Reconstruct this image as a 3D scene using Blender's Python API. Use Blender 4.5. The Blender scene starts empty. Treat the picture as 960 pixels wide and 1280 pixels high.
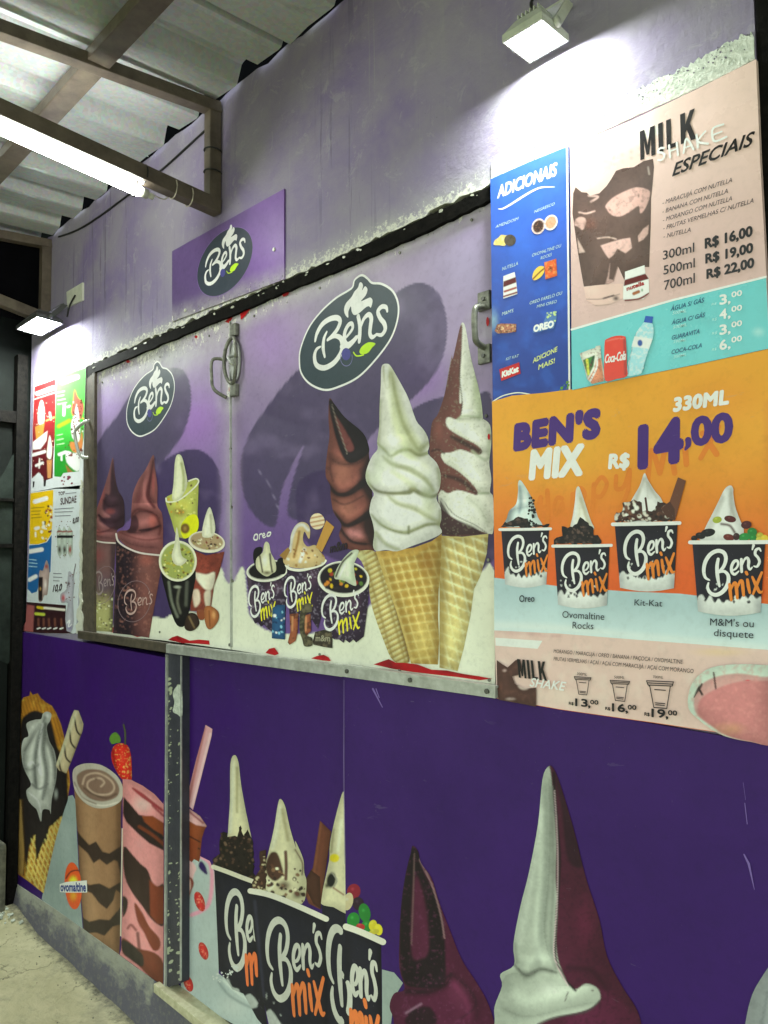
import bpy, bmesh, math, random
import numpy as np
from mathutils import Vector, Matrix, noise as mnoise
from mathutils.geometry import delaunay_2d_cdt

SC = bpy.context.scene
COL = SC.collection
random.seed(7)

# ------------------------------------------------------------------ camera
CAMX = np.array([0.69632886, -0.05367846, -0.71571275])   # world X, Y, Z axes seen from the camera (right, down, forward)
CAMN = np.array([0.71765109, 0.03797036, 0.69536693])
CAMU = np.array([-0.01015035, -0.9978361, 0.06496226])
EYE = np.array([0.0, -1.41, 1.5])
cam = bpy.data.objects.new('camera', bpy.data.cameras.new('camera'))
COL.objects.link(cam)
rot = Matrix(((CAMX[0], -CAMX[1], -CAMX[2]), (CAMN[0], -CAMN[1], -CAMN[2]), (CAMU[0], -CAMU[1], -CAMU[2])))
cam.matrix_world = Matrix.Translation(Vector(EYE)) @ rot.to_4x4()
cam.data.sensor_fit = 'VERTICAL'
cam.data.sensor_height = 36.0
cam.data.lens = 36.0 * 960.0 / 1280.0
cam.data.clip_start = 0.02
cam.data.clip_end = 400.0
SC.camera = cam

# ------------------------------------------------------------------ world (night, dim glow of the street) and exposure
world = bpy.data.worlds.new('World')
SC.world = world
world.use_nodes = True
wn = world.node_tree.nodes
bg = wn['Background']
bg.inputs[0].default_value = (0.82, 0.95, 0.86, 1)
bg.inputs[1].default_value = 1.05
SC.view_settings.view_transform = 'Standard'
SC.view_settings.look = 'None'
SC.view_settings.gamma = 1.0
SC.view_settings.exposure = 0.84
FLOOD_POWER = 225.0
TUBE_POWER = 38.0

# ------------------------------------------------------------------ helpers: points, tags, meshes
def hit(px, py, axis, val):
    r = np.array([px - 480.0, py - 640.0, 960.0])
    w = np.array([r @ CAMX, r @ CAMN, r @ CAMU])
    t = (val - EYE[axis]) / w[axis]
    return Vector(EYE + t * w)

def P(px, py, y=0.0):
    """point of the upright plane Y = y that stands where the drawing point px, py is"""
    return hit(px, py, 1, y)

def PP(pts, y=0.0):
    pts = np.asarray(pts, float)
    r = np.c_[pts[:, 0] - 480.0, pts[:, 1] - 640.0, np.full(len(pts), 960.0)]
    w = np.c_[r @ CAMX, r @ CAMN, r @ CAMU]
    t = (y - EYE[1]) / w[:, 1]
    return EYE + t[:, None] * w

def lin(c):
    c = np.asarray(c, float) / 255.0
    return np.where(c <= 0.04045, c / 12.92, ((c + 0.055) / 1.055) ** 2.4)

GAIN = 1.25
def C(r, g, b, k=1.0):
    c = lin((r, g, b)) * k
    return np.clip((c ** 1.13) * 1.16 * GAIN, 0.002, 0.86)

def tag(o, label=None, cat=None, group=None, kind=None):
    if label: o['label'] = label
    if cat: o['category'] = cat
    if group: o['group'] = group
    if kind: o['kind'] = kind
    return o

def thing(name, label, cat, loc, group=None):
    o = bpy.data.objects.new(name, None)
    o.empty_display_size = 0.05
    COL.objects.link(o)
    o.location = loc
    return tag(o, label, cat, group)

def origin_of(parent):
    v = Vector((0, 0, 0))
    while parent is not None:
        v += parent.location
        parent = parent.parent
    return v

def mesh_obj(name, verts, faces, mat, parent=None, cols=None, wear=None, smooth=False, local=False):
    me = bpy.data.meshes.new(name)
    o0 = Vector((0, 0, 0)) if local else origin_of(parent)
    v = np.asarray([tuple(q) for q in verts], float) - np.array(o0)
    me.from_pydata(v.tolist(), [], [tuple(f) for f in faces])
    if cols is not None:
        a = me.color_attributes.new('Col', 'FLOAT_COLOR', 'POINT')
        c = np.ones((len(v), 4)); c[:, :3] = cols
        a.data.foreach_set('color', c.ravel())
    if wear is not None:
        a = me.attributes.new('wear', 'FLOAT', 'POINT')
        a.data.foreach_set('value', np.asarray(wear, float))
    if smooth:
        me.polygons.foreach_set('use_smooth', [True] * len(me.polygons))
    me.materials.append(mat)
    me.update()
    o = bpy.data.objects.new(name, me)
    COL.objects.link(o)
    if parent is not None: o.parent = parent
    return o

# ------------------------------------------------------------------ materials
def new_mat(name):
    m = bpy.data.materials.new(name)
    m.use_nodes = True
    nt = m.node_tree
    return m, nt, nt.nodes['Principled BSDF']

def nd(nt, typ, **kw):
    n = nt.nodes.new(typ)
    for k, v in kw.items(): setattr(n, k, v)
    return n

def noise_node(nt, scale, detail=4, rough=0.55, vec=None, dist=0.0):
    n = nd(nt, 'ShaderNodeTexNoise')
    n.inputs['Scale'].default_value = scale
    n.inputs['Detail'].default_value = detail
    n.inputs['Roughness'].default_value = rough
    n.inputs['Distortion'].default_value = dist
    if vec is not None: nt.links.new(vec, n.inputs['Vector'])
    return n

def ramp(nt, fac, stops):
    r = nd(nt, 'ShaderNodeValToRGB')
    e = r.color_ramp.elements
    while len(e) < len(stops): e.new(0.5)
    for i, (p, c) in enumerate(stops):
        e[i].position = p
        e[i].color = (c, c, c, 1) if np.isscalar(c) else (*c, 1)
    nt.links.new(fac, r.inputs[0])
    return r.outputs[0]

def mix(nt, fac, a, b, mode='MIX'):
    n = nd(nt, 'ShaderNodeMix', data_type='RGBA', blend_type=mode)
    if hasattr(fac, 'is_linked'): nt.links.new(fac, n.inputs[0])
    else: n.inputs[0].default_value = fac
    for s, v in ((6, a), (7, b)):
        if hasattr(v, 'is_linked'): nt.links.new(v, n.inputs[s])
        else: n.inputs[s].default_value = (*v, 1)
    return n.outputs[2]

def math_n(nt, op, a, b=None):
    n = nd(nt, 'ShaderNodeMath', operation=op)
    for s, v in ((0, a), (1, b)):
        if v is None: continue
        if hasattr(v, 'is_linked'): nt.links.new(v, n.inputs[s])
        else: n.inputs[s].default_value = v
    return n.outputs[0]

def bump(nt, bsdf, h, strength=0.3, dist=0.01):
    b = nd(nt, 'ShaderNodeBump')
    b.inputs['Strength'].default_value = strength
    b.inputs['Distance'].default_value = dist
    nt.links.new(h, b.inputs['Height'])
    nt.links.new(b.outputs[0], bsdf.inputs['Normal'])

def wpos(nt, scale=(1, 1, 1)):
    g = nd(nt, 'ShaderNodeNewGeometry')
    m = nd(nt, 'ShaderNodeMapping')
    m.inputs['Scale'].default_value = scale
    nt.links.new(g.outputs['Position'], m.inputs[0])
    return m.outputs[0]

def print_mat(name, rough=0.34, worn=True, grime=0.10, spec=0.5, wavy=0.0):
    """vinyl print: colour comes from the printed colour attribute, with fine dirt, scratches and wear"""
    m, nt, b = new_mat(name)
    at = nd(nt, 'ShaderNodeVertexColor', layer_name='Col')
    v = wpos(nt)
    n1 = noise_node(nt, 3.5, 6, 0.65, v)
    n2 = noise_node(nt, 60, 5, 0.7, v)
    c = mix(nt, 1.0, at.outputs[0], ramp(nt, n1.outputs[0], [(0.3, 1 - grime * 1.6), (0.62, 1.0)]), 'MULTIPLY')
    c = mix(nt, 1.0, c, ramp(nt, n2.outputs[0], [(0.30, 1 - grime), (0.5, 1.0)]), 'MULTIPLY')
    # tiny pale scuffs
    vs = wpos(nt, (1, 1, 0.45))
    n3 = noise_node(nt, 190, 3, 0.6, vs)
    n4 = noise_node(nt, 2.3, 3, 0.6, v)
    s = math_n(nt, 'MULTIPLY', ramp(nt, n3.outputs[0], [(0.70, 0.0), (0.75, 0.9)]), ramp(nt, n4.outputs[0], [(0.46, 0.0), (0.75, 0.45)]))
    n10 = noise_node(nt, 26, 4, 0.6, wpos(nt, (0.35, 1, 1.6)), 0.8)
    lng = math_n(nt, 'MULTIPLY', ramp(nt, n10.outputs[0], [(0.69, 0.0), (0.70, 0.14)]), ramp(nt, n4.outputs[0], [(0.45, 0.0), (0.6, 1.0)]))
    c = mix(nt, lng, c, (0.34, 0.32, 0.38))
    c = mix(nt, s, c, (0.34, 0.33, 0.36))
    rr = ramp(nt, n1.outputs[0], [(0.3, rough + 0.18), (0.7, rough - 0.04)])
    if worn:
        w = nd(nt, 'ShaderNodeAttribute', attribute_name='wear')
        n5 = noise_node(nt, 85, 6, 0.75, v)
        n6 = noise_node(nt, 14, 5, 0.7, v)
        soft = math_n(nt, 'MULTIPLY', w.outputs[2], ramp(nt, n6.outputs[0], [(0.32, 0.25), (0.62, 0.95)]))
        c = mix(nt, soft, c, (0.50, 0.50, 0.46))
        th = math_n(nt, 'ADD', n5.outputs[0], math_n(nt, 'MULTIPLY', w.outputs[2], 0.17))
        sp = ramp(nt, th, [(0.70, 0.0), (0.725, 0.9)])
        c = mix(nt, sp, c, (0.10, 0.095, 0.085))
        th2 = math_n(nt, 'ADD', noise_node(nt, 40, 6, 0.75, wpos(nt, (1.3, 1, 0.8))).outputs[0], math_n(nt, 'MULTIPLY', w.outputs[2], 0.24))
        c = mix(nt, ramp(nt, th2, [(0.735, 0.0), (0.755, 1.0)]), c, (0.70, 0.70, 0.62))
    nt.links.new(c, b.inputs['Base Color'])
    nt.links.new(rr, b.inputs['Roughness'])
    b.inputs['Specular IOR Level'].default_value = spec
    h = noise_node(nt, 7, 3, 0.5, v)
    bump(nt, b, h.outputs[0], 0.10 + wavy, 0.02)
    return m

def simple_mat(name, col, rough=0.5, metal=0.0, n_scale=20, amt=0.25, bump_s=0.1, col2=None, emit=None, power=0):
    m, nt, b = new_mat(name)
    v = wpos(nt)
    n1 = noise_node(nt, n_scale, 6, 0.65, v)
    if col2 is None: col2 = tuple(np.array(col) * (1 - amt))
    c = mix(nt, ramp(nt, n1.outputs[0], [(0.35, 0.0), (0.65, 1.0)]), tuple(col), tuple(col2))
    nt.links.new(c, b.inputs['Base Color'])
    b.inputs['Roughness'].default_value = rough
    b.inputs['Metallic'].default_value = metal
    if bump_s: bump(nt, b, noise_node(nt, n_scale * 3, 5, 0.6, v).outputs[0], bump_s, 0.005)
    if emit is not None:
        b.inputs['Emission Color'].default_value = (*emit, 1)
        b.inputs['Emission Strength'].default_value = power
    return m

M = {}
M['vinyl'] = print_mat('vinyl_print', 0.42, True, 0.12, 0.28)
M['vinyl_clean'] = print_mat('vinyl_print_clean', 0.34, False, 0.08, 0.35)
M['paper'] = print_mat('poster_print', 0.22, False, 0.06, 0.6, 0.05)

# ------------------------------------------------------------------ helpers: drawing printed shapes
def cr(pts, closed=True, n=8):
    """smooth curve through points (Catmull-Rom)"""
    p = np.asarray(pts, float); N = len(p); out = []
    rng = range(N) if closed else range(N - 1)
    for i in rng:
        if closed: a, b, c, d = p[(i - 1) % N], p[i], p[(i + 1) % N], p[(i + 2) % N]
        else: a, b, c, d = p[max(i - 1, 0)], p[i], p[i + 1], p[min(i + 2, N - 1)]
        for k in range(n):
            t = k / n
            out.append(0.5 * ((2 * b) + (c - a) * t + (2 * a - 5 * b + 4 * c - d) * t * t + (3 * b - a - 3 * c + d) * t ** 3))
    if not closed: out.append(p[-1])
    return np.array(out)

def ell(cx, cy, rx, ry, ang=0, n=36, a0=0, a1=360):
    t = np.radians(np.linspace(a0, a1, n, endpoint=(a1 - a0) < 360))
    x, y = rx * np.cos(t), ry * np.sin(t)
    a = math.radians(ang)
    return np.c_[cx + x * math.cos(a) - y * math.sin(a), cy + x * math.sin(a) + y * math.cos(a)]

def Z(x0, y0, s, pts):
    """points read off an enlarged detail"""
    p = np.asarray(pts, float)
    return np.c_[x0 + p[:, 0] / s, y0 + p[:, 1] / s]

def inside(poly, pts):
    x, y = pts[:, 0], pts[:, 1]
    r = np.zeros(len(pts), bool)
    a = poly; b = np.roll(poly, -1, 0)
    for (x1, y1), (x2, y2) in zip(a, b):
        if y1 == y2: continue
        c = ((y1 > y) != (y2 > y)) & (x < (x2 - x1) * (y - y1) / (y2 - y1) + x1)
        r ^= c
    return r

def dist_line(line, pts, closed=False, widths=None):
    L = np.asarray(line, float)
    if closed: L = np.vstack([L, L[:1]])
    best = np.full(len(pts), 1e9); bw = np.zeros(len(pts))
    for i in range(len(L) - 1):
        a, b = L[i], L[i + 1]
        d = b - a; q = d @ d
        t = np.clip(((pts - a) @ d) / (q if q > 0 else 1), 0, 1)
        e = np.hypot(*(pts - a - t[:, None] * d).T)
        if widths is not None:
            w = widths[i] * (1 - t) + widths[i + 1] * t
            e = e - w
        best = np.minimum(best, e)
    return best

def sstep(x): x = np.clip(x, 0, 1); return x * x * (3 - 2 * x)

def vnoise(pts, scale, seed=0, octaves=3):
    p = pts / scale; out = np.zeros(len(pts)); amp = 1; tot = 0
    for o in range(octaves):
        q = p * (2 ** o) + seed * 17.3 + o * 5.1
        i = np.floor(q).astype(np.int64); f = q - i; f = f * f * (3 - 2 * f)
        def h(ix, iy):
            s = np.sin(ix * 127.1 + iy * 311.7 + seed * 74.7) * 43758.5453
            return s - np.floor(s)
        a = h(i[:, 0], i[:, 1]); b = h(i[:, 0] + 1, i[:, 1]); c = h(i[:, 0], i[:, 1] + 1); d = h(i[:, 0] + 1, i[:, 1] + 1)
        v = (a * (1 - f[:, 0]) + b * f[:, 0]) * (1 - f[:, 1]) + (c * (1 - f[:, 0]) + d * f[:, 0]) * f[:, 1]
        out += v * amp; tot += amp; amp *= 0.55
    return out / tot

# paint operations on printed pictures: each takes (pts, col) and returns col
def o_poly(poly, c, soft=1.5, a=1.0):
    poly = np.asarray(poly, float)
    def f(p, col):
        lo, hi = poly.min(0) - soft, poly.max(0) + soft
        m = np.all((p >= lo) & (p <= hi), 1)
        if not m.any(): return col
        q = p[m]
        d = dist_line(poly, q, True); d = np.where(inside(poly, q), d, -d)
        k = (sstep(d / soft + 0.5) * a)[:, None]
        col[m] = col[m] * (1 - k) + np.asarray(c) * k
        return col
    return f

def o_line(line, w, c, soft=1.5, a=1.0, sm=True):
    line = cr(line, False, 5) if sm and len(line) > 2 else np.asarray(line, float)
    ws = None
    if not np.isscalar(w):
        ws = np.interp(np.linspace(0, 1, len(line)), np.linspace(0, 1, len(w)), np.asarray(w, float) / 2)
    def f(p, col):
        mw = (w if np.isscalar(w) else max(w)) + soft
        lo, hi = line.min(0) - mw, line.max(0) + mw
        m = np.all((p >= lo) & (p <= hi), 1)
        if not m.any(): return col
        if ws is None: d = dist_line(line, p[m]) - w / 2
        else: d = dist_line(line, p[m], widths=ws)
        k = (sstep(0.5 - d / soft) * a)[:, None]
        col[m] = col[m] * (1 - k) + np.asarray(c) * k
        return col
    return f

def o_blob(cx, cy, rx, ry, c, a=1.0, ang=0, hard=0.0):
    def f(p, col):
        t = math.radians(ang)
        x = (p[:, 0] - cx) * math.cos(t) + (p[:, 1] - cy) * math.sin(t)
        y = -(p[:, 0] - cx) * math.sin(t) + (p[:, 1] - cy) * math.cos(t)
        r = np.sqrt((x / rx) ** 2 + (y / ry) ** 2)
        k = (sstep((1 - r) / max(1e-3, 1 - hard)) * a)[:, None]
        return col * (1 - k) + np.asarray(c) * k
    return f

def o_grad(p0, p1, c0, c1, a=1.0):
    p0, p1 = np.array(p0, float), np.array(p1, float)
    def f(p, col):
        d = p1 - p0
        t = sstep(((p - p0) @ d) / (d @ d))[:, None]
        return col * (1 - a) + (np.asarray(c0) * (1 - t) + np.asarray(c1) * t) * a
    return f

def o_noise(scale, c, lo=0.5, hi=0.7, a=1.0, seed=0, octv=3):
    def f(p, col):
        k = (sstep((vnoise(p, scale, seed, octv) - lo) / (hi - lo)) * a)[:, None]
        return col * (1 - k) + np.asarray(c) * k
    return f

def o_mask(poly, ops, soft=1.5):
    poly = np.asarray(poly, float)
    def f(p, col):
        d = dist_line(poly, p, True); d = np.where(inside(poly, p), d, -d)
        k = sstep(d / soft + 0.5)[:, None]
        new = col.copy()
        for o in ops: new = o(p, new)
        return col * (1 - k) + new * k
    return f

def o_fold(line, up_w, up_a, dn_w, dn_a, dark=None, hi=0.18, sm=True):
    """a fold in a printed swirl: the roll above turns away softly, a crisp tone starts under its edge"""
    L = cr(line, False, 5) if sm and len(line) > 2 else np.asarray(line, float)
    dk = np.asarray(dark if dark is not None else (0.10, 0.09, 0.06))
    def f(p, col):
        m_ = max(up_w, dn_w) * 1.2
        lo, hi_ = L.min(0) - m_, L.max(0) + m_
        m = np.all((p >= lo) & (p <= hi_), 1)
        if not m.any(): return col
        q = p[m]; best = np.full(len(q), 1e9); sg = np.zeros(len(q)); tt = np.zeros(len(q))
        N = len(L) - 1
        for i in range(N):
            a, b = L[i], L[i + 1]; d = b - a; qq = d @ d
            if qq == 0: continue
            t = np.clip(((q - a) @ d) / qq, 0, 1); e = q - a - t[:, None] * d
            r = np.hypot(e[:, 0], e[:, 1]); c = d[0] * (q[:, 1] - a[1]) - d[1] * (q[:, 0] - a[0])
            u = r < best
            best = np.where(u, r, best); sg = np.where(u, np.sign(c), sg); tt = np.where(u, (i + t) / N, tt)
        end = sstep(np.minimum(tt, 1 - tt) * 5 + 0.12)
        dn = np.where(sg > 0, np.clip(1 - best / dn_w, 0, 1) ** 1.6, 0) * dn_a * end
        up = np.where(sg <= 0, np.clip(1 - best / up_w, 0, 1) ** 1.3, 0) * up_a * end
        k = np.clip(dn + up, 0, 1)[:, None]
        h = (np.where(sg <= 0, np.exp(-((best - up_w * 1.25) / (up_w * .5)) ** 2), 0) * hi * end)[:, None]
        c0 = col[m]; c0 = c0 * (1 - k) + np.minimum(dk, c0) * k
        col[m] = c0 * (1 + h)
        return col
    return f

LAYER = {}
def next_depth(board, depth):
    k = LAYER.get(board.name, 0) + 1
    LAYER[board.name] = k
    return depth - 0.00007 * k

def cdt(verts, faces):
    ff = []
    for f in faces:                      # outlines must run counter-clockwise
        q = np.array([verts[i] for i in f], float)
        ar = np.sum(q[:, 0] * np.roll(q[:, 1], -1) - np.roll(q[:, 0], -1) * q[:, 1])
        ff.append(list(f) if ar > 0 else list(f)[::-1])
    faces = ff
    vs, _, fs, _, _, of = delaunay_2d_cdt([Vector((float(a), float(b))) for a, b in verts], [], faces, 0, 1e-6)
    fs = [f for f, o in zip(fs, of) if o]
    used = sorted({i for f in fs for i in f}); mp = {u: i for i, u in enumerate(used)}
    return np.array([[vs[u][0], vs[u][1]] for u in used]), [tuple(mp[i] for i in f) for f in fs]

def grid_in(poly, sp):
    lo, hi = poly.min(0), poly.max(0)
    xs = np.arange(lo[0] + sp * 0.5, hi[0], sp); ys = np.arange(lo[1] + sp * 0.5, hi[1], sp * 0.87)
    g = np.array([[x + (sp / 2 if j % 2 else 0), y] for j, y in enumerate(ys) for x in xs])
    if len(g) == 0: return g
    g = g[inside(poly, g)]
    if len(g) == 0: return g
    return g[dist_line(poly, g, True) > sp * 0.45]

def resample(poly, sp):
    out = []
    for a, b in zip(poly, np.roll(poly, -1, 0)):
        n = max(1, int(np.hypot(*(b - a)) / sp))
        for k in range(n): out.append(a + (b - a) * k / n)
    return np.array(out)

PHOTO = {'printed_swirl', 'printed_cone', 'printed_cup', 'printed_shake', 'printed_cream', 'printed_waffle', 'printed_crumbs', 'printed_cake', 'printed_strawberry', 'printed_nut', 'printed_tub', 'printed_bowl', 'printed_wafer_roll', 'printed_wafer', 'printed_sachet', 'printed_bar'}
def picture(name, board, poly, depth, base, ops=(), sp=3.0, mat='vinyl', wear=None, label=None, layer=True, rough_edge=0.0):
    """one printed picture on a board: a sheet with its outline, finely divided, each point carrying its printed colour"""
    sp = sp * 0.8
    poly = resample(np.asarray(poly, float), sp * 1.2)
    if rough_edge:
        poly = poly + (np.c_[vnoise(poly, 5, 3), vnoise(poly, 5, 9)] - 0.5) * 2 * rough_edge
    g = grid_in(poly, sp)
    vv = np.vstack([poly, g]) if len(g) else poly
    v, f = cdt(vv, [list(range(len(poly)))])
    col = np.tile(np.asarray(base, float), (len(v), 1))
    for o in ops: col = o(v, col)
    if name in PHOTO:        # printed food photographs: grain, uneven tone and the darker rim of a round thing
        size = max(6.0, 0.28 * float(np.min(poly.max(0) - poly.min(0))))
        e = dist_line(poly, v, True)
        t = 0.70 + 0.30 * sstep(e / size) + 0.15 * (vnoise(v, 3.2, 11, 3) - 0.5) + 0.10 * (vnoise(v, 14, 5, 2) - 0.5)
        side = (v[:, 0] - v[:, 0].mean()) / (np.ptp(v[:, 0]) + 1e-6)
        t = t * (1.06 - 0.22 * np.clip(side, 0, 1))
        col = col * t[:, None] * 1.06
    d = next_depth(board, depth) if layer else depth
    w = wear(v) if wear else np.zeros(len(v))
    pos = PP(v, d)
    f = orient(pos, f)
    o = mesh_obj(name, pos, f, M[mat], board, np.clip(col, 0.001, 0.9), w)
    if label: o['label'] = label
    return o

def orient(pos, faces, toward=(0, -1, 0)):
    if not len(faces): return faces
    a, b, c = (np.array(pos[i]) for i in faces[0][:3])
    n = np.cross(b - a, c - a)
    return faces if n @ np.array(toward) > 0 else [tuple(reversed(f)) for f in faces]

def slab(name, poly, y0, y1, mat, parent=None, col=None, sp=None, wear=None, ops=(), label=None):
    """a board cut to an outline, front at y0, back at y1"""
    poly = np.asarray(poly, float)
    if sp: poly = resample(poly, sp)
    g = grid_in(poly, sp) if sp else np.zeros((0, 2))
    v, f = cdt(np.vstack([poly, g]) if len(g) else poly, [list(range(len(poly)))])
    front = PP(v, y0); f = orient(front, f)
    back = front + np.array([0, y1 - y0, 0])
    n = len(v)
    # rim from boundary edges
    ed = {}
    for t in f:
        for i in range(len(t)):
            e = (t[i], t[(i + 1) % len(t)])
            ed[e] = 1
    rim = [(b, a, a + n, b + n) for a, b in ed if (b, a) not in ed]
    faces = list(f) + [tuple(i + n for i in reversed(t)) for t in f] + rim
    cc = None; ww = None
    if col is not None:
        k = np.tile(np.asarray(col, float), (n, 1))
        for o in ops: k = o(v, k)
        cc = np.clip(np.vstack([k, k]), 0.001, 0.9)
        w = wear(v) if wear else np.zeros(n)
        ww = np.r_[w, w]
    o = mesh_obj(name, np.vstack([front, back]), faces, M[mat] if isinstance(mat, str) else mat, parent, cc, ww)
    if label: o['label'] = label
    return o

def ribbon(line, w):
    """outline pieces of a brush stroke"""
    L = np.asarray(line, float); n = len(L)
    ws = np.full(n, w / 2.0) if np.isscalar(w) else np.interp(np.linspace(0, 1, n), np.linspace(0, 1, len(w)), np.asarray(w, float)) / 2
    polys = []
    for i in range(n - 1):
        d = L[i + 1] - L[i]; q = np.hypot(*d)
        if q < 1e-9: continue
        nn = np.array([-d[1], d[0]]) / q
        polys.append(np.array([L[i] + nn * ws[i], L[i] - nn * ws[i], L[i + 1] - nn * ws[i + 1], L[i + 1] + nn * ws[i + 1]]))
    for i in range(n):
        if ws[i] > 1e-6: polys.append(ell(L[i][0], L[i][1], ws[i], ws[i], 0, 10))
    return polys

def flat_polys(name, board, polys, depth, color, mat='vinyl', label=None, tocoord=None, ops=None):
    """pieces of flat print, joined where they overlap; outline pieces in drawing points, or in wall metres (tocoord='wall')"""
    vs, fs = [], []
    for p in polys:
        fs.append(list(range(len(vs), len(vs) + len(p)))); vs += [tuple(q) for q in p]
    v, f = cdt(vs, fs)
    if not len(f): return None
    d = next_depth(board, depth)
    if tocoord == 'wall': pos = np.c_[v[:, 0], np.full(len(v), d), v[:, 1]]
    else: pos = PP(v, d)
    col = np.tile(np.asarray(color, float), (len(v), 1))
    if ops:
        for o in ops: col = o(v, col)
    f = orient(pos, f)
    o = mesh_obj(name, pos, f, M[mat], board, np.clip(col, 0.001, 0.9), np.zeros(len(v)))
    if label: o['label'] = label
    return o

def chips(name, board, polys, depth, color, mat='vinyl_clean'):
    """many tiny flakes of one kind, joined as one part of kind stuff"""
    V, F = [], []
    for i, p in enumerate(polys):
        q = PP(np.asarray(p, float), depth - 0.0003 - 0.00002 * (i % 40)); k = len(V)
        V += q.tolist(); F.append(tuple(range(k, k + len(q))))
    F = [orient(V, [f])[0] for f in F]
    o = mesh_obj(name, V, F, M[mat], board, np.tile(np.asarray(color, float), (len(V), 1)), np.zeros(len(V)))
    o['kind'] = 'stuff'
    return o

def wall2(p, y):
    q = P(p[0], p[1], y); return np.array([q.x, q.z])

def affine(bl, br, tl, y):
    o = wall2(bl, y); return o, wall2(br, y) - o, wall2(tl, y) - o

def draw_strokes(name, board, strokes, bl, br, tl, depth, color, mat='vinyl', n=6):
    """strokes: list of (points in a unit box, width as fraction of the box height)"""
    o, ux, uy = affine(bl, br, tl, depth)
    hgt = np.hypot(*uy); polys = []
    for pts, w in strokes:
        q = cr(pts, False, n) if len(pts) > 2 else np.asarray(pts, float)
        q = o + q[:, :1] * ux + q[:, 1:] * uy
        polys += ribbon(q, np.asarray(w) * hgt if not np.isscalar(w) else w * hgt)
    return flat_polys(name, board, polys, depth, color, mat, tocoord='wall')

def text_mesh(body, bold=0.0, shear=0.0, spacing=1.0):
    cu = bpy.data.curves.new('t', 'FONT')
    cu.body = body; cu.offset = bold; cu.shear = shear; cu.space_character = spacing
    cu.resolution_u = 3
    cu.fill_mode = 'FRONT'
    ob = bpy.data.objects.new('t', cu); COL.objects.link(ob)
    me = bpy.data.meshes.new_from_object(ob)
    v = np.array([tuple(q.co) for q in me.vertices])[:, :2] if len(me.vertices) else np.zeros((0, 2))
    f = [tuple(p.vertices) for p in me.polygons]
    bpy.data.objects.remove(ob); bpy.data.curves.remove(cu); bpy.data.meshes.remove(me)
    return v, f

# ------------------------------------------------------------------ helpers: solid shapes
def box_geo(c, s, R=None):
    c = np.array(c, float); s = np.array(s, float) / 2
    v = np.array([[x, y, z] for x in (-1, 1) for y in (-1, 1) for z in (-1, 1)], float) * s
    if R is not None: v = v @ np.array(R).T
    return (v + c).tolist(), [(0, 1, 3, 2), (4, 6, 7, 5), (0, 4, 5, 1), (2, 3, 7, 6), (0, 2, 6, 4), (1, 5, 7, 3)]

def beam_geo(a, b, w, h, up=(0, 0, 1)):
    a, b = np.array(a, float), np.array(b, float)
    d = b - a; L = np.linalg.norm(d); d /= L
    if abs(d @ np.array(up, float)) > .97: up = (0, 1, 0)
    s = np.cross(d, up); s /= np.linalg.norm(s); u = np.cross(s, d)
    v = []
    for p in (a, b):
        for i, j in ((-1, -1), (1, -1), (1, 1), (-1, 1)): v.append(p + s * i * w / 2 + u * j * h / 2)
    return [tuple(q) for q in v], [(0, 3, 2, 1), (4, 5, 6, 7), (0, 1, 5, 4), (1, 2, 6, 5), (2, 3, 7, 6), (3, 0, 4, 7)]

def tube_geo(pts, r, n=10, cap=True):
    pts = [np.array(p, float) for p in pts]; V, F = [], []
    rs = [r] * len(pts) if np.isscalar(r) else r
    ref = np.array([0.3, 0.2, 0.93])
    for i, p in enumerate(pts):
        d = pts[min(i + 1, len(pts) - 1)] - pts[max(i - 1, 0)]; d = d / (np.linalg.norm(d) + 1e-12)
        s = np.cross(d, ref); s /= np.linalg.norm(s) + 1e-12; u = np.cross(s, d)
        for k in range(n):
            a = 2 * math.pi * k / n
            V.append(tuple(p + rs[i] * (s * math.cos(a) + u * math.sin(a))))
    for i in range(len(pts) - 1):
        for k in range(n):
            a, b = i * n + k, i * n + (k + 1) % n
            F.append((a, b, b + n, a + n))
    if cap:
        F.append(tuple(range(n - 1, -1, -1))); F.append(tuple(range((len(pts) - 1) * n, len(pts) * n)))
    return V, F

def join(*geos):
    V, F = [], []
    for v, f in geos:
        k = len(V); V += list(v); F += [tuple(i + k for i in t) for t in f]
    return V, F

def solid(name, geo, mat, parent=None, bevel=0.0, smooth=False, label=None):
    o = mesh_obj(name, geo[0], geo[1], M[mat] if isinstance(mat, str) else mat, parent)
    me = o.data
    bm = bmesh.new(); bm.from_mesh(me)
    bmesh.ops.recalc_face_normals(bm, faces=bm.faces)
    if bevel: bmesh.ops.bevel(bm, geom=bm.edges[:], offset=bevel, segments=2, affect='EDGES', profile=0.7)
    bm.to_mesh(me); bm.free()
    if smooth: me.polygons.foreach_set('use_smooth', [True] * len(me.polygons))
    if label: o['label'] = label
    return o

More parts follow.
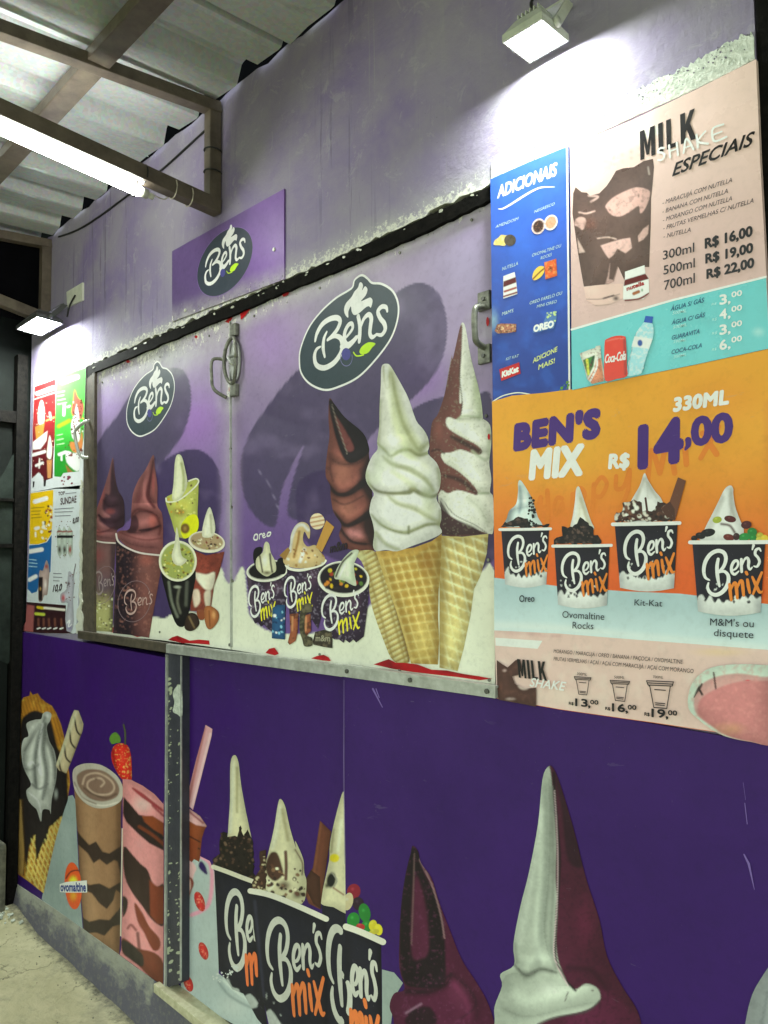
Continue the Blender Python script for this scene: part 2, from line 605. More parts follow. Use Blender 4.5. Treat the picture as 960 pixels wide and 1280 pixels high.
# ------------------------------------------------------------------ materials of the setting
def wall_paint():
    m, nt, b = new_mat('weathered_purple_paint')
    v = wpos(nt)
    n1 = noise_node(nt, 1.7, 7, 0.62, v, 0.6)
    n2 = noise_node(nt, 6, 6, 0.6, v)
    n3 = noise_node(nt, 9, 6, 0.7, wpos(nt, (3.0, 1, 0.28)))
    c = mix(nt, ramp(nt, n1.outputs[0], [(0.36, 0.0), (0.62, 1.0)]), (0.200, 0.155, 0.315), (0.275, 0.248, 0.325))
    c = mix(nt, ramp(nt, n2.outputs[0], [(0.45, 0.0), (0.75, 0.55)]), c, (0.33, 0.32, 0.33))
    c = mix(nt, ramp(nt, n3.outputs[0], [(0.58, 0.0), (0.78, 0.4)]), c, (0.15, 0.125, 0.22))
    n6 = noise_node(nt, 4.0, 5, 0.75, wpos(nt, (6.0, 1, 0.10)))
    c = mix(nt, ramp(nt, n6.outputs[0], [(0.60, 0.0), (0.66, 0.35)]), c, (0.33, 0.33, 0.33))
    n7 = noise_node(nt, 2.2, 5, 0.7, wpos(nt, (14.0, 1, 0.55)))
    msk = ramp(nt, noise_node(nt, 1.1, 2, 0.5, v).outputs[0], [(0.50, 0.0), (0.58, 1.0)])
    c = mix(nt, math_n(nt, 'MULTIPLY', msk, ramp(nt, n7.outputs[0], [(0.57, 0.0), (0.60, 0.55)])), c, (0.10, 0.085, 0.16))
    n8 = noise_node(nt, 11, 9, 0.8, v, 1.2)
    c = mix(nt, ramp(nt, n8.outputs[0], [(0.56, 0.0), (0.62, 0.28)]), c, (0.42, 0.41, 0.43))
    n9 = noise_node(nt, 75, 3, 0.7, v)
    c = mix(nt, ramp(nt, n9.outputs[0], [(0.68, 0.0), (0.72, 0.5)]), c, (0.10, 0.09, 0.12))
    w = nd(nt, 'ShaderNodeAttribute', attribute_name='wear')
    n4 = noise_node(nt, 55, 6, 0.8, v)
    th = math_n(nt, 'ADD', n4.outputs[0], math_n(nt, 'MULTIPLY', w.outputs[2], 0.30))
    n5 = noise_node(nt, 10, 5, 0.6, v)
    c = mix(nt, math_n(nt, 'MULTIPLY', w.outputs[2], ramp(nt, n5.outputs[0], [(0.3, 0.2), (0.6, 0.9)])), c, (0.42, 0.42, 0.42))
    c = mix(nt, ramp(nt, th, [(0.72, 0.0), (0.76, 1.0)]), c, (0.62, 0.62, 0.56))
    th2 = math_n(nt, 'ADD', noise_node(nt, 90, 4, 0.8, v).outputs[0], math_n(nt, 'MULTIPLY', w.outputs[2], 0.15))
    c = mix(nt, ramp(nt, th2, [(0.76, 0.0), (0.79, 1.0)]), c, (0.05, 0.045, 0.05))
    nt.links.new(c, b.inputs['Base Color'])
    nt.links.new(ramp(nt, n2.outputs[0], [(0.3, 0.72), (0.7, 0.9)]), b.inputs['Roughness'])
    b.inputs['Specular IOR Level'].default_value = 0.25
    h = nd(nt, 'ShaderNodeMath', operation='ADD')
    nt.links.new(noise_node(nt, 48, 8, 0.65, v).outputs[0], h.inputs[0])
    nt.links.new(math_n(nt, 'MULTIPLY', noise_node(nt, 4, 3, 0.5, v).outputs[0], 1.2), h.inputs[1])
    bump(nt, b, h.outputs[0], 0.45, 0.006)
    return m
M['wall'] = wall_paint()

def concrete_floor():
    m, nt, b = new_mat('worn_concrete_floor')
    v = wpos(nt)
    n1 = noise_node(nt, 2.6, 8, 0.65, v, 0.4)
    n2 = noise_node(nt, 30, 9, 0.78, v)
    n3 = noise_node(nt, 150, 5, 0.75, v)
    c = mix(nt, ramp(nt, n1.outputs[0], [(0.35, 0.0), (0.65, 1.0)]), (0.39, 0.365, 0.215), (0.58, 0.545, 0.35))
    c = mix(nt, ramp(nt, n2.outputs[0], [(0.50, 0.0), (0.70, 0.60)]), c, (0.24, 0.235, 0.15))
    c = mix(nt, ramp(nt, n3.outputs[0], [(0.62, 0.0), (0.72, 0.5)]), c, (0.18, 0.17, 0.11))
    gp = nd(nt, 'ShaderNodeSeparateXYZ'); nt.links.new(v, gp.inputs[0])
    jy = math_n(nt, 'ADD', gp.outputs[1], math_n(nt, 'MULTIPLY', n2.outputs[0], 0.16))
    c = mix(nt, ramp(nt, jy, [(0.0, 0.0), (0.055, 0.8)]), c, (0.055, 0.055, 0.045))  # contact shadow along the wall foot, painted in as a dark dirt band
    nst = noise_node(nt, 1.3, 6, 0.7, v, 1.0)
    c = mix(nt, ramp(nt, nst.outputs[0], [(0.55, 0.0), (0.66, 0.6)]), c, (0.16, 0.155, 0.12))
    # cracks: thin band of a distorted cell edge, broken up by noise
    vo = nd(nt, 'ShaderNodeTexVoronoi', feature='DISTANCE_TO_EDGE')
    vo.inputs['Scale'].default_value = 1.9
    dv = nd(nt, 'ShaderNodeVectorMath', operation='MULTIPLY_ADD')
    nz = noise_node(nt, 3.0, 6, 0.6, v)
    nt.links.new(nz.outputs['Color'], dv.inputs[0]); dv.inputs[1].default_value = (0.5, 0.5, 0.5); nt.links.new(v, dv.inputs[2])
    nt.links.new(dv.outputs[0], vo.inputs['Vector'])
    cr_ = ramp(nt, vo.outputs['Distance'], [(0.0, 1.0), (0.012, 0.0)])
    cr2 = math_n(nt, 'MULTIPLY', cr_, ramp(nt, noise_node(nt, 1.9, 3, 0.5, v).outputs[0], [(0.36, 0.0), (0.48, 0.9)]))
    c = mix(nt, cr2, c, (0.09, 0.09, 0.06))
    nt.links.new(c, b.inputs['Base Color'])
    b.inputs['Roughness'].default_value = 0.78
    hh = math_n(nt, 'SUBTRACT', math_n(nt, 'ADD', n2.outputs[0], math_n(nt, 'MULTIPLY', n1.outputs[0], 2.0)), math_n(nt, 'MULTIPLY', cr2, 1.0))
    bump(nt, b, hh, 0.7, 0.012)
    return m
M['floor'] = concrete_floor()

def plinth_mat():
    m, nt, b = new_mat('cement_skirting')
    v = wpos(nt)
    g = nd(nt, 'ShaderNodeVertexColor', layer_name='Col')
    n1 = noise_node(nt, 14, 7, 0.7, wpos(nt, (0.5, 1, 1)))
    n2 = noise_node(nt, 50, 5, 0.7, v)
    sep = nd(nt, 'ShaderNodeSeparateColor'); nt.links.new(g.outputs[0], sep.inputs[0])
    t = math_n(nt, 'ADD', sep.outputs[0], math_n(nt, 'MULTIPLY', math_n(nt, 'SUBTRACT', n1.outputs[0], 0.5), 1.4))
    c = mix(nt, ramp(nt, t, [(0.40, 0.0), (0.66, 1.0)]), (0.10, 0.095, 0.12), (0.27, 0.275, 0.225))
    c = mix(nt, ramp(nt, n2.outputs[0], [(0.5, 0.0), (0.68, 0.6)]), c, (0.20, 0.20, 0.15))
    nt.links.new(c, b.inputs['Base Color'])
    b.inputs['Roughness'].default_value = 0.75
    bump(nt, b, n1.outputs[0], 0.5, 0.01)
    return m
M['skirting'] = plinth_mat()

def zinc():
    m, nt, b = new_mat('galvanised_roof_sheet')
    v = wpos(nt)
    n1 = noise_node(nt, 3, 6, 0.6, wpos(nt, (1, 0.35, 1)))
    vo = nd(nt, 'ShaderNodeTexVoronoi'); vo.inputs['Scale'].default_value = 90
    nt.links.new(v, vo.inputs['Vector'])
    c = mix(nt, ramp(nt, n1.outputs[0], [(0.3, 0.0), (0.7, 1.0)]), (0.43, 0.455, 0.45), (0.60, 0.63, 0.62))
    c = mix(nt, 0.12, c, vo.outputs['Color'], 'OVERLAY')
    n2 = noise_node(nt, 18, 6, 0.7, wpos(nt, (1, 0.2, 1)))
    c = mix(nt, ramp(nt, n2.outputs[0], [(0.56, 0.0), (0.75, 0.4)]), c, (0.17, 0.17, 0.15))
    nt.links.new(c, b.inputs['Base Color'])
    b.inputs['Metallic'].default_value = 0.3
    b.inputs['Roughness'].default_value = 0.38
    bump(nt, b, n2.outputs[0], 0.06, 0.01)
    return m
M['zinc'] = zinc()
M['brown_steel'] = simple_mat('brown_painted_steel', (0.135, 0.108, 0.080), 0.42, 0.0, 16, 0.4, 0.12, (0.075, 0.058, 0.044))
M['black_steel'] = simple_mat('black_channel', (0.0035, 0.0035, 0.0035), 0.8, 0.0, 40, 0.4, 0.3, (0.010, 0.009, 0.008))
M['dark_void'] = simple_mat('dark_recess', (0.004, 0.004, 0.005), 0.9)
M['dark_void'].node_tree.nodes['Principled BSDF'].inputs['Specular IOR Level'].default_value = 0.0
M['black_steel'].node_tree.nodes['Principled BSDF'].inputs['Specular IOR Level'].default_value = 0.05
M['grey_post'] = simple_mat('chipped_grey_paint', (0.042, 0.042, 0.060), 0.5, 0.0, 22, 0.3, 0.25, (0.026, 0.027, 0.040))
M['sill'] = simple_mat('aluminium_sill', (0.50, 0.52, 0.49), 0.38, 0.35, 30, 0.3, 0.12, (0.33, 0.34, 0.31))
M['brown_sill'] = simple_mat('rusty_brown_sill', (0.10, 0.080, 0.056), 0.6, 0.1, 30, 0.4, 0.2, (0.055, 0.045, 0.034))
M['cream'] = simple_mat('cream_cement', (0.56, 0.54, 0.36), 0.65, 0.0, 30, 0.3, 0.4, (0.38, 0.36, 0.22))
M['plaster'] = simple_mat('chipped_white_plaster', (0.62, 0.66, 0.58), 0.75, 0.0, 60, 0.3, 0.8, (0.40, 0.45, 0.38))
M['white_plastic'] = simple_mat('old_white_plastic', (0.62, 0.63, 0.54), 0.4, 0.0, 40, 0.15, 0.05)
M['lamp_body'] = simple_mat('lamp_body_pale_grey', (0.50, 0.53, 0.44), 0.42, 0.0, 25, 0.2, 0.05)
M['lamp_dark'] = simple_mat('lamp_body_dark_grey', (0.075, 0.078, 0.075), 0.4, 0.2, 25, 0.2, 0.05)
M['cable'] = simple_mat('black_cable', (0.012, 0.012, 0.012), 0.5)
M['wire'] = simple_mat('pale_wire', (0.55, 0.5, 0.42), 0.4)
M['door_green'] = simple_mat('dark_stained_steel', (0.006, 0.008, 0.007), 0.75, 0.0, 5, 0.5, 0.3, (0.0025, 0.0035, 0.003))
M['door_green'].node_tree.nodes['Principled BSDF'].inputs['Specular IOR Level'].default_value = 0.1
M['door_patch'] = simple_mat('faded_grey_green_paint', (0.020, 0.027, 0.023), 0.8, 0.0, 9, 0.5, 0.3, (0.008, 0.011, 0.0095))
M['door_patch'].node_tree.nodes['Principled BSDF'].inputs['Specular IOR Level'].default_value = 0.1
M['handle'] = simple_mat('worn_steel_handle', (0.24, 0.245, 0.20), 0.5, 0.5, 45, 0.5, 0.2, (0.10, 0.10, 0.085))
M['glow'] = simple_mat('led_glow', (0.8, 0.8, 0.8), 0.4, emit=(0.93, 1.0, 0.93), power=FLOOD_POWER, bump_s=0)
M['tube_glow'] = simple_mat('tube_glow', (0.8, 0.8, 0.8), 0.4, emit=(0.97, 1.0, 0.93), power=TUBE_POWER, bump_s=0)
M['red_rust'] = simple_mat('red_primer', (0.50, 0.012, 0.016), 0.45, 0.0, 40, 0.4, 0.3, (0.30, 0.008, 0.012))
M['bolt'] = simple_mat('screw_steel', (0.12, 0.12, 0.11), 0.35, 0.7, 60)

# ------------------------------------------------------------------ ground
FZ = -0.175
def floor_mesh():
    xs = np.r_[np.linspace(-60, -6, 12), np.linspace(-5, 1, 120), np.linspace(2, 60, 12)]
    ys = np.r_[np.linspace(-60, -4, 12), np.linspace(-3, 0.2, 70), np.linspace(1, 20, 5)]
    V = []
    for y in ys:
        for x in xs:
            z = FZ
            if -5.2 < x < 1.2 and -3.2 < y < 0.3:
                q = Vector((x * 1.6, y * 1.6, 0.0))
                z += 0.012 * mnoise.noise(q) + 0.005 * mnoise.noise(q * 4) + 0.002 * mnoise.noise(q * 11)
                z += 0.035 * max(0, 1 - math.hypot((x + 4.0) / 0.25, (y + 0.02) / 0.3))
            V.append((x, y, z))
    n = len(xs)
    F = [(j * n + i, j * n + i + 1, (j + 1) * n + i + 1, (j + 1) * n + i) for j in range(len(ys) - 1) for i in range(n - 1)]
    return V, F
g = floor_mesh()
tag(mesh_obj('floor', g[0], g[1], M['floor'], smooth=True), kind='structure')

# ------------------------------------------------------------------ the wall (inverted U round the serving hatch)
def wall_metres(poly, y0, y1, name, mat, parent, sp=0.04, wear=None, cols=None):
    poly = resample(np.asarray(poly, float), sp)
    gpts = grid_in(poly, sp)
    v, f = cdt(np.vstack([poly, gpts]), [list(range(len(poly)))])
    fr = np.c_[v[:, 0], np.full(len(v), y0), v[:, 1]]
    f = orient(fr, f); n = len(v)
    ed = {(t[i], t[(i + 1) % len(t)]) for t in f for i in range(len(t))}
    rim = [(b, a, a + n, b + n) for a, b in ed if (b, a) not in ed]
    bk = fr + np.array([0, y1 - y0, 0])
    w = wear(v) if wear else np.zeros(n)
    return mesh_obj(name, np.vstack([fr, bk]), list(f) + [tuple(i + n for i in reversed(t)) for t in f] + rim, M[mat], parent, None, np.r_[w, w])

top_px = [(108.7, 458), (200, 417.5), (288, 379), (360, 347), (440, 312), (530, 270), (613, 229)]
top_w = [tuple(wall2(p, 0)) for p in top_px]
rg = random.Random(3)
edge = []
E0 = np.array(top_w)
for i in range(len(E0) - 1):
    n = max(2, int(np.hypot(*(E0[i + 1] - E0[i])) / 0.022))
    for k in range(n):
        q = E0[i] + (E0[i + 1] - E0[i]) * k / n
        edge.append((q[0] + rg.uniform(-.004, .004), q[1] + rg.uniform(-.006, .007)))
edge.append(tuple(E0[-1]))
XR = -0.479
wall_poly = [(-4.035, 1.16), (-4.03, 3.125)] + [(x, 3.128 + rg.uniform(-.008, .008)) for x in np.arange(-3.95, -0.55, 0.06)] + [(XR, 3.125), (XR, 1.16), (-1.083, 1.16)] + edge[::-1] + [(E0[0][0], 1.16)]
def wall_wear(v):
    d = dist_line(E0, v)
    w = np.clip(1 - d / 0.085, 0, 1) ** 1.3
    # pale streaks high on the wall where old paint has run
    return w
wall = thing('wall', 'weathered purple grey painted wall around the shuttered hatch and menu boards', 'wall', (-2.25, 0.0, FZ))
wall_metres(wall_poly, 0.0, 0.2, 'painted_plaster', 'wall', wall, 0.035, wall_wear)
solid('dark_gap_block', box_geo((-2.2, 0.16, 3.35), (3.7, 0.12, 0.62)), 'dark_void', wall)  # added near-black block, stands in for the shade in the roof rib gaps
# chipped white strip above the price boards
strip = Z(600, 0, 5.3333, [(70, 1050), (200, 985), (560, 830), (800, 735), (960, 640)])
strip = np.vstack([strip, [(800, 104), (840, 88), (880, 68), (925, 45), (941, 42), (943, 74), (900, 96), (850, 120), (800, 142), (755, 163), (710, 183), (660, 203), (614, 224)]])
up_ = [(614, 206), (640, 194), (670, 180), (700, 164), (730, 148), (760, 131), (790, 115), (820, 101), (850, 87), (880, 71), (905, 57), (925, 46), (940, 42)]
rq = random.Random(8); upj = []
for p0, p1 in zip(up_[:-1], up_[1:]):
    for k in range(9):
        t = k / 9; upj.append((p0[0] + (p1[0] - p0[0]) * t, p0[1] + (p1[1] - p0[1]) * t + rq.uniform(-3.4, 3.0)))
slab('bare_plaster_strip', upj + [(942, 46), (943, 74), (900, 96), (850, 120), (800, 142), (755, 163), (710, 183), (660, 203), (614, 224)], -0.0025, 0.01, 'plaster', wall, sp=4)
holes = []
for i in range(120):
    x = rq.uniform(640, 938); yb = np.interp(x, [p[0] for p in up_], [p[1] for p in up_]); y = yb + rq.uniform(-3, 22) * rq.random() ** .6
    r = rq.uniform(.4, 1.6); holes.append([(x + r * rq.uniform(.5, 1.3) * math.cos(a), y + r * rq.uniform(.5, 1.3) * math.sin(a)) for a in np.linspace(0, 5.4, 7)])
chips('chip_marks', wall, holes, -0.003, C(96, 92, 104))
# low wall behind the lower panels, floor to hatch
lowwall = thing('low_wall', 'low dark wall carrying the purple panels under the serving hatch', 'wall', (-2.0, 0.06, FZ))
solid('masonry', box_geo((-1.75, 0.13, 0.48), (4.62, 0.12, 1.36)), 'dark_void', lowwall)

# ------------------------------------------------------------------ cement skirting along the foot of the panels
def skirting():
    T = [(20, 1104), (60, 1130), (100, 1158), (150, 1194), (205, 1234)]
    tw = [P(a, b, -0.006) for a, b in T]
    tw += [Vector((-2.45, -0.006, -0.045)), Vector((-1.0, -0.006, -0.045)), Vector((0.6, -0.006, -0.045))]
    V, F, Cc = [], [], []
    n = 0; rows = 9
    xs = np.arange(tw[0].x, 0.6, 0.03)
    ax = [p.x for p in tw]; az = [p.z for p in tw]
    for x in xs:
        zt = np.interp(x, ax, az)
        for r in range(rows):
            t = r / (rows - 1)
            z = zt + (FZ - 0.02 - zt) * t
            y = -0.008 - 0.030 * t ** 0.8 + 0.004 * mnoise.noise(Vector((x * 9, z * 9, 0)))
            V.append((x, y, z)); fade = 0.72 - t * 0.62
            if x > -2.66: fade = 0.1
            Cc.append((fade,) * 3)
        V.append((x, 0.07, zt)); Cc.append((0.7,) * 3)
    k = rows + 1
    for i in range(len(xs) - 1):
        for r in range(rows - 1):
            a = i * k + r
            F.append((a, a + 1, a + 1 + k, a + k))
        a = i * k + rows; b = i * k
        F.append((a, b, b + k, a + k))
    o = mesh_obj('skirting', V, F, M['skirting'], None, np.array(Cc), smooth=False)
    return tag(o, 'rough grey cement skirting between the concrete floor and the purple panels', 'skirting')
skirting()
led = thing('ledge', 'cream cement ledge at the foot of the recessed middle panel', 'ledge', (-2.2, 0.0, -0.04))
a = P(194, 1234, -0.022)
solid('slab', join(box_geo(((a.x + -1.63) / 2, 0.003, -0.010), (-1.63 - a.x, 0.064, 0.030))), 'cream', led, 0.004)

# ------------------------------------------------------------------ hatch opening: black channel, jambs
frame = thing('hatch_frame', 'black steel frame with a dark gap around the serving hatch shutters', 'window frame', (-2.2, 0.03, 1.19))
slab('backing', [(100, 470), (100, 800), (205, 830), (640, 880), (640, 215), (440, 305), (288, 372), (100, 452)], 0.050, 0.10, 'black_steel', frame)
slab('left_jamb', [(106, 462), (118, 457), (117, 795), (103, 792), (99, 792), (104, 640)], -0.001, 0.05, M['brown_sill'], frame)
def edge_strip(p0, p1, n, amp, h, seed):
    r = random.Random(seed); up_, dn = [], []
    for i in range(n + 1):
        t = i / n
        x = p0[0] + (p1[0] - p0[0]) * t; y = p0[1] + (p1[1] - p0[1]) * t
        up_.append((x, y - h * r.random())); dn.append((x, y + amp * r.random()))
    return up_ + dn[::-1]

# ------------------------------------------------------------------ roof
def roof():
    root = thing('roof', 'galvanised corrugated metal canopy roof over the serving counter', 'roof', (-1.5, -1.0, 3.12))
    pitch, h = 0.2525, 0.062
    prof = [(0.0, 0.0), (0.105, 0.0), (0.118, 0.004), (0.145, h - 0.003), (0.155, h), (0.212, h), (0.222, h - 0.003), (0.2485, 0.004)]
    x0 = -4.02
    k = 0; ncount = 0
    sheets = [5, 4, 4, 4, 4]
    zoff = 0.0
    for si, ns in enumerate(sheets):
        V, F = [], []
        pts = []
        for j in range(ns):
            for (a, b) in prof: pts.append((x0 + (k + j) * pitch + a, b))
        pts.append((x0 + (k + ns) * pitch + 0.0, 0.0))
        if si: pts = [(pts[0][0] - 0.1, 0.0)] + pts
        ys = [-0.010 - 0.006 * (si % 2), -0.4, -0.9, -1.5, -2.2, -2.9]
        for y in ys:
            for (x, z) in pts:
                end = 0.006 * math.sin(x * 23) if y > -0.1 else 0
                V.append((x, y + end, 3.118 + zoff + 0.038 * y + z + 0.004 * math.sin(x * 3 + y * 2)))
        n = len(pts)
        for r in range(len(ys) - 1):
            for i in range(n - 1): F.append((r * n + i, r * n + i + 1, (r + 1) * n + i + 1, (r + 1) * n + i))
        o = mesh_obj('roof_sheet', V, F, M['zinc'], root)
        k += ns; zoff = 0.003 if zoff == 0 else 0.0
    for j, x in enumerate(np.arange(-3.9, 1.0, 0.505)):
        pass
    return root
roof()

# ------------------------------------------------------------------ trusses, purlin
def frame_truss(X, pts_top, pts_low, post, label, w=0.045):
    root = thing('bracket_frame', label, 'bracket', (X, 0.0, 2.7), 'brown steel canopy brackets')
    def bar(a, b, name, w1, h1, ext=0.0):
        a = np.array(a); b = np.array(b); d = b - a
        if ext: b = a + d / np.linalg.norm(d) * ext
        return solid(name, beam_geo(a, b, w1, h1), 'brown_steel', root, 0.003)
    bar(*pts_top, 'top_bar', w, 0.04, 2.6)
    bar(*pts_low, 'bottom_bar', w, 0.05, 2.6)
    if post: bar(post[0], post[1], 'wall_post', 0.04, 0.045)
    return root
X1 = -2.262
pt0 = hit(281, 141, 0, X1); pt1 = hit(0, 37, 0, X1)
pl0 = hit(276, 262, 0, X1); pl1 = hit(0, 138, 0, X1)
pt0.y = min(pt0.y, -0.004); pl0.y = min(pl0.y, -0.004)
t1 = frame_truss(X1, (pt0, pt1), (pl0, pl1), ((X1, -0.026, 2.74), (X1, -0.026, pt0.z - 0.02)), 'brown steel canopy bracket holding the lit tube light')
def cable(name, label, pts, r, mat='cable', parent=None, cat='cable'):
    v = np.array([tuple(p) for p in pts]); c = cr(v, False, 6) if len(v) > 2 else v
    o = solid(name, tube_geo(c, r, 8), mat, parent, 0, True)
    if parent is None: tag(o, label, cat)
    return o
# white ties and dark wire knots on the bottom bar
for (px, py) in ((216, 236), (236, 246)):
    c = hit(px, py, 0, X1)
    ring = [(X1 + 0.030 * math.cos(a), c.y, c.z + 0.033 * math.sin(a)) for a in np.linspace(0, 2 * math.pi, 13)]
    solid('cable_tie', tube_geo(ring, 0.0022, 6), 'wire', t1, 0, True)
for (px, py) in ((180, 218), (268, 190), (268, 217)):
    c = hit(px, py, 0, X1)
    if px > 260: c = Vector((X1, -0.026, c.z))
    ring = [(X1 + 0.027 * math.cos(a), c.y + 0.031 * math.sin(a) * (1 if px > 260 else 0), c.z + (0 if px > 260 else 0.03 * math.sin(a))) for a in np.linspace(0, 2 * math.pi, 13)]
    solid('wire_knot', tube_geo(ring, 0.0028, 6), 'cable', t1, 0, True)
X2 = -3.80
t2 = frame_truss(X2, (hit(63, 306, 0, X2), hit(0, 294, 0, X2)), (hit(82, 409, 0, X2), hit(0, 376, 0, X2)),
                 ((X2, -0.024, 2.70), (X2, -0.024, 3.08)), 'brown steel canopy bracket above the dark doorway at far left')
pur = solid('purlin', beam_geo((-3.95, -0.445, 3.064), (1.0, -0.445, 3.064), 0.07, 0.04), 'brown_steel', None, 0.004)
tag(pur, 'long brown steel purlin running under the corrugated roof', 'purlin')
pur2 = solid('purlin', beam_geo((-3.95, -1.75, 3.014), (1.0, -1.75, 3.014), 0.07, 0.04), 'brown_steel', None, 0.004)
tag(pur2, 'outer brown steel purlin nearer the street under the roof', 'purlin')

# ------------------------------------------------------------------ tube light
def tube_light():
    XT = X1 - 0.030
    a = hit(184, 243, 0, XT); b = hit(0, 160, 0, XT)
    d = (b - a).normalized()
    root = thing('tube_light', 'lit white tube light tied to the lower bar of the brown bracket', 'lamp', a)
    A = np.array(a); D = np.array(d)
    solid('glass_tube', tube_geo([A + D * 0.03, A + D * 1.17], 0.0185, 20), 'tube_glow', root, 0, True)
    for s0, s1 in ((0.0, 0.031), (1.169, 1.20)):
        solid('end_cap', tube_geo([A + D * s0, A + D * s1], 0.0155, 16), 'white_plastic', root, 0, True)
    solid('socket', tube_geo([A - D * 0.022, A], 0.010, 12), 'white_plastic', root, 0, True)
    solid('cable_tie', tube_geo([A + D * 0.045 + np.array((0.024 * math.cos(t), 0, 0.024 * math.sin(t))) for t in np.linspace(0, 2 * math.pi, 13)], 0.003, 6), 'cable', root, 0, True)
tube_light()
cable('cable', 'thin black cable running from the tube light end along the bracket bar', [hit(190, 243, 0, X1 - .03), hit(205, 249, 0, X1 - .03), hit(214, 244, 0, X1 - .026), hit(226, 252, 0, X1 - .026), hit(240, 245, 0, X1 - .026)], 0.0018, 'wire')

# ------------------------------------------------------------------ floodlights
def flood(name, label, wallL, wallR, outL, y_w, body, z_tilt=0.0, yaw=0.0, depth=0.09, arm=True, power_mat='glow'):
    a = P(*wallL, y_w); b = P(*wallR, y_w)
    w = (b - a).length; z = (a.z + b.z) / 2
    root = thing(name, label, 'floodlight', ((a.x + b.x) / 2, y_w, z))
    cx = (a.x + b.x) / 2
    y1 = y_w - depth; zo = z + z_tilt
    # glass face, slightly inside the rim
    def L(u, v, dz=0):
        return (cx + u * w / 2, y_w + (y1 - y_w) * v, z + (zo - z) * v + dz)
    solid('led_face', ([L(-.93, .05, .001), L(.93, .05, .001), L(.93, .95, .001), L(-.93, .95, .001), L(-.93, .05, .006), L(.93, .05, .006), L(.93, .95, .006), L(-.93, .95, .006)],
                       [(0, 1, 2, 3), (7, 6, 5, 4), (0, 4, 5, 1), (1, 5, 6, 2), (2, 6, 7, 3), (3, 7, 4, 0)]), power_mat, root)
    rim = []
    for (u0, v0, u1, v1) in ((-1, 0, 1, .05), (-1, .95, 1, 1.0), (-1, .05, -.93, .95), (.93, .05, 1, .95)):
        rim.append(([L(u0, v0, -.003), L(u1, v0, -.003), L(u1, v1, -.003), L(u0, v1, -.003), L(u0, v0, .014), L(u1, v0, .014), L(u1, v1, .014), L(u0, v1, .014)],
                    [(0, 1, 2, 3), (7, 6, 5, 4), (0, 4, 5, 1), (1, 5, 6, 2), (2, 6, 7, 3), (3, 7, 4, 0)]))
    solid('rim', join(*rim), body, root)
    # tapered housing with cooling fins
    hv = [L(-1, 0, .014), L(1, 0, .014), L(1, 1, .014), L(-1, 1, .014), L(-.62, .22, .045), L(.62, .22, .045), L(.62, .8, .045), L(-.62, .8, .045)]
    solid('housing', (hv, [(3, 2, 1, 0), (4, 5, 6, 7), (0, 1, 5, 4), (1, 2, 6, 5), (2, 3, 7, 6), (3, 0, 4, 7)]), body, root, 0.003)
    for k in range(6):
        u = -.5 + k * .2
        solid('fin', join(beam_geo(L(u, .25, .050), L(u, .77, .050), 0.003, 0.014)), body, root)
    # U bracket to the wall
    for s in (-1, 1):
        solid('bracket_arm', beam_geo(L(s * 1.06, .5, .012), L(s * 1.06, -.02, .085), 0.004, 0.022), body, root)
        solid('knob', tube_geo([L(s * 1.02, .5, .014), L(s * 1.16, .5, .014)], 0.011, 12), body, root, 0, True)
    solid('bracket_plate', beam_geo(L(-1.06, 0, .085), L(1.06, 0, .085), 0.005, 0.03, (0, 1, 0)), body, root)
    return root
flood('floodlight', 'small pale floodlight shining on the wall above the price boards', (662, 78), (711, 50), None, -0.022, 'lamp_body', 0.0, depth=0.10)
flood('floodlight', 'small dark floodlight glowing at far left above the small menu posters', (52, 417), (79, 407), None, -0.03, 'lamp_dark', 0.01, depth=0.12)

cable('cable', 'short grey cable feeding the floodlight above the price boards', [P(672, 22, -.004), P(664, 6, -.01), P(668, -14, -.006), P(660, -60, -.004)], 0.004)
# plate, cables on the wall
pl = slab('blank_plate', [(83, 365), (103, 353), (103, 375), (84, 384)], -0.008, 0.0, 'white_plastic')
tag(pl, 'small square white plate on the wall above the far left floodlight', 'wall plate')
cable('cable', 'short black cable hanging from the small white wall plate', [P(94, 369, -.012), P(89, 378, -.016), P(86, 386, -.02), P(84, 396, -.03)], 0.004)
cable('cable', 'long black cable clipped along the top of the wall under the roof', [P(x, y, -.006) for x, y in ((73, 296), (95, 288), (119, 274), (156, 247), (200, 214), (240, 178), (268, 152))], 0.0042)

# ------------------------------------------------------------------ left end: dark wall, door, rubble step
XE = -4.045
def end_quad(name, y0, y1, z0, z1, t, mat, parent, bev=0.0):
    return solid(name, box_geo((XE - t / 2 + 0.0, (y0 + y1) / 2, (z0 + z1) / 2), (t, abs(y1 - y0), z1 - z0)), mat, parent, bev)
ew = thing('end_wall', 'dark stained end wall closing the canopy at far left', 'wall', (XE - .1, -0.8, FZ))
solid('masonry', box_geo((XE - 0.14, -0.9, 1.55), (0.16, 2.2, 3.6)), 'door_green', ew)
dr = thing('metal_door', 'dark peeling steel door beside the small menu posters at far left', 'door', (XE, -0.5, FZ))
solid('door_frame', join(box_geo((XE - .03, -0.035, 1.2), (.055, .05, 2.75)), box_geo((XE - .03, -0.6, 2.25), (.05, 1.08, .06))), 'black_steel', dr, 0.004)
solid('door_panel', box_geo((XE - .045, -0.60, 1.12), (.02, 1.06, 2.2)), 'door_green', dr)
rg = random.Random(11)
pp = [hit(a, b, 0, XE - .034) for a, b in [(-40, 600), (0, 598), (8, 585), (14, 572), (20, 562), (27, 560), (29, 640), (27, 720), (24, 790), (20, 815), (10, 830), (-5, 824), (-40, 840)]]
solid('faded_paint', ([tuple(q) for q in pp] + [(q.x - .003, q.y, q.z) for q in pp], [tuple(range(len(pp)))] + [(i, (i + 1) % len(pp), (i + 1) % len(pp) + len(pp), i + len(pp)) for i in range(len(pp))]), 'door_patch', dr)
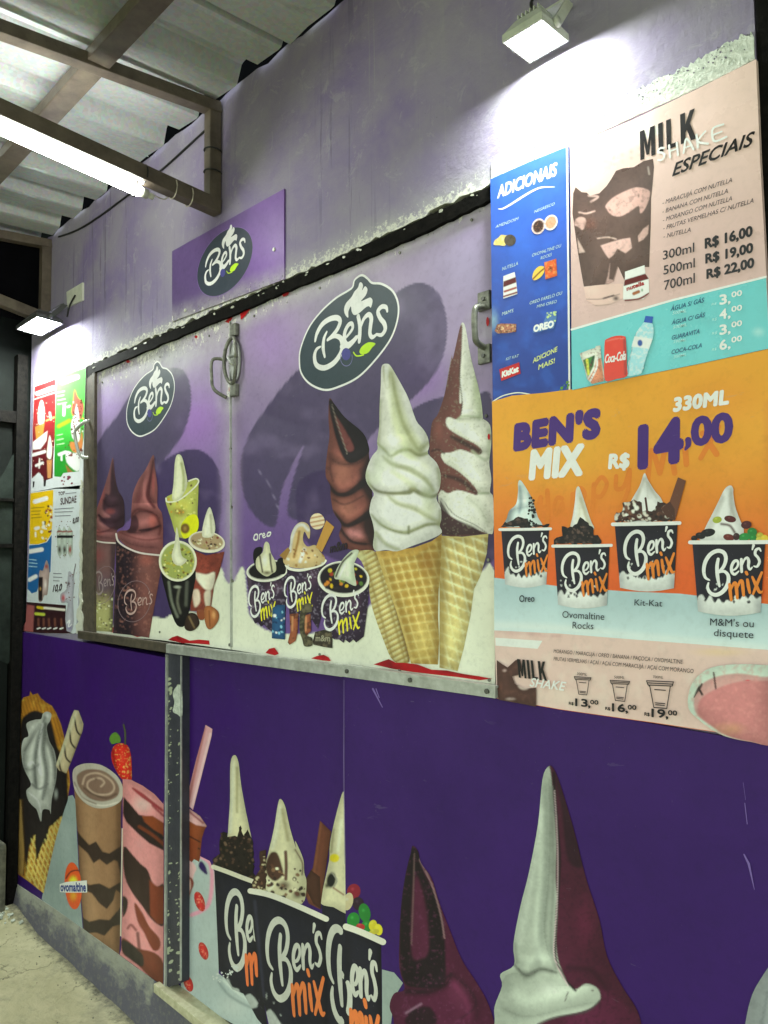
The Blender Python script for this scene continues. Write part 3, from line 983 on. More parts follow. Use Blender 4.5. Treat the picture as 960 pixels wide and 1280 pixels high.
solid('hasp', join(box_geo((XE - .025, -0.10, 1.83), (.02, .12, .016)), box_geo((XE - .025, -0.13, 1.60), (.02, .18, .02))), 'black_steel', dr, .002)
M['step_mat'] = simple_mat('dirty_concrete', (0.16, 0.16, 0.12), 0.8, 0.0, 20, 0.5, 0.9, (0.05, 0.05, 0.04))
stp = solid('concrete_step', box_geo((XE - .01, -0.30, 0.0), (.12, .44, .33)), 'step_mat', None, 0.02)
me = stp.data; at = me.color_attributes.new('Col', 'FLOAT_COLOR', 'POINT'); at.data.foreach_set('color', [0.6, 0.6, 0.6, 1] * len(me.vertices))
tag(stp, 'rough concrete block at the foot of the dark door', 'step')
deb = []
for i in range(60):
    x = -4.0 + rg.gauss(0, .05); y = -0.06 - abs(rg.gauss(0, .1)); s = rg.uniform(.004, .014)
    a = rg.random() * 3
    R = Matrix.Rotation(a, 3, 'Z') @ Matrix.Rotation(a * 2, 3, 'X')
    deb.append(box_geo((x, y, FZ + .012 + max(0, .03 * (1 - math.hypot((x + 4) / .25, y / .3)))), (s * 1.6, s, s * .6), R))
dbo = solid('rubble', join(*deb), 'plaster', None)
tag(dbo, 'white plaster crumbs scattered in the corner of the floor', 'rubble', kind='stuff')
grit = []
for i in range(130):
    x = rg.uniform(-4.0, -1.2); y = -0.055 - abs(rg.gauss(0, .10)); q3 = rg.uniform(.001, .0035) * (1.8 if rg.random() < .06 else 1)
    R = Matrix.Rotation(rg.random() * 3, 3, 'Z') @ Matrix.Rotation(rg.random() * 3, 3, 'X')
    grit.append(box_geo((x, y, FZ + .004), (q3 * 1.6, q3, q3 * .7), R))
tag(solid('grit', join(*grit), 'step_mat', None), 'dark grit gathered along the foot of the skirting', 'grit', kind='stuff')
# dark sheet behind the upper left bracket
ds = solid('dark_sheet', box_geo((X2 - 0.05, -1.0, 2.9), (.006, 1.94, .42)), 'dark_void', None)
tag(ds, 'dark translucent sheet closing the bracket above the doorway', 'sheet')
# pillar on the right edge
pil = solid('pillar', box_geo((XR + 0.302, 0.08, 1.85), (0.6, 0.16, 4.05)), 'black_steel', None, 0.004)
tag(pil, 'black pillar along the right edge beside the price boards', 'pillar')

# ------------------------------------------------------------------ lower panels, post, sills
V1 = C(60, 27, 102, 0.92)
def panel(name, label, poly, y0, y1, sp=14):
    r = P(*poly[0], y0)
    t = thing(name, label, 'panel', (r.x, y0, 0.0))
    return t
panL = panel('purple_panel', 'left purple vinyl panel with waffle cone, strawberry and tall milkshake prints', [(28, 792)], -0.006, 0.06)
slab('board', [(28, 790), (95, 801), (207, 822), (206, 1234), (150, 1195), (100, 1160), (60, 1131), (20, 1104)], -0.006, 0.05, 'vinyl', panL, V1, 12)
panM = panel('purple_panel', 'middle recessed purple vinyl panel with a pink straw and sundae cup prints', [(230, 828)], 0.03, 0.06)
slab('board', [(222, 815), (440, 845), (440, 1330), (222, 1250)], 0.032, 0.065, 'vinyl', panM, V1, 14)
panR = panel('purple_panel', 'wide right purple vinyl panel with two giant chocolate swirl prints', [(430, 850)], -0.008, 0.06)
slab('board', [(429, 846), (620, 870), (960, 930), (1180, 970), (1180, 1420), (434, 1420), (432, 1130)], -0.008, 0.06, 'vinyl', panR, V1, 16)
post = thing('post', 'chipped dark grey post between the left and middle purple panels', 'post', (-2.58, 0.0, -0.03))
slab('shaft', [(207, 812), (226.5, 815), (226, 1229), (205, 1236)], -0.002, 0.06, 'grey_post', post)
slab('edge_strip', [(206.8, 818), (208.3, 819), (206.6, 1233), (204.6, 1235)], -0.009, 0.0, 'sill', post)
slab('edge_strip', [(225.4, 820), (226.4, 820), (225.9, 1226), (224.6, 1226)], -0.0045, 0.0, 'sill', post)
rg = random.Random(21)
ch = []
for i in range(95):
    t = rg.random() ** 0.8; py = 840 + 385 * t; px = (210 + rg.random() * 4) if rg.random() < .6 else (220 + rg.random() * 5)
    r = rg.uniform(.3, 1.3) * (1.8 if t > .85 or t < .1 else 1)
    ch.append(ell(px, py, r, r * rg.uniform(.9, 2.4), rg.uniform(0, 90), 7) + np.random.RandomState(i).uniform(-.3, .3, (7, 2)))
chips('paint_chips', post, ch, -0.002, C(150, 155, 135))
slab('bare_patch', cr([(219, 860), (226, 858), (227, 894), (222, 893), (216, 889), (218, 878), (216, 868)], True, 5), -0.0035, 0.0, 'plaster', post)

def sill(name, label, top, bot, y, mat, screws):
    a = P(*top[0], y)
    t = thing(name, label, 'sill', a)
    slab('rail', list(top) + list(bot)[::-1], y, 0.03, mat, t)
    slab('lip', [(top[0][0], top[0][1] - 1.2), (top[1][0], top[1][1] - 1.2), (top[1][0], top[1][1] + 1.5), (top[0][0], top[0][1] + 1.5)], y - 0.003, y + 0.01, mat, t)
    for s in screws:
        c = P(*s, y); r = .006
        solid('screw', tube_geo([(c.x, y - .004, c.z), (c.x, y + .002, c.z)], r, 10), 'bolt', t)
sill('sill', 'middle length of pale aluminium sill above the recessed purple panel', [(207.5, 806), (427, 832.5)], [(207.5, 816), (427, 846)], -0.020, 'sill', [])
sill('sill', 'right length of pale aluminium sill with three screws under the big ice cream shutter', [(427, 831.5), (619, 859)], [(427, 845.5), (619, 873)], -0.022, 'sill', [(434, 839), (513, 850), (609, 864)])
sill('sill', 'brown rusty length of sill under the left shutter', [(97, 789.5), (207, 805)], [(97, 798), (207, 815.5)], -0.016, 'brown_sill', [])

# ================================================================== PRINTED ART
_capv, _ = text_mesh('H')
CAP = _capv[:, 1].max()

def lettering(name, board, items, depth, color, mat='vinyl', bold=0.0, shear=0.0, spacing=1.0, jitter=0.0):
    """flat print lettering, one mesh; items: (text, baseline left, baseline right, top left of the capitals)"""
    d = next_depth(board, depth)
    for it in items:
        V, F = [], []
        body, bl, br, tl = it[:4]
        v, f = text_mesh(body, 0.0 if bold > 0.01 else bold, shear, spacing)
        if not len(f): continue
        o, ux, uy = affine(bl, br, tl, d)
        x = (v[:, 0] - v[:, 0].min()) / (v[:, 0].max() - v[:, 0].min()); y = v[:, 1] / (CAP + bold)
        if jitter: y = y + jitter * np.sin(x * len(body) * 2.3 + len(body))
        q = o + x[:, None] * ux + y[:, None] * uy
        if bold > 0.01:      # heavy letters: the same outline laid round a small circle, each a hair above the last
            em = np.hypot(*uy) / CAP; q2, f2, dz = [], [], []
            for j in range(10):
                a_ = 2 * math.pi * j / 10; r_ = bold * em
                off = np.array([math.cos(a_), math.sin(a_)]) * r_
                f2 += [tuple(i + len(q2) for i in t) for t in f]; q2 += (q + off).tolist(); dz += [3.0e-6 * j] * len(q)
            q = np.array(q2); f = f2
            pos = np.c_[q[:, 0], d - np.array(dz), q[:, 1]]
            f = orient(pos, f)
        else:
            pos = np.c_[q[:, 0], np.full(len(q), d), q[:, 1]]
            f = orient(pos, f)
        mesh_obj(name, pos, f, M[mat], board, np.tile(np.asarray(color, float), (len(q), 1)), np.zeros(len(q)))

WHITE = C(228, 232, 222)
CREAM = C(214, 218, 190)

# ---- script lettering "Ben's" and "mix" as brush strokes in a unit box
def _ub(pts): p = np.asarray(pts, float); return np.c_[(p[:, 0] - 745) / 190.0, (390 - p[:, 1]) / 155.0]
BENS = [(_ub(a), np.array(w) / 155.0) for a, w in [
    ([(797, 262), (793, 285), (795, 315), (801, 344)], [9, 11, 11, 7]),
    ([(768, 322), (754, 312), (749, 290), (755, 264), (772, 244), (795, 237), (815, 245), (822, 264), (815, 286), (800, 301)], [5, 9, 11, 12, 12, 12, 12, 11, 10, 9]),
    ([(800, 301), (818, 302), (830, 318), (827, 342), (812, 361), (790, 369), (771, 361), (762, 344), (765, 330)], [7, 9, 11, 12, 12, 12, 11, 9, 5]),
    ([(840, 302), (853, 298), (861, 286), (858, 275), (848, 276), (840, 290), (841, 306), (850, 314), (863, 306)], [4, 6, 7, 8, 9, 9, 9, 8, 4]),
    ([(871, 272), (871, 290), (872, 309)], [8, 9, 8]),
    ([(873, 290), (880, 275), (889, 270), (894, 280), (893, 296), (898, 305), (905, 299)], [5, 6, 8, 9, 8, 7, 3]),
    ([(909, 236), (905, 248)], [8, 4]),
    ([(931, 256), (926, 248), (916, 251), (914, 263), (922, 273), (927, 286), (920, 299), (910, 297)], [4, 7, 8, 8, 8, 8, 7, 4])]]
MIXS = [(_ub(a), np.array(w) / 155.0) for a, w in [
    ([(834, 342), (836, 366), (839, 389)], [9, 10, 8]),
    ([(837, 360), (846, 342), (853, 341), (856, 362), (858, 385)], [5, 8, 10, 10, 8]),
    ([(857, 358), (866, 338), (873, 337), (876, 358), (878, 379)], [5, 8, 10, 10, 8]),
    ([(890, 334), (893, 354), (897, 373)], [8, 10, 7]),
    ([(886, 312), (889, 318)], [9, 8]),
    ([(905, 328), (915, 350), (927, 374), (936, 372)], [7, 10, 9, 4]),
    ([(934, 318), (920, 348), (907, 378)], [7, 9, 6])]]

def bens(board, depth, bl, br, tl, mixc, white=WHITE, mix=True, clip=None):
    b = draw_strokes('brush_lettering', board, BENS, bl, br, tl, depth, white, n=4)
    if mix: draw_strokes('brush_lettering', board, MIXS, bl, br, tl, depth, mixc, n=4)

# ---- the oval logo, traced once, then set at three places
def _lz(pts): return Z(360, 340, 6.0, pts)
LOGO_C = np.array([-1.6084, 2.1224])
def logo(board, depth, centre, s, ring=True, dark=C(62, 74, 82), light=C(208, 224, 208), sx=1.0):
    cw = wall2(centre, depth)
    def W(pts):
        w = PP(_lz(pts), 0.012)[:, [0, 2]]
        return cw + (w - LOGO_C) * s * np.array([sx, 1.0])
    out = W(cr([(80, 700), (90, 600), (150, 450), (240, 330), (350, 230), (440, 175), (478, 145), (492, 95), (530, 62), (560, 60), (592, 84), (625, 115), (700, 125), (780, 180), (820, 280), (812, 400), (760, 540), (650, 690), (520, 820), (380, 890), (270, 915), (160, 870), (95, 790)]))
    if not ring: out = W(ell(450, 520, 330, 470, 0, 40)); out = cw + np.c_[np.cos(np.linspace(0, 6.2832, 48, endpoint=False)) * .2178 * s * sx, np.sin(np.linspace(0, 6.2832, 48, endpoint=False)) * .1385 * s]
    flat_polys('logo_oval', board, [out], depth, dark, tocoord='wall')
    if ring:
        flat_polys('logo_ring', board, ribbon(np.vstack([out, out[:1]]), 0.0062 * s), depth, C(215, 208, 226), tocoord='wall')
    else:
        flat_polys('logo_ring', board, ribbon(np.vstack([out, out[:1]]), 0.003 * s), depth, C(120, 100, 150), tocoord='wall')
    fl = W(cr([(445, 375), (422, 350), (415, 310), (430, 265), (470, 220), (492, 180), (518, 150), (530, 115), (545, 112), (556, 135), (550, 170), (572, 140), (590, 165), (575, 210), (540, 252), (582, 235), (612, 225), (628, 250), (615, 300), (600, 290), (575, 300), (522, 345), (490, 355), (472, 330), (465, 290), (447, 330)], True, 4))
    U = 1 / 6.0 * 0.00205 * 6   # metres of wall per traced unit at the logo
    def st(pts, w): return ribbon(W(cr(pts, False, 6)), np.array(w) * 0.00048 * s)
    P_ = [fl]
    P_ += st([(285, 480), (264, 530), (258, 600), (270, 668)], [14, 26, 30, 16])
    P_ += st([(198, 548), (212, 490), (250, 425), (305, 385), (360, 375), (385, 400), (370, 450), (335, 500), (292, 540)], [18, 30, 34, 34, 34, 32, 30, 28, 20])
    P_ += st([(292, 540), (345, 512), (390, 530), (402, 590), (385, 650), (335, 715), (265, 750), (208, 728), (193, 665), (208, 612), (240, 590)], [18, 26, 34, 36, 36, 36, 34, 32, 32, 24, 10])
    P_ += st([(405, 545), (445, 505), (478, 455), (472, 420), (445, 432), (420, 485), (418, 545), (440, 575), (478, 550), (505, 515)], [12, 18, 22, 26, 28, 30, 30, 30, 24, 14])
    P_ += st([(395, 590), (440, 590), (480, 560), (530, 500)], [30, 34, 26, 14])
    P_ += st([(520, 365), (532, 430), (532, 500), (528, 555)], [28, 30, 30, 24])
    P_ += st([(535, 455), (562, 385), (598, 352), (618, 380), (612, 440), (608, 495), (625, 522), (655, 505)], [18, 24, 30, 32, 30, 28, 26, 16])
    P_ += st([(738, 330), (728, 298), (695, 295), (668, 330), (685, 380), (715, 420), (722, 465), (695, 505), (655, 500)], [14, 24, 28, 28, 28, 30, 28, 24, 14])
    flat_polys('logo_lettering', board, P_, depth, light, tocoord='wall')
    flat_polys('logo_berry', board, [W(ell(430, 648, 34, 46))], depth, C(78, 76, 140), tocoord='wall')
    if ring: flat_polys('logo_berry_outline', board, ribbon(W(ell(432, 675, 44, 62, 0, 24, -20, 220)), 0.0022 * s), depth, C(120, 118, 160), tocoord='wall')
    flat_polys('logo_leaf', board, [W(cr([(530, 630), (550, 590), (600, 560), (650, 570), (625, 600), (592, 640), (548, 650)], True, 4))] + ribbon(W(cr([(485, 635), (510, 662), (560, 655)], False, 4)), 0.004 * s), depth, C(176, 208, 52), tocoord='wall')

# ------------------------------------------------------------------ small sign above the hatch
D = -0.006
sg = thing('sign', 'small purple sign with an oval white script logo above the hatch', 'sign', P(285, 330, D))
slab('board', [(215, 314), (355, 236), (355, 349), (215, 402)], D, 0.0, 'vinyl', sg, C(112, 84, 140), 7,
     wear=lambda v: np.clip(1 - (dist_line([(215, 402), (355, 349)], v)) / 22, 0, 1) * .7,
     ops=[o_grad((215, 360), (355, 300), C(86, 72, 110), C(118, 88, 152), .8), o_blob(330, 330, 40, 60, C(128, 96, 164), .8), o_blob(285, 270, 60, 25, C(94, 80, 120), .6)])
logo(sg, D, (279.5, 328), 0.80, False, C(58, 66, 78), sx=1.0)
for s in ((343, 312), (232, 388)):
    c = P(*s, D); solid('screw', tube_geo([(c.x, D - .004, c.z), (c.x, D + .002, c.z)], .006, 8), 'white_plastic', sg)

# ------------------------------------------------------------------ shutters
DS = 0.012
lfA = cr(Z(90, 380, 4.174, [(555, 335), (600, 370), (622, 470), (612, 580), (565, 700), (440, 870), (400, 960), (330, 1100), (180, 1200), (60, 1200), (70, 900), (145, 705), (230, 590), (290, 490), (380, 390), (470, 345)]), True, 5)
lfB = cr(Z(90, 560, 4.174, [(440, 110), (530, 35), (640, 5), (725, 50), (775, 150), (782, 300), (765, 450), (745, 600), (700, 760), (560, 900), (430, 900), (380, 600), (400, 250)]), True, 5)
lfC = cr(Z(300, 340, 2.8235, [(570, 60), (640, 38), (700, 75), (730, 170), (722, 280), (680, 370), (600, 455), (480, 560), (430, 640), (400, 760), (330, 850), (180, 870), (180, 760), (225, 610), (150, 760), (120, 900), (30, 830), (0, 690), (30, 580), (100, 470), (200, 350), (350, 240), (480, 130)]), True, 5)
lfD = cr([(505, 520), (545, 498), (590, 496), (616, 506), (618, 700), (480, 700), (490, 560)], True, 5)
lfE = cr(Z(280, 580, 2.6667, [(250, 60), (330, 20), (420, 60), (440, 200), (420, 320), (330, 300), (260, 240), (240, 150)]), True, 5)
DARK = C(72, 64, 92)
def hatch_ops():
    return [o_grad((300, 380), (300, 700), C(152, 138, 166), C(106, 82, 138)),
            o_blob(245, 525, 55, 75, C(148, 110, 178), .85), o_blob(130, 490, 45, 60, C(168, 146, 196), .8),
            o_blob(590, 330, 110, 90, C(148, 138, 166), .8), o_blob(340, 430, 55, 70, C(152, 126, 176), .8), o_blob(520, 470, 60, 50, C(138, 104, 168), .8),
            o_poly(lfA, DARK, 1.8, .9), o_poly(lfB, C(66, 54, 92), 2, .95), o_poly(lfC, DARK, 1.8, .9), o_poly(lfD, C(68, 60, 88), 1.8, .9), o_poly(lfE, C(66, 52, 90), 2.5, .85),
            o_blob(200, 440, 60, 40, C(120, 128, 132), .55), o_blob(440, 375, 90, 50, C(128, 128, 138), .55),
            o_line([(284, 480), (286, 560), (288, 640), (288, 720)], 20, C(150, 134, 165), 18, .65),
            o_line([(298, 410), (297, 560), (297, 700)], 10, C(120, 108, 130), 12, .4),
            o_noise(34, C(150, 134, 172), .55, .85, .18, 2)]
milkA = cr(np.vstack([Z(90, 560, 4.174, [(330, 900), (430, 882), (480, 890), (520, 868), (600, 850), (680, 850), (735, 720), (765, 628), (785, 632), (800, 690), (825, 706), (850, 690), (880, 622), (900, 640), (915, 780)]), [(313, 770), (340, 790), (400, 790), (460, 760), (480, 720), (500, 700), (560, 720), (600, 715), (611, 704), (617, 712), (640, 740), (640, 900), (250, 860), (90, 830), (90, 790), (150, 780)]]), True, 4)
mcol = C(206, 214, 192)
def hatch_wear(v):
    d = dist_line([(108, 470), (288, 393), (360, 360), (440, 325), (613, 245)], v)
    d = np.where(v[:, 0] < 292, d * 0.62, d)
    w = np.clip(1 - d / 30, 0, 1) ** 0.9 * 0.95
    e = dist_line([(287, 400), (288, 520), (289, 800)], v)
    w = np.maximum(w, np.clip(1 - e / 9, 0, 1) * .35 + np.clip(1 - dist_line([(287, 400), (287, 500)], v) / 22, 0, 1) * .45)
    b = dist_line([(104, 792), (288, 812), (618, 868)], v)
    w = np.maximum(w, np.clip(1 - b / 10, 0, 1) * .35)
    w = np.maximum(w, np.clip(1 - dist_line([(117, 470), (107, 780)], v) / 9, 0, 1) * .25)
    return np.maximum(w, np.clip(1 - np.hypot(v[:, 0] - 606, v[:, 1] - 408) / 32, 0, 1) * .5)
hL = thing('shutter', 'left purple shutter printed with chocolate swirl cups and a small oval logo', 'shutter', P(200, 620, DS))
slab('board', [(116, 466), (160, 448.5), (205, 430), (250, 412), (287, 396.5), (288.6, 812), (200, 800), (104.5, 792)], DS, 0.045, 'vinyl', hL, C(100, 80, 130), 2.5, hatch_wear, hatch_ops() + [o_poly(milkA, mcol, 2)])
hR = thing('shutter', 'right purple shutter printed with three big ice cream cones and an oval logo', 'shutter', P(450, 620, DS))
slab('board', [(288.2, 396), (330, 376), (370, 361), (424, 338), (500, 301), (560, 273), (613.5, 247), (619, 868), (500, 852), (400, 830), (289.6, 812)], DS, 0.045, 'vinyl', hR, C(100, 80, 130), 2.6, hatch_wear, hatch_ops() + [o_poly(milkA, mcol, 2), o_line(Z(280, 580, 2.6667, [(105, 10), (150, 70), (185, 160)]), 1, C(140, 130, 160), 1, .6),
     o_noise(30, C(215, 215, 190), .5, .8, .0)])
logo(hL, DS, (188, 503.5), 0.92, True)
logo(hR, DS, (434.5, 423), 1.0, True)

def o_stripes(origin, du, step, w, c, a=1.0, soft=0.8, bend=0.0):
    """parallel printed lines"""
    du = np.array(du, float); du /= np.hypot(*du); nn = np.array([-du[1], du[0]])
    def f(p, col):
        q = p - np.array(origin, float)
        s = q @ nn + bend * (q @ du) ** 2
        d = np.abs((s / step + 0.5) % 1 - 0.5) * step
        k = (sstep((w / 2 - d) / soft + .5) * a)[:, None]
        return col * (1 - k) + np.asarray(c) * k
    return f

# ---- right shutter: dark chocolate swirl
zr = lambda pts: Z(390, 380, 2.6667, pts)
CH, CHD, CHL = C(116, 72, 66), C(34, 28, 32), C(150, 100, 88)
picture('printed_swirl', hR, cr(zr([(58, 315), (76, 335), (110, 378), (170, 430), (190, 478), (190, 505), (200, 560), (200, 620), (205, 680), (212, 760), (215, 818), (150, 822), (110, 810), (90, 770), (98, 735), (72, 695), (62, 640), (60, 605), (45, 570), (50, 500), (58, 440), (55, 380)]), True, 4), DS, CH, [
    o_blob(*zr([(100, 560)])[0], 22, 26, CHL, .9), o_blob(*zr([(110, 680)])[0], 24, 20, CHL, .8), o_blob(*zr([(140, 765)])[0], 26, 14, C(160, 110, 112), .8),
    o_poly(cr(zr([(56, 315), (110, 370), (180, 430), (195, 490), (140, 530), (110, 520), (90, 480), (70, 410)]), True, 4), CHD, 3),
    o_poly(cr(zr([(75, 370), (110, 420), (140, 480), (118, 490), (95, 440)]), True, 4), C(108, 62, 62), 3), o_line(zr([(66, 335), (85, 400), (118, 500)]), 1.2, C(120, 112, 104), 1),
    o_line(zr([(200, 520), (185, 590), (210, 660), (195, 740), (215, 800)]), [18, 22, 16, 22, 16], CHD, 10, .9),
    o_line(zr([(50, 590), (80, 630), (120, 632), (165, 600), (200, 580)]), [2, 4, 6, 8, 10], CHD, 3, .9), o_line(zr([(72, 690), (108, 735), (140, 730), (190, 700)]), [2, 4, 6, 9], CHD, 3, .9),
    o_line(zr([(90, 740), (130, 790), (180, 800)]), 3, CHD, 2, .8), o_line(zr([(70, 650), (110, 668), (170, 640)]), 2, CHD, 3, .6),
    o_fold(zr([(48, 590), (85, 636), (140, 626), (200, 580)]), 9, .5, 7, .9, CHD, .5), o_fold(zr([(66, 690), (108, 738), (150, 728), (205, 690)]), 9, .5, 7, .9, CHD, .5), o_fold(zr([(90, 745), (130, 790), (205, 800)]), 7, .4, 5, .8, CHD, .5), o_fold(zr([(50, 500), (90, 530), (150, 530), (190, 500)]), 8, .5, 6, .7, CHD, .5), o_line(zr([(60, 500), (62, 560), (70, 590)]), 3, C(90, 52, 50), 3, .7), o_noise(5, CHD, .55, .8, .25, 3)], 2.1)
# ---- right shutter: right two-flavour swirl and its cone
def waffle(base, dirs, light, dark, step=10):
    ops = []
    for (o, d, b) in dirs:
        ops += [o_stripes(o, d, step, step * .5, dark, .45, step * .35, b), o_stripes((o[0], o[1] + step * .5), d, step, step * .20, light, .85, 1.2, b)]
    return ops
WC, WL, WD = C(196, 176, 116), C(222, 212, 158), C(150, 122, 62)
picture('printed_cone', hR, zr([(425, 772), (500, 776), (588, 766), (583, 830), (562, 905), (540, 950), (528, 1040), (505, 1150), (485, 1224), (425, 1212)]), DS, C(200, 186, 130),
        waffle(WC, [((560, 700), (.22, 1), 0), ((560, 680), (1, .42), 0.0)], C(222, 216, 170), C(142, 120, 66), 12.5) +
        [o_line(zr([(425, 772), (588, 768)]), 7, C(205, 190, 130), 2), o_blob(*zr([(470, 1100)])[0], 30, 60, C(206, 198, 140), .7), o_line(zr([(432, 780), (428, 1210)]), 12, C(160, 138, 80), 9, .7), o_noise(4, C(170, 150, 95), .5, .8, .4, 8)], 2.0)
WS = C(214, 222, 200)
z4 = lambda pts: Z(450, 440, 4.9222, pts)
two = np.vstack([zr([(500, 62), (512, 80), (530, 180), (560, 300), (570, 380)]), z4([(755, 410), (800, 450), (808, 560), (795, 680), (808, 780), (800, 860), (820, 900), (820, 1100), (770, 1118), (500, 1120), (480, 900), (430, 640), (432, 520), (445, 430), (480, 380), (520, 260), (545, 120), (565, 20)]), zr([(470, 180), (490, 90)])])
picture('printed_swirl', hR, cr(two, True, 4), DS, WS, [
    o_blob(*z4([(720, 200)])[0], 10, 60, C(190, 200, 165), .7), o_line(z4([(745, 300), (740, 400)]), 8, C(170, 180, 150), 6, .6),
    o_poly(cr(np.vstack([zr([(499, 62), (499, 150), (494, 240), (492, 330)]), z4([(632, 300), (622, 380), (595, 415), (545, 400), (528, 425), (545, 470), (620, 520), (700, 560), (748, 600), (740, 630), (700, 628), (620, 600), (560, 618), (500, 625), (520, 680), (600, 730), (680, 800), (726, 860), (715, 880), (680, 870), (600, 850), (540, 870), (500, 850), (480, 900), (500, 960), (560, 1010), (640, 1060), (740, 1100), (770, 1125), (480, 1140), (420, 900), (410, 500), (470, 370)]), zr([(440, 300), (470, 150)])]), True, 3), C(110, 72, 68), 1.6),
    o_line(z4([(560, 520), (640, 560), (740, 615)]), [3, 6, 5], C(58, 48, 46), 4, .85), o_line(z4([(520, 760), (620, 790), (715, 868)]), [3, 6, 4], C(58, 46, 46), 4, .8),
    o_poly(z4([(490, 900), (560, 1015), (700, 1075), (770, 1125), (490, 1130)]), C(66, 50, 54), 3, .9), o_blob(*z4([(480, 480)])[0], 9, 22, C(136, 88, 80), .8), o_line(z4([(440, 610), (480, 600), (520, 625)]), 2, C(50, 40, 40), 2, .8),
    o_line(z4([(620, 0), (612, 150), (628, 300), (620, 390)]), 1.4, C(70, 60, 56), 1.2, .8), o_noise(2.2, C(140, 140, 120), .66, .8, .35, 6, 2), o_line(z4([(500, 900), (580, 1000), (700, 1060), (775, 1110)]), 1.3, C(80, 76, 70), 1.4, .7),
    o_line(z4([(600, 415), (640, 395), (750, 400)]), 2.5, C(165, 175, 150), 3, .7), o_line(z4([(690, 610), (760, 660), (795, 650)]), 3, C(160, 170, 148), 4, .8), o_line(z4([(730, 870), (790, 870)]), 2.4, C(160, 170, 148), 3, .8), o_fold(z4([(600, 412), (660, 405), (755, 402)]), 8, .3, 7, .6, C(120, 126, 100)), o_fold(z4([(560, 480), (640, 545), (740, 600), (800, 610)]), 9, .3, 7, .5, C(120, 126, 100)), o_fold(z4([(520, 660), (620, 760), (720, 850), (810, 862)]), 10, .32, 7, .6, C(120, 126, 100)), o_fold(z4([(760, 20), (735, 200), (750, 400)]), 3, .2, 9, .35, C(140, 148, 116)), o_fold(z4([(650, 880), (740, 960), (800, 1080)]), 10, .25, 8, .4, C(130, 138, 110)), o_line(z4([(800, 480), (795, 560), (800, 640)]), 6, C(170, 180, 155), 6, .6)], 2.0)
# ---- middle: wrapped left side of the waffle cone, the front cone, vanilla swirl
picture('printed_cone', hR, cr(zr([(135, 832), (160, 822), (215, 828), (240, 900), (275, 1000), (305, 1100), (325, 1192), (272, 1190), (238, 1120), (200, 1010), (185, 920), (165, 858)]), True, 4), DS, C(196, 182, 124),
        [o_stripes(zr([(200, 900)])[0], (1, -.55), 6.5, 2.6, C(150, 124, 70), .75, 1.6), o_stripes(zr([(200, 907)])[0], (1, -.55), 6.5, 1.6, C(224, 214, 170), .7, 1.2), o_stripes(zr([(190, 900)])[0], (.28, 1), 14, 3, C(156, 132, 76), .6, 2), o_blob(*zr([(160, 845)])[0], 14, 10, C(218, 208, 160), .8), o_line(zr([(215, 830), (262, 950), (325, 1190)]), 4, C(128, 98, 44), 4, .8)], 2.0)
picture('printed_cone', hR, zr([(212, 824), (270, 822), (340, 812), (400, 790), (432, 766), (430, 860), (422, 960), (420, 1040), (424, 1120), (420, 1202), (330, 1198), (310, 1120), (280, 1020), (250, 940)]), DS, C(190, 162, 92),
        [o_stripes(zr([(300, 850)])[0], (1, -.16), 11, 5, C(156, 124, 58), .55, 4, -.0012), o_stripes(zr([(300, 864)])[0], (1, -.16), 11, 2.2, C(214, 196, 134), .9, 1.4, -.0012),
         o_stripes(zr([(330, 850)])[0], (.30, 1), 10, 4.5, C(160, 128, 62), .45, 4), o_stripes(zr([(345, 850)])[0], (.30, 1), 10, 1.9, C(210, 190, 128), .75, 1.4),
         o_poly(zr([(215, 824), (340, 812), (432, 766), (432, 782), (345, 838), (225, 850)]), C(196, 160, 82), 4, .8), o_blob(*zr([(385, 860)])[0], 20, 28, C(140, 100, 44), .75), o_line(zr([(425, 780), (416, 1000), (418, 1200)]), 8, C(146, 118, 60), 7, .6), o_line(zr([(216, 826), (335, 1195)]), 5, C(206, 184, 116), 4, .6),
         o_blob(*zr([(370, 1120)])[0], 24, 46, C(200, 184, 118), .6), o_noise(3.5, C(150, 120, 60), .5, .8, .35, 12)], 1.9)
van = z4([(140, 78), (165, 72), (185, 82), (215, 130), (260, 210), (300, 290), (345, 420), (385, 470), (415, 520), (426, 580), (418, 625), (470, 680), (496, 750), (492, 830), (470, 900), (497, 960), (500, 1030), (490, 1070), (503, 1112), (440, 1150), (330, 1190), (230, 1226), (160, 1218), (100, 1225), (80, 1190), (88, 1110), (75, 1040), (58, 980), (70, 910), (85, 870), (45, 810), (34, 760), (48, 700), (75, 640), (108, 598), (105, 550), (118, 460), (120, 340), (128, 200), (130, 110)])
SH = C(146, 150, 116); SH2 = C(108, 112, 82); HI = C(226, 230, 208)
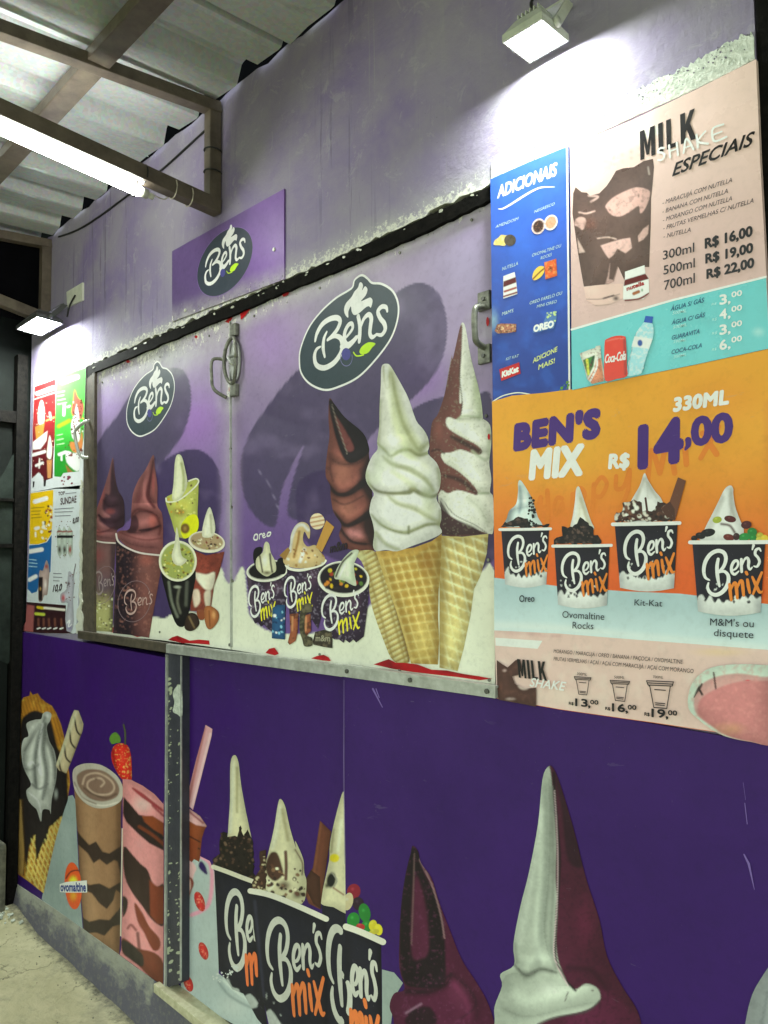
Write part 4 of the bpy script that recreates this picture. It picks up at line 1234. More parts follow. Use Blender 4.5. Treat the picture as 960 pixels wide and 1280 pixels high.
picture('printed_swirl', hR, cr(van, True, 3), DS, C(222, 226, 204), [
    o_line(z4([(190, 110), (215, 300), (250, 450), (330, 600)]), [8, 16, 22, 26], C(176, 180, 148), 12, .85), o_line(z4([(195, 130), (225, 300), (265, 440), (350, 590)]), [2, 4, 5, 4], SH, 5, .8),
    o_line(z4([(145, 90), (150, 180), (165, 225), (182, 200), (180, 120)]), 2, C(160, 160, 125), 2.5, .9), o_blob(*z4([(165, 110)])[0], 5, 10, HI, .7),
    o_line(z4([(150, 200), (150, 400), (140, 560)]), 12, C(216, 220, 198), 12, .8), o_line(z4([(122, 300), (112, 560)]), 5, C(168, 172, 142), 5, .7),
    o_line(z4([(105, 560), (150, 600), (190, 640), (240, 610), (300, 600), (360, 632), (420, 620)]), [2, 3, 3, 4, 4, 4, 5], SH, 3, .9), o_line(z4([(370, 600), (420, 560)]), 6, SH, 7, .8),
    o_line(z4([(140, 640), (200, 690), (300, 720), (400, 780), (450, 850)]), [2, 5, 7, 7, 4], SH, 5, .75), o_line(z4([(150, 620), (230, 660), (330, 690), (430, 760)]), 6, HI, 7, .6),
    o_line(z4([(50, 800), (100, 850), (170, 866), (240, 868), (300, 862), (330, 848), (370, 868), (440, 890), (485, 870)]), [2, 3, 3, 4, 6, 6, 5, 4, 3], SH2, 3.2, .85), o_blob(*z4([(320, 840)])[0], 8, 5, C(112, 100, 62), .8),
    o_blob(*z4([(420, 870)])[0], 18, 10, SH, .6), o_line(z4([(200, 740), (280, 790), (330, 830)]), 8, C(184, 188, 160), 8, .7),
    o_blob(*z4([(140, 760)])[0], 22, 22, HI, .6), o_blob(*z4([(400, 700)])[0], 14, 16, C(216, 220, 194), .8), o_line(z4([(35, 740), (60, 830)]), 6, C(172, 176, 148), 6, .7),
    o_line(z4([(170, 880), (230, 930), (330, 960), (400, 1000), (490, 1050)]), [2, 4, 6, 6, 4], C(168, 172, 140), 5, .75), o_line(z4([(70, 1000), (130, 1060), (200, 1095), (280, 1110), (340, 1090), (420, 1060), (500, 1060)]), [2, 3, 3, 4, 4, 4, 3], SH, 3, .85),
    o_line(z4([(300, 1075), (298, 1115)]), 3, SH2, 3, .9),
    o_fold(z4([(105, 570), (150, 600), (185, 636), (240, 612), (300, 600), (360, 632), (425, 622)]), 12, .38, 6, .75, C(120, 122, 88)), o_fold(z4([(40, 790), (100, 850), (170, 868), (240, 868), (300, 862), (330, 848), (370, 868), (440, 890), (490, 872)]), 14, .42, 6, .85, C(110, 110, 76)),
    o_fold(z4([(66, 1000), (130, 1060), (200, 1095), (280, 1112), (340, 1090), (420, 1060), (502, 1060)]), 12, .38, 5, .8, C(112, 114, 80)), o_fold(z4([(140, 640), (200, 690), (300, 722), (400, 780), (455, 850)]), 9, .3, 7, .45, C(132, 134, 100)), o_fold(z4([(170, 880), (230, 930), (330, 962), (400, 1000), (492, 1050)]), 9, .28, 6, .5, C(132, 134, 100)),
    o_fold(z4([(335, 600), (262, 450), (222, 300), (186, 110)]), 7, .3, 13, .5, C(140, 142, 108)), o_fold(z4([(88, 1110), (150, 1180), (240, 1222)]), 6, .3, 5, .5, C(120, 120, 90)), o_fold(z4([(420, 470), (400, 560), (370, 630)]), 6, .2, 10, .4, C(140, 142, 110)), o_blob(*z4([(150, 990)])[0], 20, 18, HI, .5), o_blob(*z4([(430, 960)])[0], 14, 18, C(190, 194, 164), .7), o_line(z4([(100, 1110), (160, 1180), (240, 1215)]), 3, C(164, 168, 136), 4, .8),
    o_line(z4([(88, 1110), (95, 1215)]), 5, C(166, 170, 140), 5, .6), o_line(z4([(480, 720), (494, 820)]), 6, SH, 7, .7), o_line(z4([(496, 980), (488, 1070)]), 5, SH, 6, .7), o_noise(30, C(186, 196, 166), .5, .8, .4, 4)], 1.9)
# ---- three little cups on the right shutter
za = lambda pts: Z(300, 640, 5.3333, pts)
CUP = C(56, 42, 62); YEL = C(222, 200, 60)
def drip(board, depth, poly, c=CUP, ops=(), sp=2.0, nm='printed_cup'):
    return picture(nm, board, poly, depth, c, list(ops), sp)
specks = lambda s: [o_noise(2.0, C(150, 140, 160), .72, .8, .5, s, 1)]
rng = random.Random(5)
def dots(poly, n, cols, r0, r1, seed):
    rr = random.Random(seed); poly = np.asarray(poly, float); lo, hi = poly.min(0), poly.max(0); ops = []
    while n:
        p = (rr.uniform(lo[0], hi[0]), rr.uniform(lo[1], hi[1]))
        if not inside(poly, np.array([p]))[0]: continue
        n -= 1; r = rr.uniform(r0, r1)
        ops.append(o_blob(p[0], p[1], r, r * rr.uniform(.6, 1.1), rr.choice(cols), 1, rr.uniform(0, 90), .55))
    return ops
# cup one
def ragged(pts, seed, a=1.2): r = random.Random(seed); return [(x + r.uniform(-a, a), y + r.uniform(-a, a)) for x, y in pts]
drip(hR, DS, za([(45, 420), (180, 460), (318, 410), (310, 560), (300, 760), (280, 840), (180, 775), (160, 750), (140, 765), (120, 735), (100, 745), (78, 700), (60, 560)]), CUP, [o_line(za([(60, 440), (90, 720)]), 4, C(100, 84, 100), 4, .6), o_blob(*za([(230, 500)])[0], 18, 14, C(92, 66, 88), .7)] + specks(1))
picture('printed_rim', hR, ell(*za([(181, 392)])[0], 26.2, 13.8, -6), DS, C(206, 206, 196), [o_poly(ell(*za([(181, 388)])[0], 23.5, 11.4, -6), C(28, 24, 30), 1.5), o_blob(*za([(110, 280)])[0], 8, 14, C(24, 22, 24), 1, 20, .6)], 1.8)
flat_polys('printed_cookie', hR, [cr(za([(88, 310), (95, 250), (130, 232), (150, 250), (120, 330), (110, 390)]), True, 4)], DS, C(26, 24, 26))
flat_polys('printed_cookie', hR, [cr(za([(245, 400), (250, 320), (285, 305), (305, 330), (300, 410)]), True, 4)], DS, C(26, 24, 26))
picture('printed_swirl', hR, cr(za([(175, 197), (195, 215), (205, 270), (235, 330), (240, 390), (215, 410), (180, 430), (140, 410), (108, 370), (110, 310), (150, 270), (160, 220)]), True, 4), DS, C(206, 204, 176), [o_line(za([(130, 280), (140, 340), (150, 400)]), 2, C(70, 60, 50), 2), o_line(za([(200, 280), (205, 340), (215, 400)]), 2.2, C(60, 50, 44), 2), o_blob(*za([(180, 405)])[0], 8, 4, C(90, 78, 54), .9), o_blob(*za([(165, 320)])[0], 5, 12, C(226, 224, 204), .8)], 1.5)
bens(hR, DS, *za([(60, 735), (240, 712), (55, 500)]), YEL)
draw_strokes('brush_lettering', hR, [([(0.05, .5), (.12, .95), (.25, .9), (.22, .3), (.08, .35), (.05, .6)], .22), ([(.33, .3), (.36, .8), (.48, .85)], .2), ([(.5, .55), (.62, .6), (.58, .85), (.5, .6), (.55, .3), (.65, .35)], .17), ([(.78, .75), (.72, .4), (.85, .35), (.92, .7), (.8, .8)], .2)], *za([(90, 205), (222, 170), (85, 155)]), DS, WHITE)
# cup two
drip(hR, DS, za([(312, 370), (440, 392), (570, 340), (560, 500), (540, 700), (520, 780), (480, 720), (330, 690), (320, 500)]), CUP, [o_blob(*za([(480, 430)])[0], 14, 20, C(92, 66, 88), .6)] + specks(2))
flat_polys('printed_rim', hR, ribbon(cr(za([(308, 355), (330, 378), (400, 388), (480, 372), (545, 350), (570, 325)]), False, 6), 3.4), DS, C(206, 206, 196))
picture('printed_swirl', hR, cr(za([(300, 350), (290, 300), (330, 230), (340, 150), (370, 90), (410, 66), (450, 80), (468, 120), (460, 180), (430, 130), (420, 190), (450, 230), (500, 220), (530, 260), (565, 300), (555, 340), (480, 368), (380, 375)]), True, 4), DS, C(198, 176, 132), [o_line(za([(330, 260), (345, 170), (375, 100), (420, 85), (455, 120)]), 4, C(224, 222, 206), 3), o_line(za([(360, 300), (385, 200), (395, 130)]), 3, C(150, 112, 58), 3), o_line(za([(400, 330), (430, 250)]), 4, C(224, 222, 206), 3)] + dots(za([(300, 240), (560, 240), (560, 360), (300, 360)]), 26, [C(120, 84, 50), C(226, 218, 196), C(170, 130, 74)], 1.2, 3, 4), 1.5)
flat_polys('printed_wafer', hR, [za([(505, 235), (575, 55), (628, 100), (545, 268)])], DS, C(176, 136, 70), ops=[o_line(za([(525, 245), (600, 78)]), 2.2, C(212, 178, 110), 2)])
flat_polys('printed_wafer', hR, [za([(262, 290), (320, 235), (335, 255), (300, 320)])], DS, C(150, 118, 66))
picture('printed_badge', hR, ell(*za([(515, 62)])[0], 9.2, 10.2, 0), DS, C(214, 196, 172), [o_stripes(za([(515, 62)])[0], (1, -.2), 5.4, 2, C(168, 116, 70), .8, 1.2)], 1.4)
bens(hR, DS, *za([(298, 672), (486, 650), (295, 440)]), YEL)
# cup three
drip(hR, DS, za([(520, 470), (690, 552), (862, 480), (850, 640), (825, 830), (800, 850), (775, 870), (755, 850), (730, 872), (700, 850), (690, 872), (660, 850), (630, 850), (600, 830), (560, 700)]), CUP, [o_blob(*za([(760, 600)])[0], 14, 26, C(88, 64, 84), .6)] + specks(3))
picture('printed_rim', hR, ell(*za([(690, 447)])[0], 32.5, 22.6, 2), DS, C(208, 208, 198), [o_poly(ell(*za([(690, 440)])[0], 29.6, 19.2, 2), C(36, 30, 38), 1.5)] + dots(ell(*za([(690, 450)])[0], 27, 16.5, 0), 46, [C(206, 176, 40), C(176, 170, 50), C(150, 60, 40), C(196, 130, 50), C(50, 44, 50), C(90, 120, 60)], 2.2, 3.8, 8), 1.5)
picture('printed_swirl', hR, cr(za([(630, 440), (645, 380), (690, 310), (745, 258), (790, 255), (780, 300), (760, 350), (765, 420), (775, 490), (735, 480), (700, 460), (660, 450)]), True, 4), DS, C(202, 212, 190), [o_line(za([(640, 430), (680, 340), (745, 275)]), 2.2, C(60, 50, 40), 2), o_line(za([(660, 440), (700, 350)]), 2, C(226, 230, 214), 2), o_blob(*za([(750, 440)])[0], 6, 14, C(180, 196, 168), .8)], 1.6)
bens(hR, DS, *za([(545, 828), (800, 800), (545, 560)]), YEL)
lettering('lettering', hR, [('m&m', *za([(600, 272), (712, 246), (604, 210)]))], DS, C(52, 44, 50), bold=.03)
# sachets and bars in front of the cups
picture('printed_sachet', hR, za([(215, 640), (250, 618), (300, 620), (300, 850), (212, 842)]), DS, C(44, 84, 122), dots(za([(215, 640), (300, 640), (300, 840), (215, 840)]), 18, [C(130, 180, 200), C(220, 228, 226), C(30, 52, 88)], 1.2, 2.8, 5), 1.3)
for pp_ in ([(330, 680), (388, 675), (384, 800), (370, 860), (330, 885), (318, 870), (336, 800)], [(420, 690), (470, 680), (474, 790), (440, 830), (418, 800)]):
    picture('printed_bar', hR, za(pp_), DS, C(152, 92, 66), [o_noise(4, C(84, 50, 38), .5, .7, .8, 3), o_line(za([(pp_[0][0] + 20, 700), (pp_[0][0] + 18, 790)]), 2.2, C(200, 150, 110), 2, .7)], 1.3)
picture('printed_bar', hR, cr(za([(400, 680), (420, 620), (470, 610), (480, 660), (440, 680), (430, 760), (440, 820), (480, 840), (480, 890), (430, 895), (415, 850), (395, 780)]), True, 4), DS, C(104, 98, 78), [o_noise(4, C(50, 46, 40), .45, .65, .8, 4)], 1.5)
picture('printed_sachet', hR, za([(486, 860), (500, 800), (560, 785), (612, 800), (615, 908), (560, 900), (490, 885)]), DS, C(60, 54, 46), [o_noise(3, C(120, 110, 90), .5, .75, .7, 3)], 1.3)
lettering('lettering', hR, [('m&m', *za([(505, 860), (600, 862), (505, 820)]))], DS, C(150, 146, 128), bold=.02)
# red primer showing along the foot of both shutters and in the top corners
def red(board, polys): 
    for p in polys: flat_polys('red_paint', board, [p], DS, C(170, 16, 26), ops=[o_noise(4, C(110, 10, 20), .5, .7, .8, 3)])
z9 = lambda p: Z(280, 580, 2.6667, p); z7 = lambda p: Z(90, 560, 4.174, p)
red(hR, [z9(ragged([(500, 668), (520, 660), (548, 653), (575, 660), (600, 664), (640, 668), (690, 686), (740, 690), (800, 698), (850, 706), (893, 718), (850, 720), (780, 713), (700, 702), (620, 690), (560, 680)], 3, 3)), z9([(138, 630), (150, 616), (168, 612), (182, 632), (170, 638)]), z9([(290, 648), (310, 640), (332, 636), (348, 644), (356, 657), (330, 655)]), [(300, 388), (309, 381), (313, 386), (306, 395), (301, 400)], [(352, 366), (362, 362), (360, 369), (354, 371)], ell(609.5, 402, 2, 6, 0, 9), ell(611, 546, 1.6, 4, 0, 9)])
red(hL, [z7(ragged([(180, 955), (195, 938), (215, 935), (245, 948), (275, 966), (230, 968), (200, 962)], 4, 4)), z7(ragged([(500, 1000), (520, 985), (548, 976), (580, 990), (610, 1004), (660, 1002), (716, 1006), (718, 1026), (650, 1022), (580, 1016)], 5, 3)), z7([(300, 972), (340, 970), (380, 982), (340, 986)]), [(286, 398), (291, 396.5), (286.5, 404), (281, 402)], ell(245, 421, 2, 2, 0, 7), ell(160, 452, 2.4, 2, 0, 7), cr([(287, 482), (291, 478), (290.5, 490), (286, 489)], True, 3)])

# ---- left shutter cups
SW = C(126, 86, 88)
picture('printed_cup', hL, z7([(76, 470), (228, 495), (222, 620), (216, 800), (212, 960), (140, 955), (74, 945), (70, 700)]), DS, C(104, 82, 80), [
    o_grad(z7([(0, 700)])[0], z7([(0, 860)])[0], C(112, 84, 84), C(160, 158, 110)), o_blob(*z7([(130, 560)])[0], 16, 16, C(126, 74, 76), .9), o_line(z7([(80, 480), (74, 940)]), 3, C(150, 130, 124), 3, .5), o_line(z7([(215, 500), (210, 950)]), 6, C(60, 50, 60), 6, .7),
    o_blob(*z7([(165, 720)])[0], 18, 24, C(84, 72, 88), .8)] + dots(z7([(78, 760), (214, 760), (212, 950), (78, 940)]), 90, [C(196, 198, 140), C(120, 116, 64), C(90, 84, 56), C(214, 214, 180)], .8, 2, 2), 1.6)
picture('printed_swirl', hL, cr(z7([(213, 50), (222, 130), (238, 215), (268, 270), (274, 350), (270, 405), (235, 430), (228, 492), (150, 485), (78, 468), (82, 440), (105, 385), (128, 320), (165, 215), (195, 115)]), True, 4), DS, SW, [
    o_poly(cr(z7([(213, 60), (225, 150), (245, 220), (280, 280), (280, 420), (200, 420), (140, 370), (200, 360), (160, 320), (170, 240), (195, 240), (200, 160)]), True, 4), C(52, 38, 50), 4, .9), o_line(z7([(140, 350), (180, 385), (235, 375), (270, 350)]), 2.5, C(60, 40, 50), 2), o_blob(*z7([(150, 260)])[0], 6, 22, C(168, 96, 98), .8, 18), o_blob(*z7([(200, 330)])[0], 9, 6, C(120, 66, 68), .9), o_blob(*z7([(130, 440)])[0], 14, 7, C(150, 86, 84), .8), o_fold(z7([(130, 345), (180, 388), (235, 380), (275, 350)]), 8, .5, 5, .9, C(44, 26, 34), .5), o_fold(z7([(100, 385), (150, 430), (230, 430)]), 7, .4, 5, .8, C(60, 34, 40), .5), o_fold(z7([(160, 260), (190, 300), (250, 290)]), 6, .4, 4, .8, C(44, 26, 34), .4), o_fold(z7([(80, 440), (150, 462), (228, 470)]), 5, .3, 4, .6, C(60, 34, 40), .4), o_line(z7([(95, 430), (150, 440), (220, 415)]), 1.6, C(80, 44, 50), 2)], 1.7)
flat_polys('printed_rim', hL, ribbon(cr(z7([(74, 466), (110, 480), (160, 492), (228, 496)]), False, 6), 1.8), DS, C(190, 184, 178))
picture('printed_cup', hL, z7([(228, 450), (260, 505), (330, 545), (460, 562), (462, 650), (440, 770), (420, 880), (402, 990), (300, 975), (214, 966), (220, 800), (228, 620)]), DS, C(108, 78, 78), [
    o_grad(z7([(290, 700)])[0], z7([(400, 700)])[0], C(46, 36, 44), C(124, 82, 78)), o_blob(*z7([(390, 580)])[0], 14, 12, C(166, 100, 92), .7), o_noise(3, C(170, 120, 110), .6, .85, .5, 3), o_line(z7([(225, 480), (216, 960)]), 4, C(84, 68, 78), 4, .6)], 1.8)
picture('printed_swirl', hL, cr(z7([(424, 35), (432, 100), (446, 200), (446, 300), (470, 345), (475, 450), (464, 560), (380, 550), (300, 525), (235, 462), (246, 432), (300, 420), (310, 320), (318, 240), (345, 170), (385, 110)]), True, 4), DS, C(132, 86, 86), [
    o_line(z7([(424, 60), (410, 150), (395, 250), (430, 310)]), [1, 3, 5, 3], C(84, 42, 48), 3, .9), o_blob(*z7([(350, 260)])[0], 5, 18, C(96, 50, 56), .8, 15), o_line(z7([(300, 370), (340, 320), (420, 340), (460, 400), (455, 450)]), 3, C(92, 46, 48), 3, .8), o_poly(cr(z7([(290, 400), (330, 350), (350, 400), (330, 440), (290, 440)]), True, 4), C(62, 36, 46), 3, .9),
    o_line(z7([(350, 430), (400, 425), (460, 405)]), [2, 4, 2], C(48, 30, 38), 2.5), o_fold(z7([(300, 380), (345, 330), (420, 335), (468, 375)]), 8, .4, 7, .85, C(54, 28, 34), .5), o_fold(z7([(250, 430), (340, 440), (410, 425), (472, 400)]), 9, .5, 6, .9, C(54, 28, 34), .6), o_fold(z7([(245, 465), (330, 505), (465, 520)]), 8, .35, 5, .6, C(60, 32, 38), .4), o_fold(z7([(440, 300), (400, 240), (415, 120), (424, 50)]), 5, .3, 6, .7, C(54, 28, 34), .4), o_fold(z7([(310, 330), (350, 210), (395, 110)]), 4, .3, 6, .4, C(70, 36, 42), .3), o_line(z7([(250, 440), (330, 470), (400, 480), (465, 470)]), 2, C(98, 48, 50), 3, .7), o_blob(*z7([(420, 380)])[0], 9, 12, C(166, 92, 84), .7), o_blob(*z7([(425, 180)])[0], 3, 24, C(170, 92, 92), .6)], 1.7)
flat_polys('printed_rim', hL, ribbon(cr(z7([(230, 448), (242, 488), (290, 522), (360, 548), (462, 560)]), False, 6), 2.2), DS, C(196, 188, 184))
for (cx_, cy_, rx_, ry_) in ((325, 800, 20, 26), (165, 715, 14, 24)):
    c = z7([(cx_, cy_)])[0]
    flat_polys('logo_ring', hL, ribbon(np.vstack([ell(c[0], c[1], rx_, ry_, 15)] * 1 + [ell(c[0], c[1], rx_, ry_, 15)[:1]]), .7), DS, C(128, 110, 116))
draw_strokes('brush_lettering', hL, BENS, *z7([(268, 880), (420, 905), (275, 735)]), DS, C(176, 150, 146), n=4)
draw_strokes('brush_lettering', hL, BENS, *z7([(115, 775), (225, 800), (115, 640)]), DS, C(150, 136, 138), n=4)
# green-yellow sundae cups
YG = C(176, 180, 96)
picture('printed_cup', hL, cr(z7([(488, 262), (530, 235), (600, 180), (650, 165), (660, 200), (655, 330), (650, 420), (600, 470), (545, 455), (520, 380), (500, 320)]), True, 3), DS, YG, [o_blob(*z7([(560, 330)])[0], 12, 10, C(120, 74, 40), .9), o_blob(*z7([(575, 300)])[0], 16, 10, C(190, 184, 90), .8), o_blob(*z7([(590, 410)])[0], 10, 14, C(190, 190, 160), .9)] + dots(z7([(500, 190), (655, 190), (650, 360), (510, 360)]), 50, [C(206, 206, 130), C(96, 70, 44), C(200, 150, 60), C(150, 160, 70)], .8, 2.2, 3), 1.5)
flat_polys('printed_rim', hL, ribbon(cr(z7([(490, 262), (500, 282), (560, 270), (630, 215), (660, 178), (648, 160), (610, 172)]), False, 6), 1.8), DS, C(206, 206, 190))
picture('printed_swirl', hL, cr(z7([(548, 36), (572, 44), (590, 110), (602, 190), (575, 250), (545, 275), (522, 262), (530, 180), (536, 80)]), True, 4), DS, C(206, 212, 178), [o_line(z7([(570, 80), (582, 150), (580, 220)]), 3, C(150, 156, 100), 3, .8)], 1.5)
picture('printed_lid', hL, cr(z7([(570, 400), (600, 360), (640, 345), (660, 375), (655, 430), (620, 460), (585, 472), (568, 440)]), True, 4), DS, C(206, 214, 30), [o_blob(*z7([(590, 420)])[0], 7, 8, C(110, 84, 40), 1, 0, .6), o_blob(*z7([(590, 420)])[0], 4, 5, C(170, 140, 80), .8)], 1.4)
picture('printed_cup', hL, z7([(625, 530), (700, 560), (795, 540), (770, 640), (740, 720), (722, 852), (618, 850), (622, 640)]), DS, C(136, 70, 58), [o_noise(3, C(90, 44, 38), .5, .75, .6, 4), o_poly(cr(z7([(635, 650), (700, 660), (745, 650), (735, 730), (700, 740), (660, 700)]), True, 4), C(206, 200, 184), 3), o_poly(cr(z7([(630, 750), (660, 740), (668, 800), (640, 830)]), True, 4), C(206, 190, 174), 3), o_poly(cr(z7([(690, 760), (722, 740), (720, 820), (700, 830)]), True, 4), C(196, 186, 170), 3), o_blob(*z7([(740, 600)])[0], 8, 12, C(90, 46, 40), .7)], 1.6)
picture('printed_rim', hL, ell(*z7([(703, 490)])[0], 23, 13.4, 8), DS, C(204, 200, 186), [o_poly(ell(*z7([(703, 486)])[0], 20.6, 10.8, 8), C(160, 140, 112), 1.5)] + dots(ell(*z7([(703, 486)])[0], 19, 9.5, 8), 44, [C(70, 44, 36), C(214, 206, 180), C(120, 60, 44), C(150, 140, 90)], .9, 2.3, 6), 1.4)
picture('printed_swirl', hL, cr(z7([(717, 308), (738, 360), (748, 420), (735, 458), (705, 468), (678, 455), (690, 375)]), True, 4), DS, C(208, 210, 188), [o_line(z7([(722, 350), (728, 440)]), 2.5, C(150, 150, 120), 3, .8)], 1.5)
picture('printed_cup', hL, cr(z7([(468, 640), (560, 690), (645, 640), (625, 780), (610, 850), (590, 925), (548, 925), (515, 850), (490, 760)]), True, 3), DS, C(30, 28, 28), [o_line(z7([(505, 700), (520, 800), (550, 880)]), 3, C(120, 124, 112), 3, .9), o_line(z7([(560, 730), (550, 800), (565, 860)]), 3, C(104, 104, 92), 3, .9), o_line(z7([(600, 700), (595, 820)]), 4, C(90, 92, 84), 3, .9), o_blob(*z7([(550, 725)])[0], 7, 3, C(170, 176, 160), .8)], 1.5)
picture('printed_rim', hL, ell(*z7([(552, 590)])[0], 23.8, 25.6, 0), DS, C(206, 206, 186), [o_poly(ell(*z7([(552, 590)])[0], 21, 22.6, 0), C(150, 158, 92), 1.5)] + dots(ell(*z7([(552, 600)])[0], 19.5, 20, 0), 90, [C(196, 190, 90), C(120, 96, 40), C(206, 206, 150), C(70, 56, 34), C(170, 160, 60)], .9, 2.2, 7), 1.4)
picture('printed_swirl', hL, cr(z7([(546, 412), (560, 480), (572, 560), (600, 585), (570, 612), (535, 605), (520, 560), (535, 500)]), True, 4), DS, C(210, 214, 184), [], 1.6)
picture('printed_nut', hL, cr(z7([(590, 905), (610, 862), (650, 870), (664, 915), (640, 948), (610, 955), (588, 940)]), True, 4), DS, C(58, 44, 36), [o_line(z7([(610, 880), (640, 940)]), 2, C(130, 110, 80), 2, .8)], 1.4)
picture('printed_nut', hL, cr(z7([(688, 860), (700, 825), (735, 830), (765, 860), (760, 905), (725, 945), (700, 930)]), True, 4), DS, C(162, 106, 66), [o_line(z7([(715, 850), (720, 930)]), 1.6, C(96, 56, 34), 2, .8), o_blob(*z7([(740, 870)])[0], 4, 8, C(206, 160, 110), .8)], 1.4)
flat_polys('printed_nut', hL, [cr(z7([(650, 850), (685, 845), (690, 890), (665, 895)]), True, 4)], DS, C(136, 78, 52))
# screws on the shutter meeting rail
for s in ((289, 561), (290, 634), (291, 726), (288, 806)):
    c = P(*s, DS); solid('screw', tube_geo([(c.x, DS - .005, c.z), (c.x, DS + .002, c.z)], .0055, 8), 'handle', hL)
for hh, ss in ((hL, ((128, 478), (200, 446), (262, 420), (118, 640), (112, 770), (200, 790))), (hR, ((318, 395), (400, 360), (500, 316), (590, 275), (608, 520), (611, 700), (612, 850), (500, 838), (400, 818)))):
    for s in ss:
        c = P(*s, DS); solid('rivet', tube_geo([(c.x, DS - .003, c.z), (c.x, DS + .002, c.z)], .004, 8), 'handle', hh)
solid('meeting_strip', beam_geo(P(288.3, 402, DS - .002), P(289.8, 809, DS - .002), .004, .010, (0, 1, 0)), 'sill', hL)

# ---- shutter handles and latch (real metal)
def d_handle(board, px, top, bot, reach, mat='handle', flare=0.02):
    a = P(px, top, DS); b = P(px, bot, DS)
    pts = [Vector((a.x, DS, a.z)), Vector((a.x, DS - reach * .8, a.z - .008)), Vector((a.x, DS - reach, (a.z * 3 + b.z) / 4)), Vector((a.x, DS - reach, (a.z + 3 * b.z) / 4)), Vector((a.x, DS - reach * .8, b.z + .008)), Vector((a.x, DS, b.z))]
    h = solid('handle', tube_geo(cr([tuple(p) for p in pts], False, 6), 0.0075, 10), mat, board, 0, True)
    for p in (a, b):
        solid('handle_foot', box_geo((p.x, DS - .004, p.z + (.014 if p is a else -.014)), (.036, .009, .045)), mat, h if False else board, .003)
        solid('screw', tube_geo([(p.x, DS - .012, p.z + (.018 if p is a else -.018)), (p.x, DS - .006, p.z + (.018 if p is a else -.018))], .005, 8), 'bolt', board)
d_handle(hR, 607, 384, 436, .042)
# oval staple latch on the meeting strip
c0 = P(292.5, 451, DS - .01)
ov = [(c0.x + .036 * math.cos(t), DS - .014 - .012 * abs(math.cos(t)), c0.z + .078 * math.sin(t)) for t in np.linspace(0, 2 * math.pi, 25)]
lat = thing('latch', 'oval steel hasp latch bridging the seam between the two shutters', 'latch', c0)
solid('oval_loop', tube_geo(ov, .0065, 8), 'handle', lat, 0, True)
solid('oval_plate', tube_geo([(c0.x, DS - .004, c0.z), (c0.x, DS - .008, c0.z)], .001, 4), 'handle', lat)
solid('plate', ([(c0.x + .030 * math.cos(t), DS - .003 - k, c0.z + .070 * math.sin(t)) for k in (0, .005) for t in np.linspace(0, 2 * math.pi, 20, endpoint=False)], [tuple(range(20)), tuple(range(39, 19, -1))] + [(i, i + 20, (i + 1) % 20 + 20, (i + 1) % 20) for i in range(20)]), 'sill', lat)
for dz in (.105, -.10): solid('lug', box_geo((c0.x, DS - .009, c0.z + dz), (.034, .016, .042)), 'handle', lat, .004)
solid('staple', tube_geo([(c0.x - .012, DS - .004, c0.z + .02), (c0.x - .004, DS - .03, c0.z + .008), (c0.x + .008, DS - .03, c0.z - .012), (c0.x + .014, DS - .004, c0.z - .022)], .005, 8), 'sill', lat, 0, True)
a_, b_ = P(277, 452, DS), P(279, 492, DS)
solid('side_handle', tube_geo(cr([(a_.x + .03, DS, a_.z), (a_.x, DS - .035, a_.z), (a_.x - .002, DS - .038, (a_.z + b_.z) / 2), (b_.x - .002, DS - .035, b_.z + .01), (b_.x + .03, DS - .006, b_.z - .02)], False, 6), .006, 8), 'handle', lat, 0, True)
# bent rod handle at the left edge of the left shutter
a_, b_ = P(112, 535, DS), P(114, 566, DS)
solid('handle', tube_geo(cr([(a_.x + .02, DS, a_.z + .03), (a_.x + .02, DS - .03, a_.z + .02), (a_.x - .03, DS - .04, a_.z), (a_.x - .05, DS - .045, (a_.z + b_.z) / 2 + .03), (b_.x - .045, DS - .03, b_.z - .01), (b_.x + .01, DS, b_.z - .02)], False, 6), .0075, 8), 'sill', hL, 0, True)
solid('handle_foot', box_geo((b_.x, DS - .006, b_.z - .03), (.05, .012, .03)), 'handle', hL, .003)

# ------------------------------------------------------------------ orange price board
DB = -0.010
ob = thing('price_board', 'large orange price board with four printed sundae cups and the 14,00 price', 'sign', P(790, 680, DB))
zo = lambda p: Z(600, 460, 2.6667, p)
OR = C(218, 148, 46)
cupline = [(618, 722), (700, 734), (760, 738), (850, 742), (900, 748), (962, 754)]
topbrd = [(615, 502), (640, 494.5), (680, 491), (712, 487), (790, 471), (870, 455), (962, 435)]
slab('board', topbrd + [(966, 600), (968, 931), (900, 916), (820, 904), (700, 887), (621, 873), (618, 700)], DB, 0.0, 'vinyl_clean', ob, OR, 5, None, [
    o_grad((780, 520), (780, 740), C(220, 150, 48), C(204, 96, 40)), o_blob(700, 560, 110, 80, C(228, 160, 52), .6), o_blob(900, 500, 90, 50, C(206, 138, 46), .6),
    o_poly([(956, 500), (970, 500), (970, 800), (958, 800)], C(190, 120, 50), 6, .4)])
def shadow(cx, cy, rx, ry):   # printed drop tone under a cup, part of the artwork
    return o_blob(cx, cy, rx, ry, C(108, 124, 130), .75)
TABLE = C(172, 190, 194)
picture('printed_table', ob, [(617.5, 722), (700, 733), (780, 739), (850, 742), (967.5, 756), (968, 822), (880, 812), (800, 806), (700, 798), (617.8, 794)], DB, TABLE, [o_grad((780, 745), (776, 800), C(164, 184, 190), C(186, 202, 206)), o_line([(620, 782), (700, 786), (800, 796), (960, 812)], 10, C(200, 212, 210), 10, .8)], 5, 'vinyl_clean')
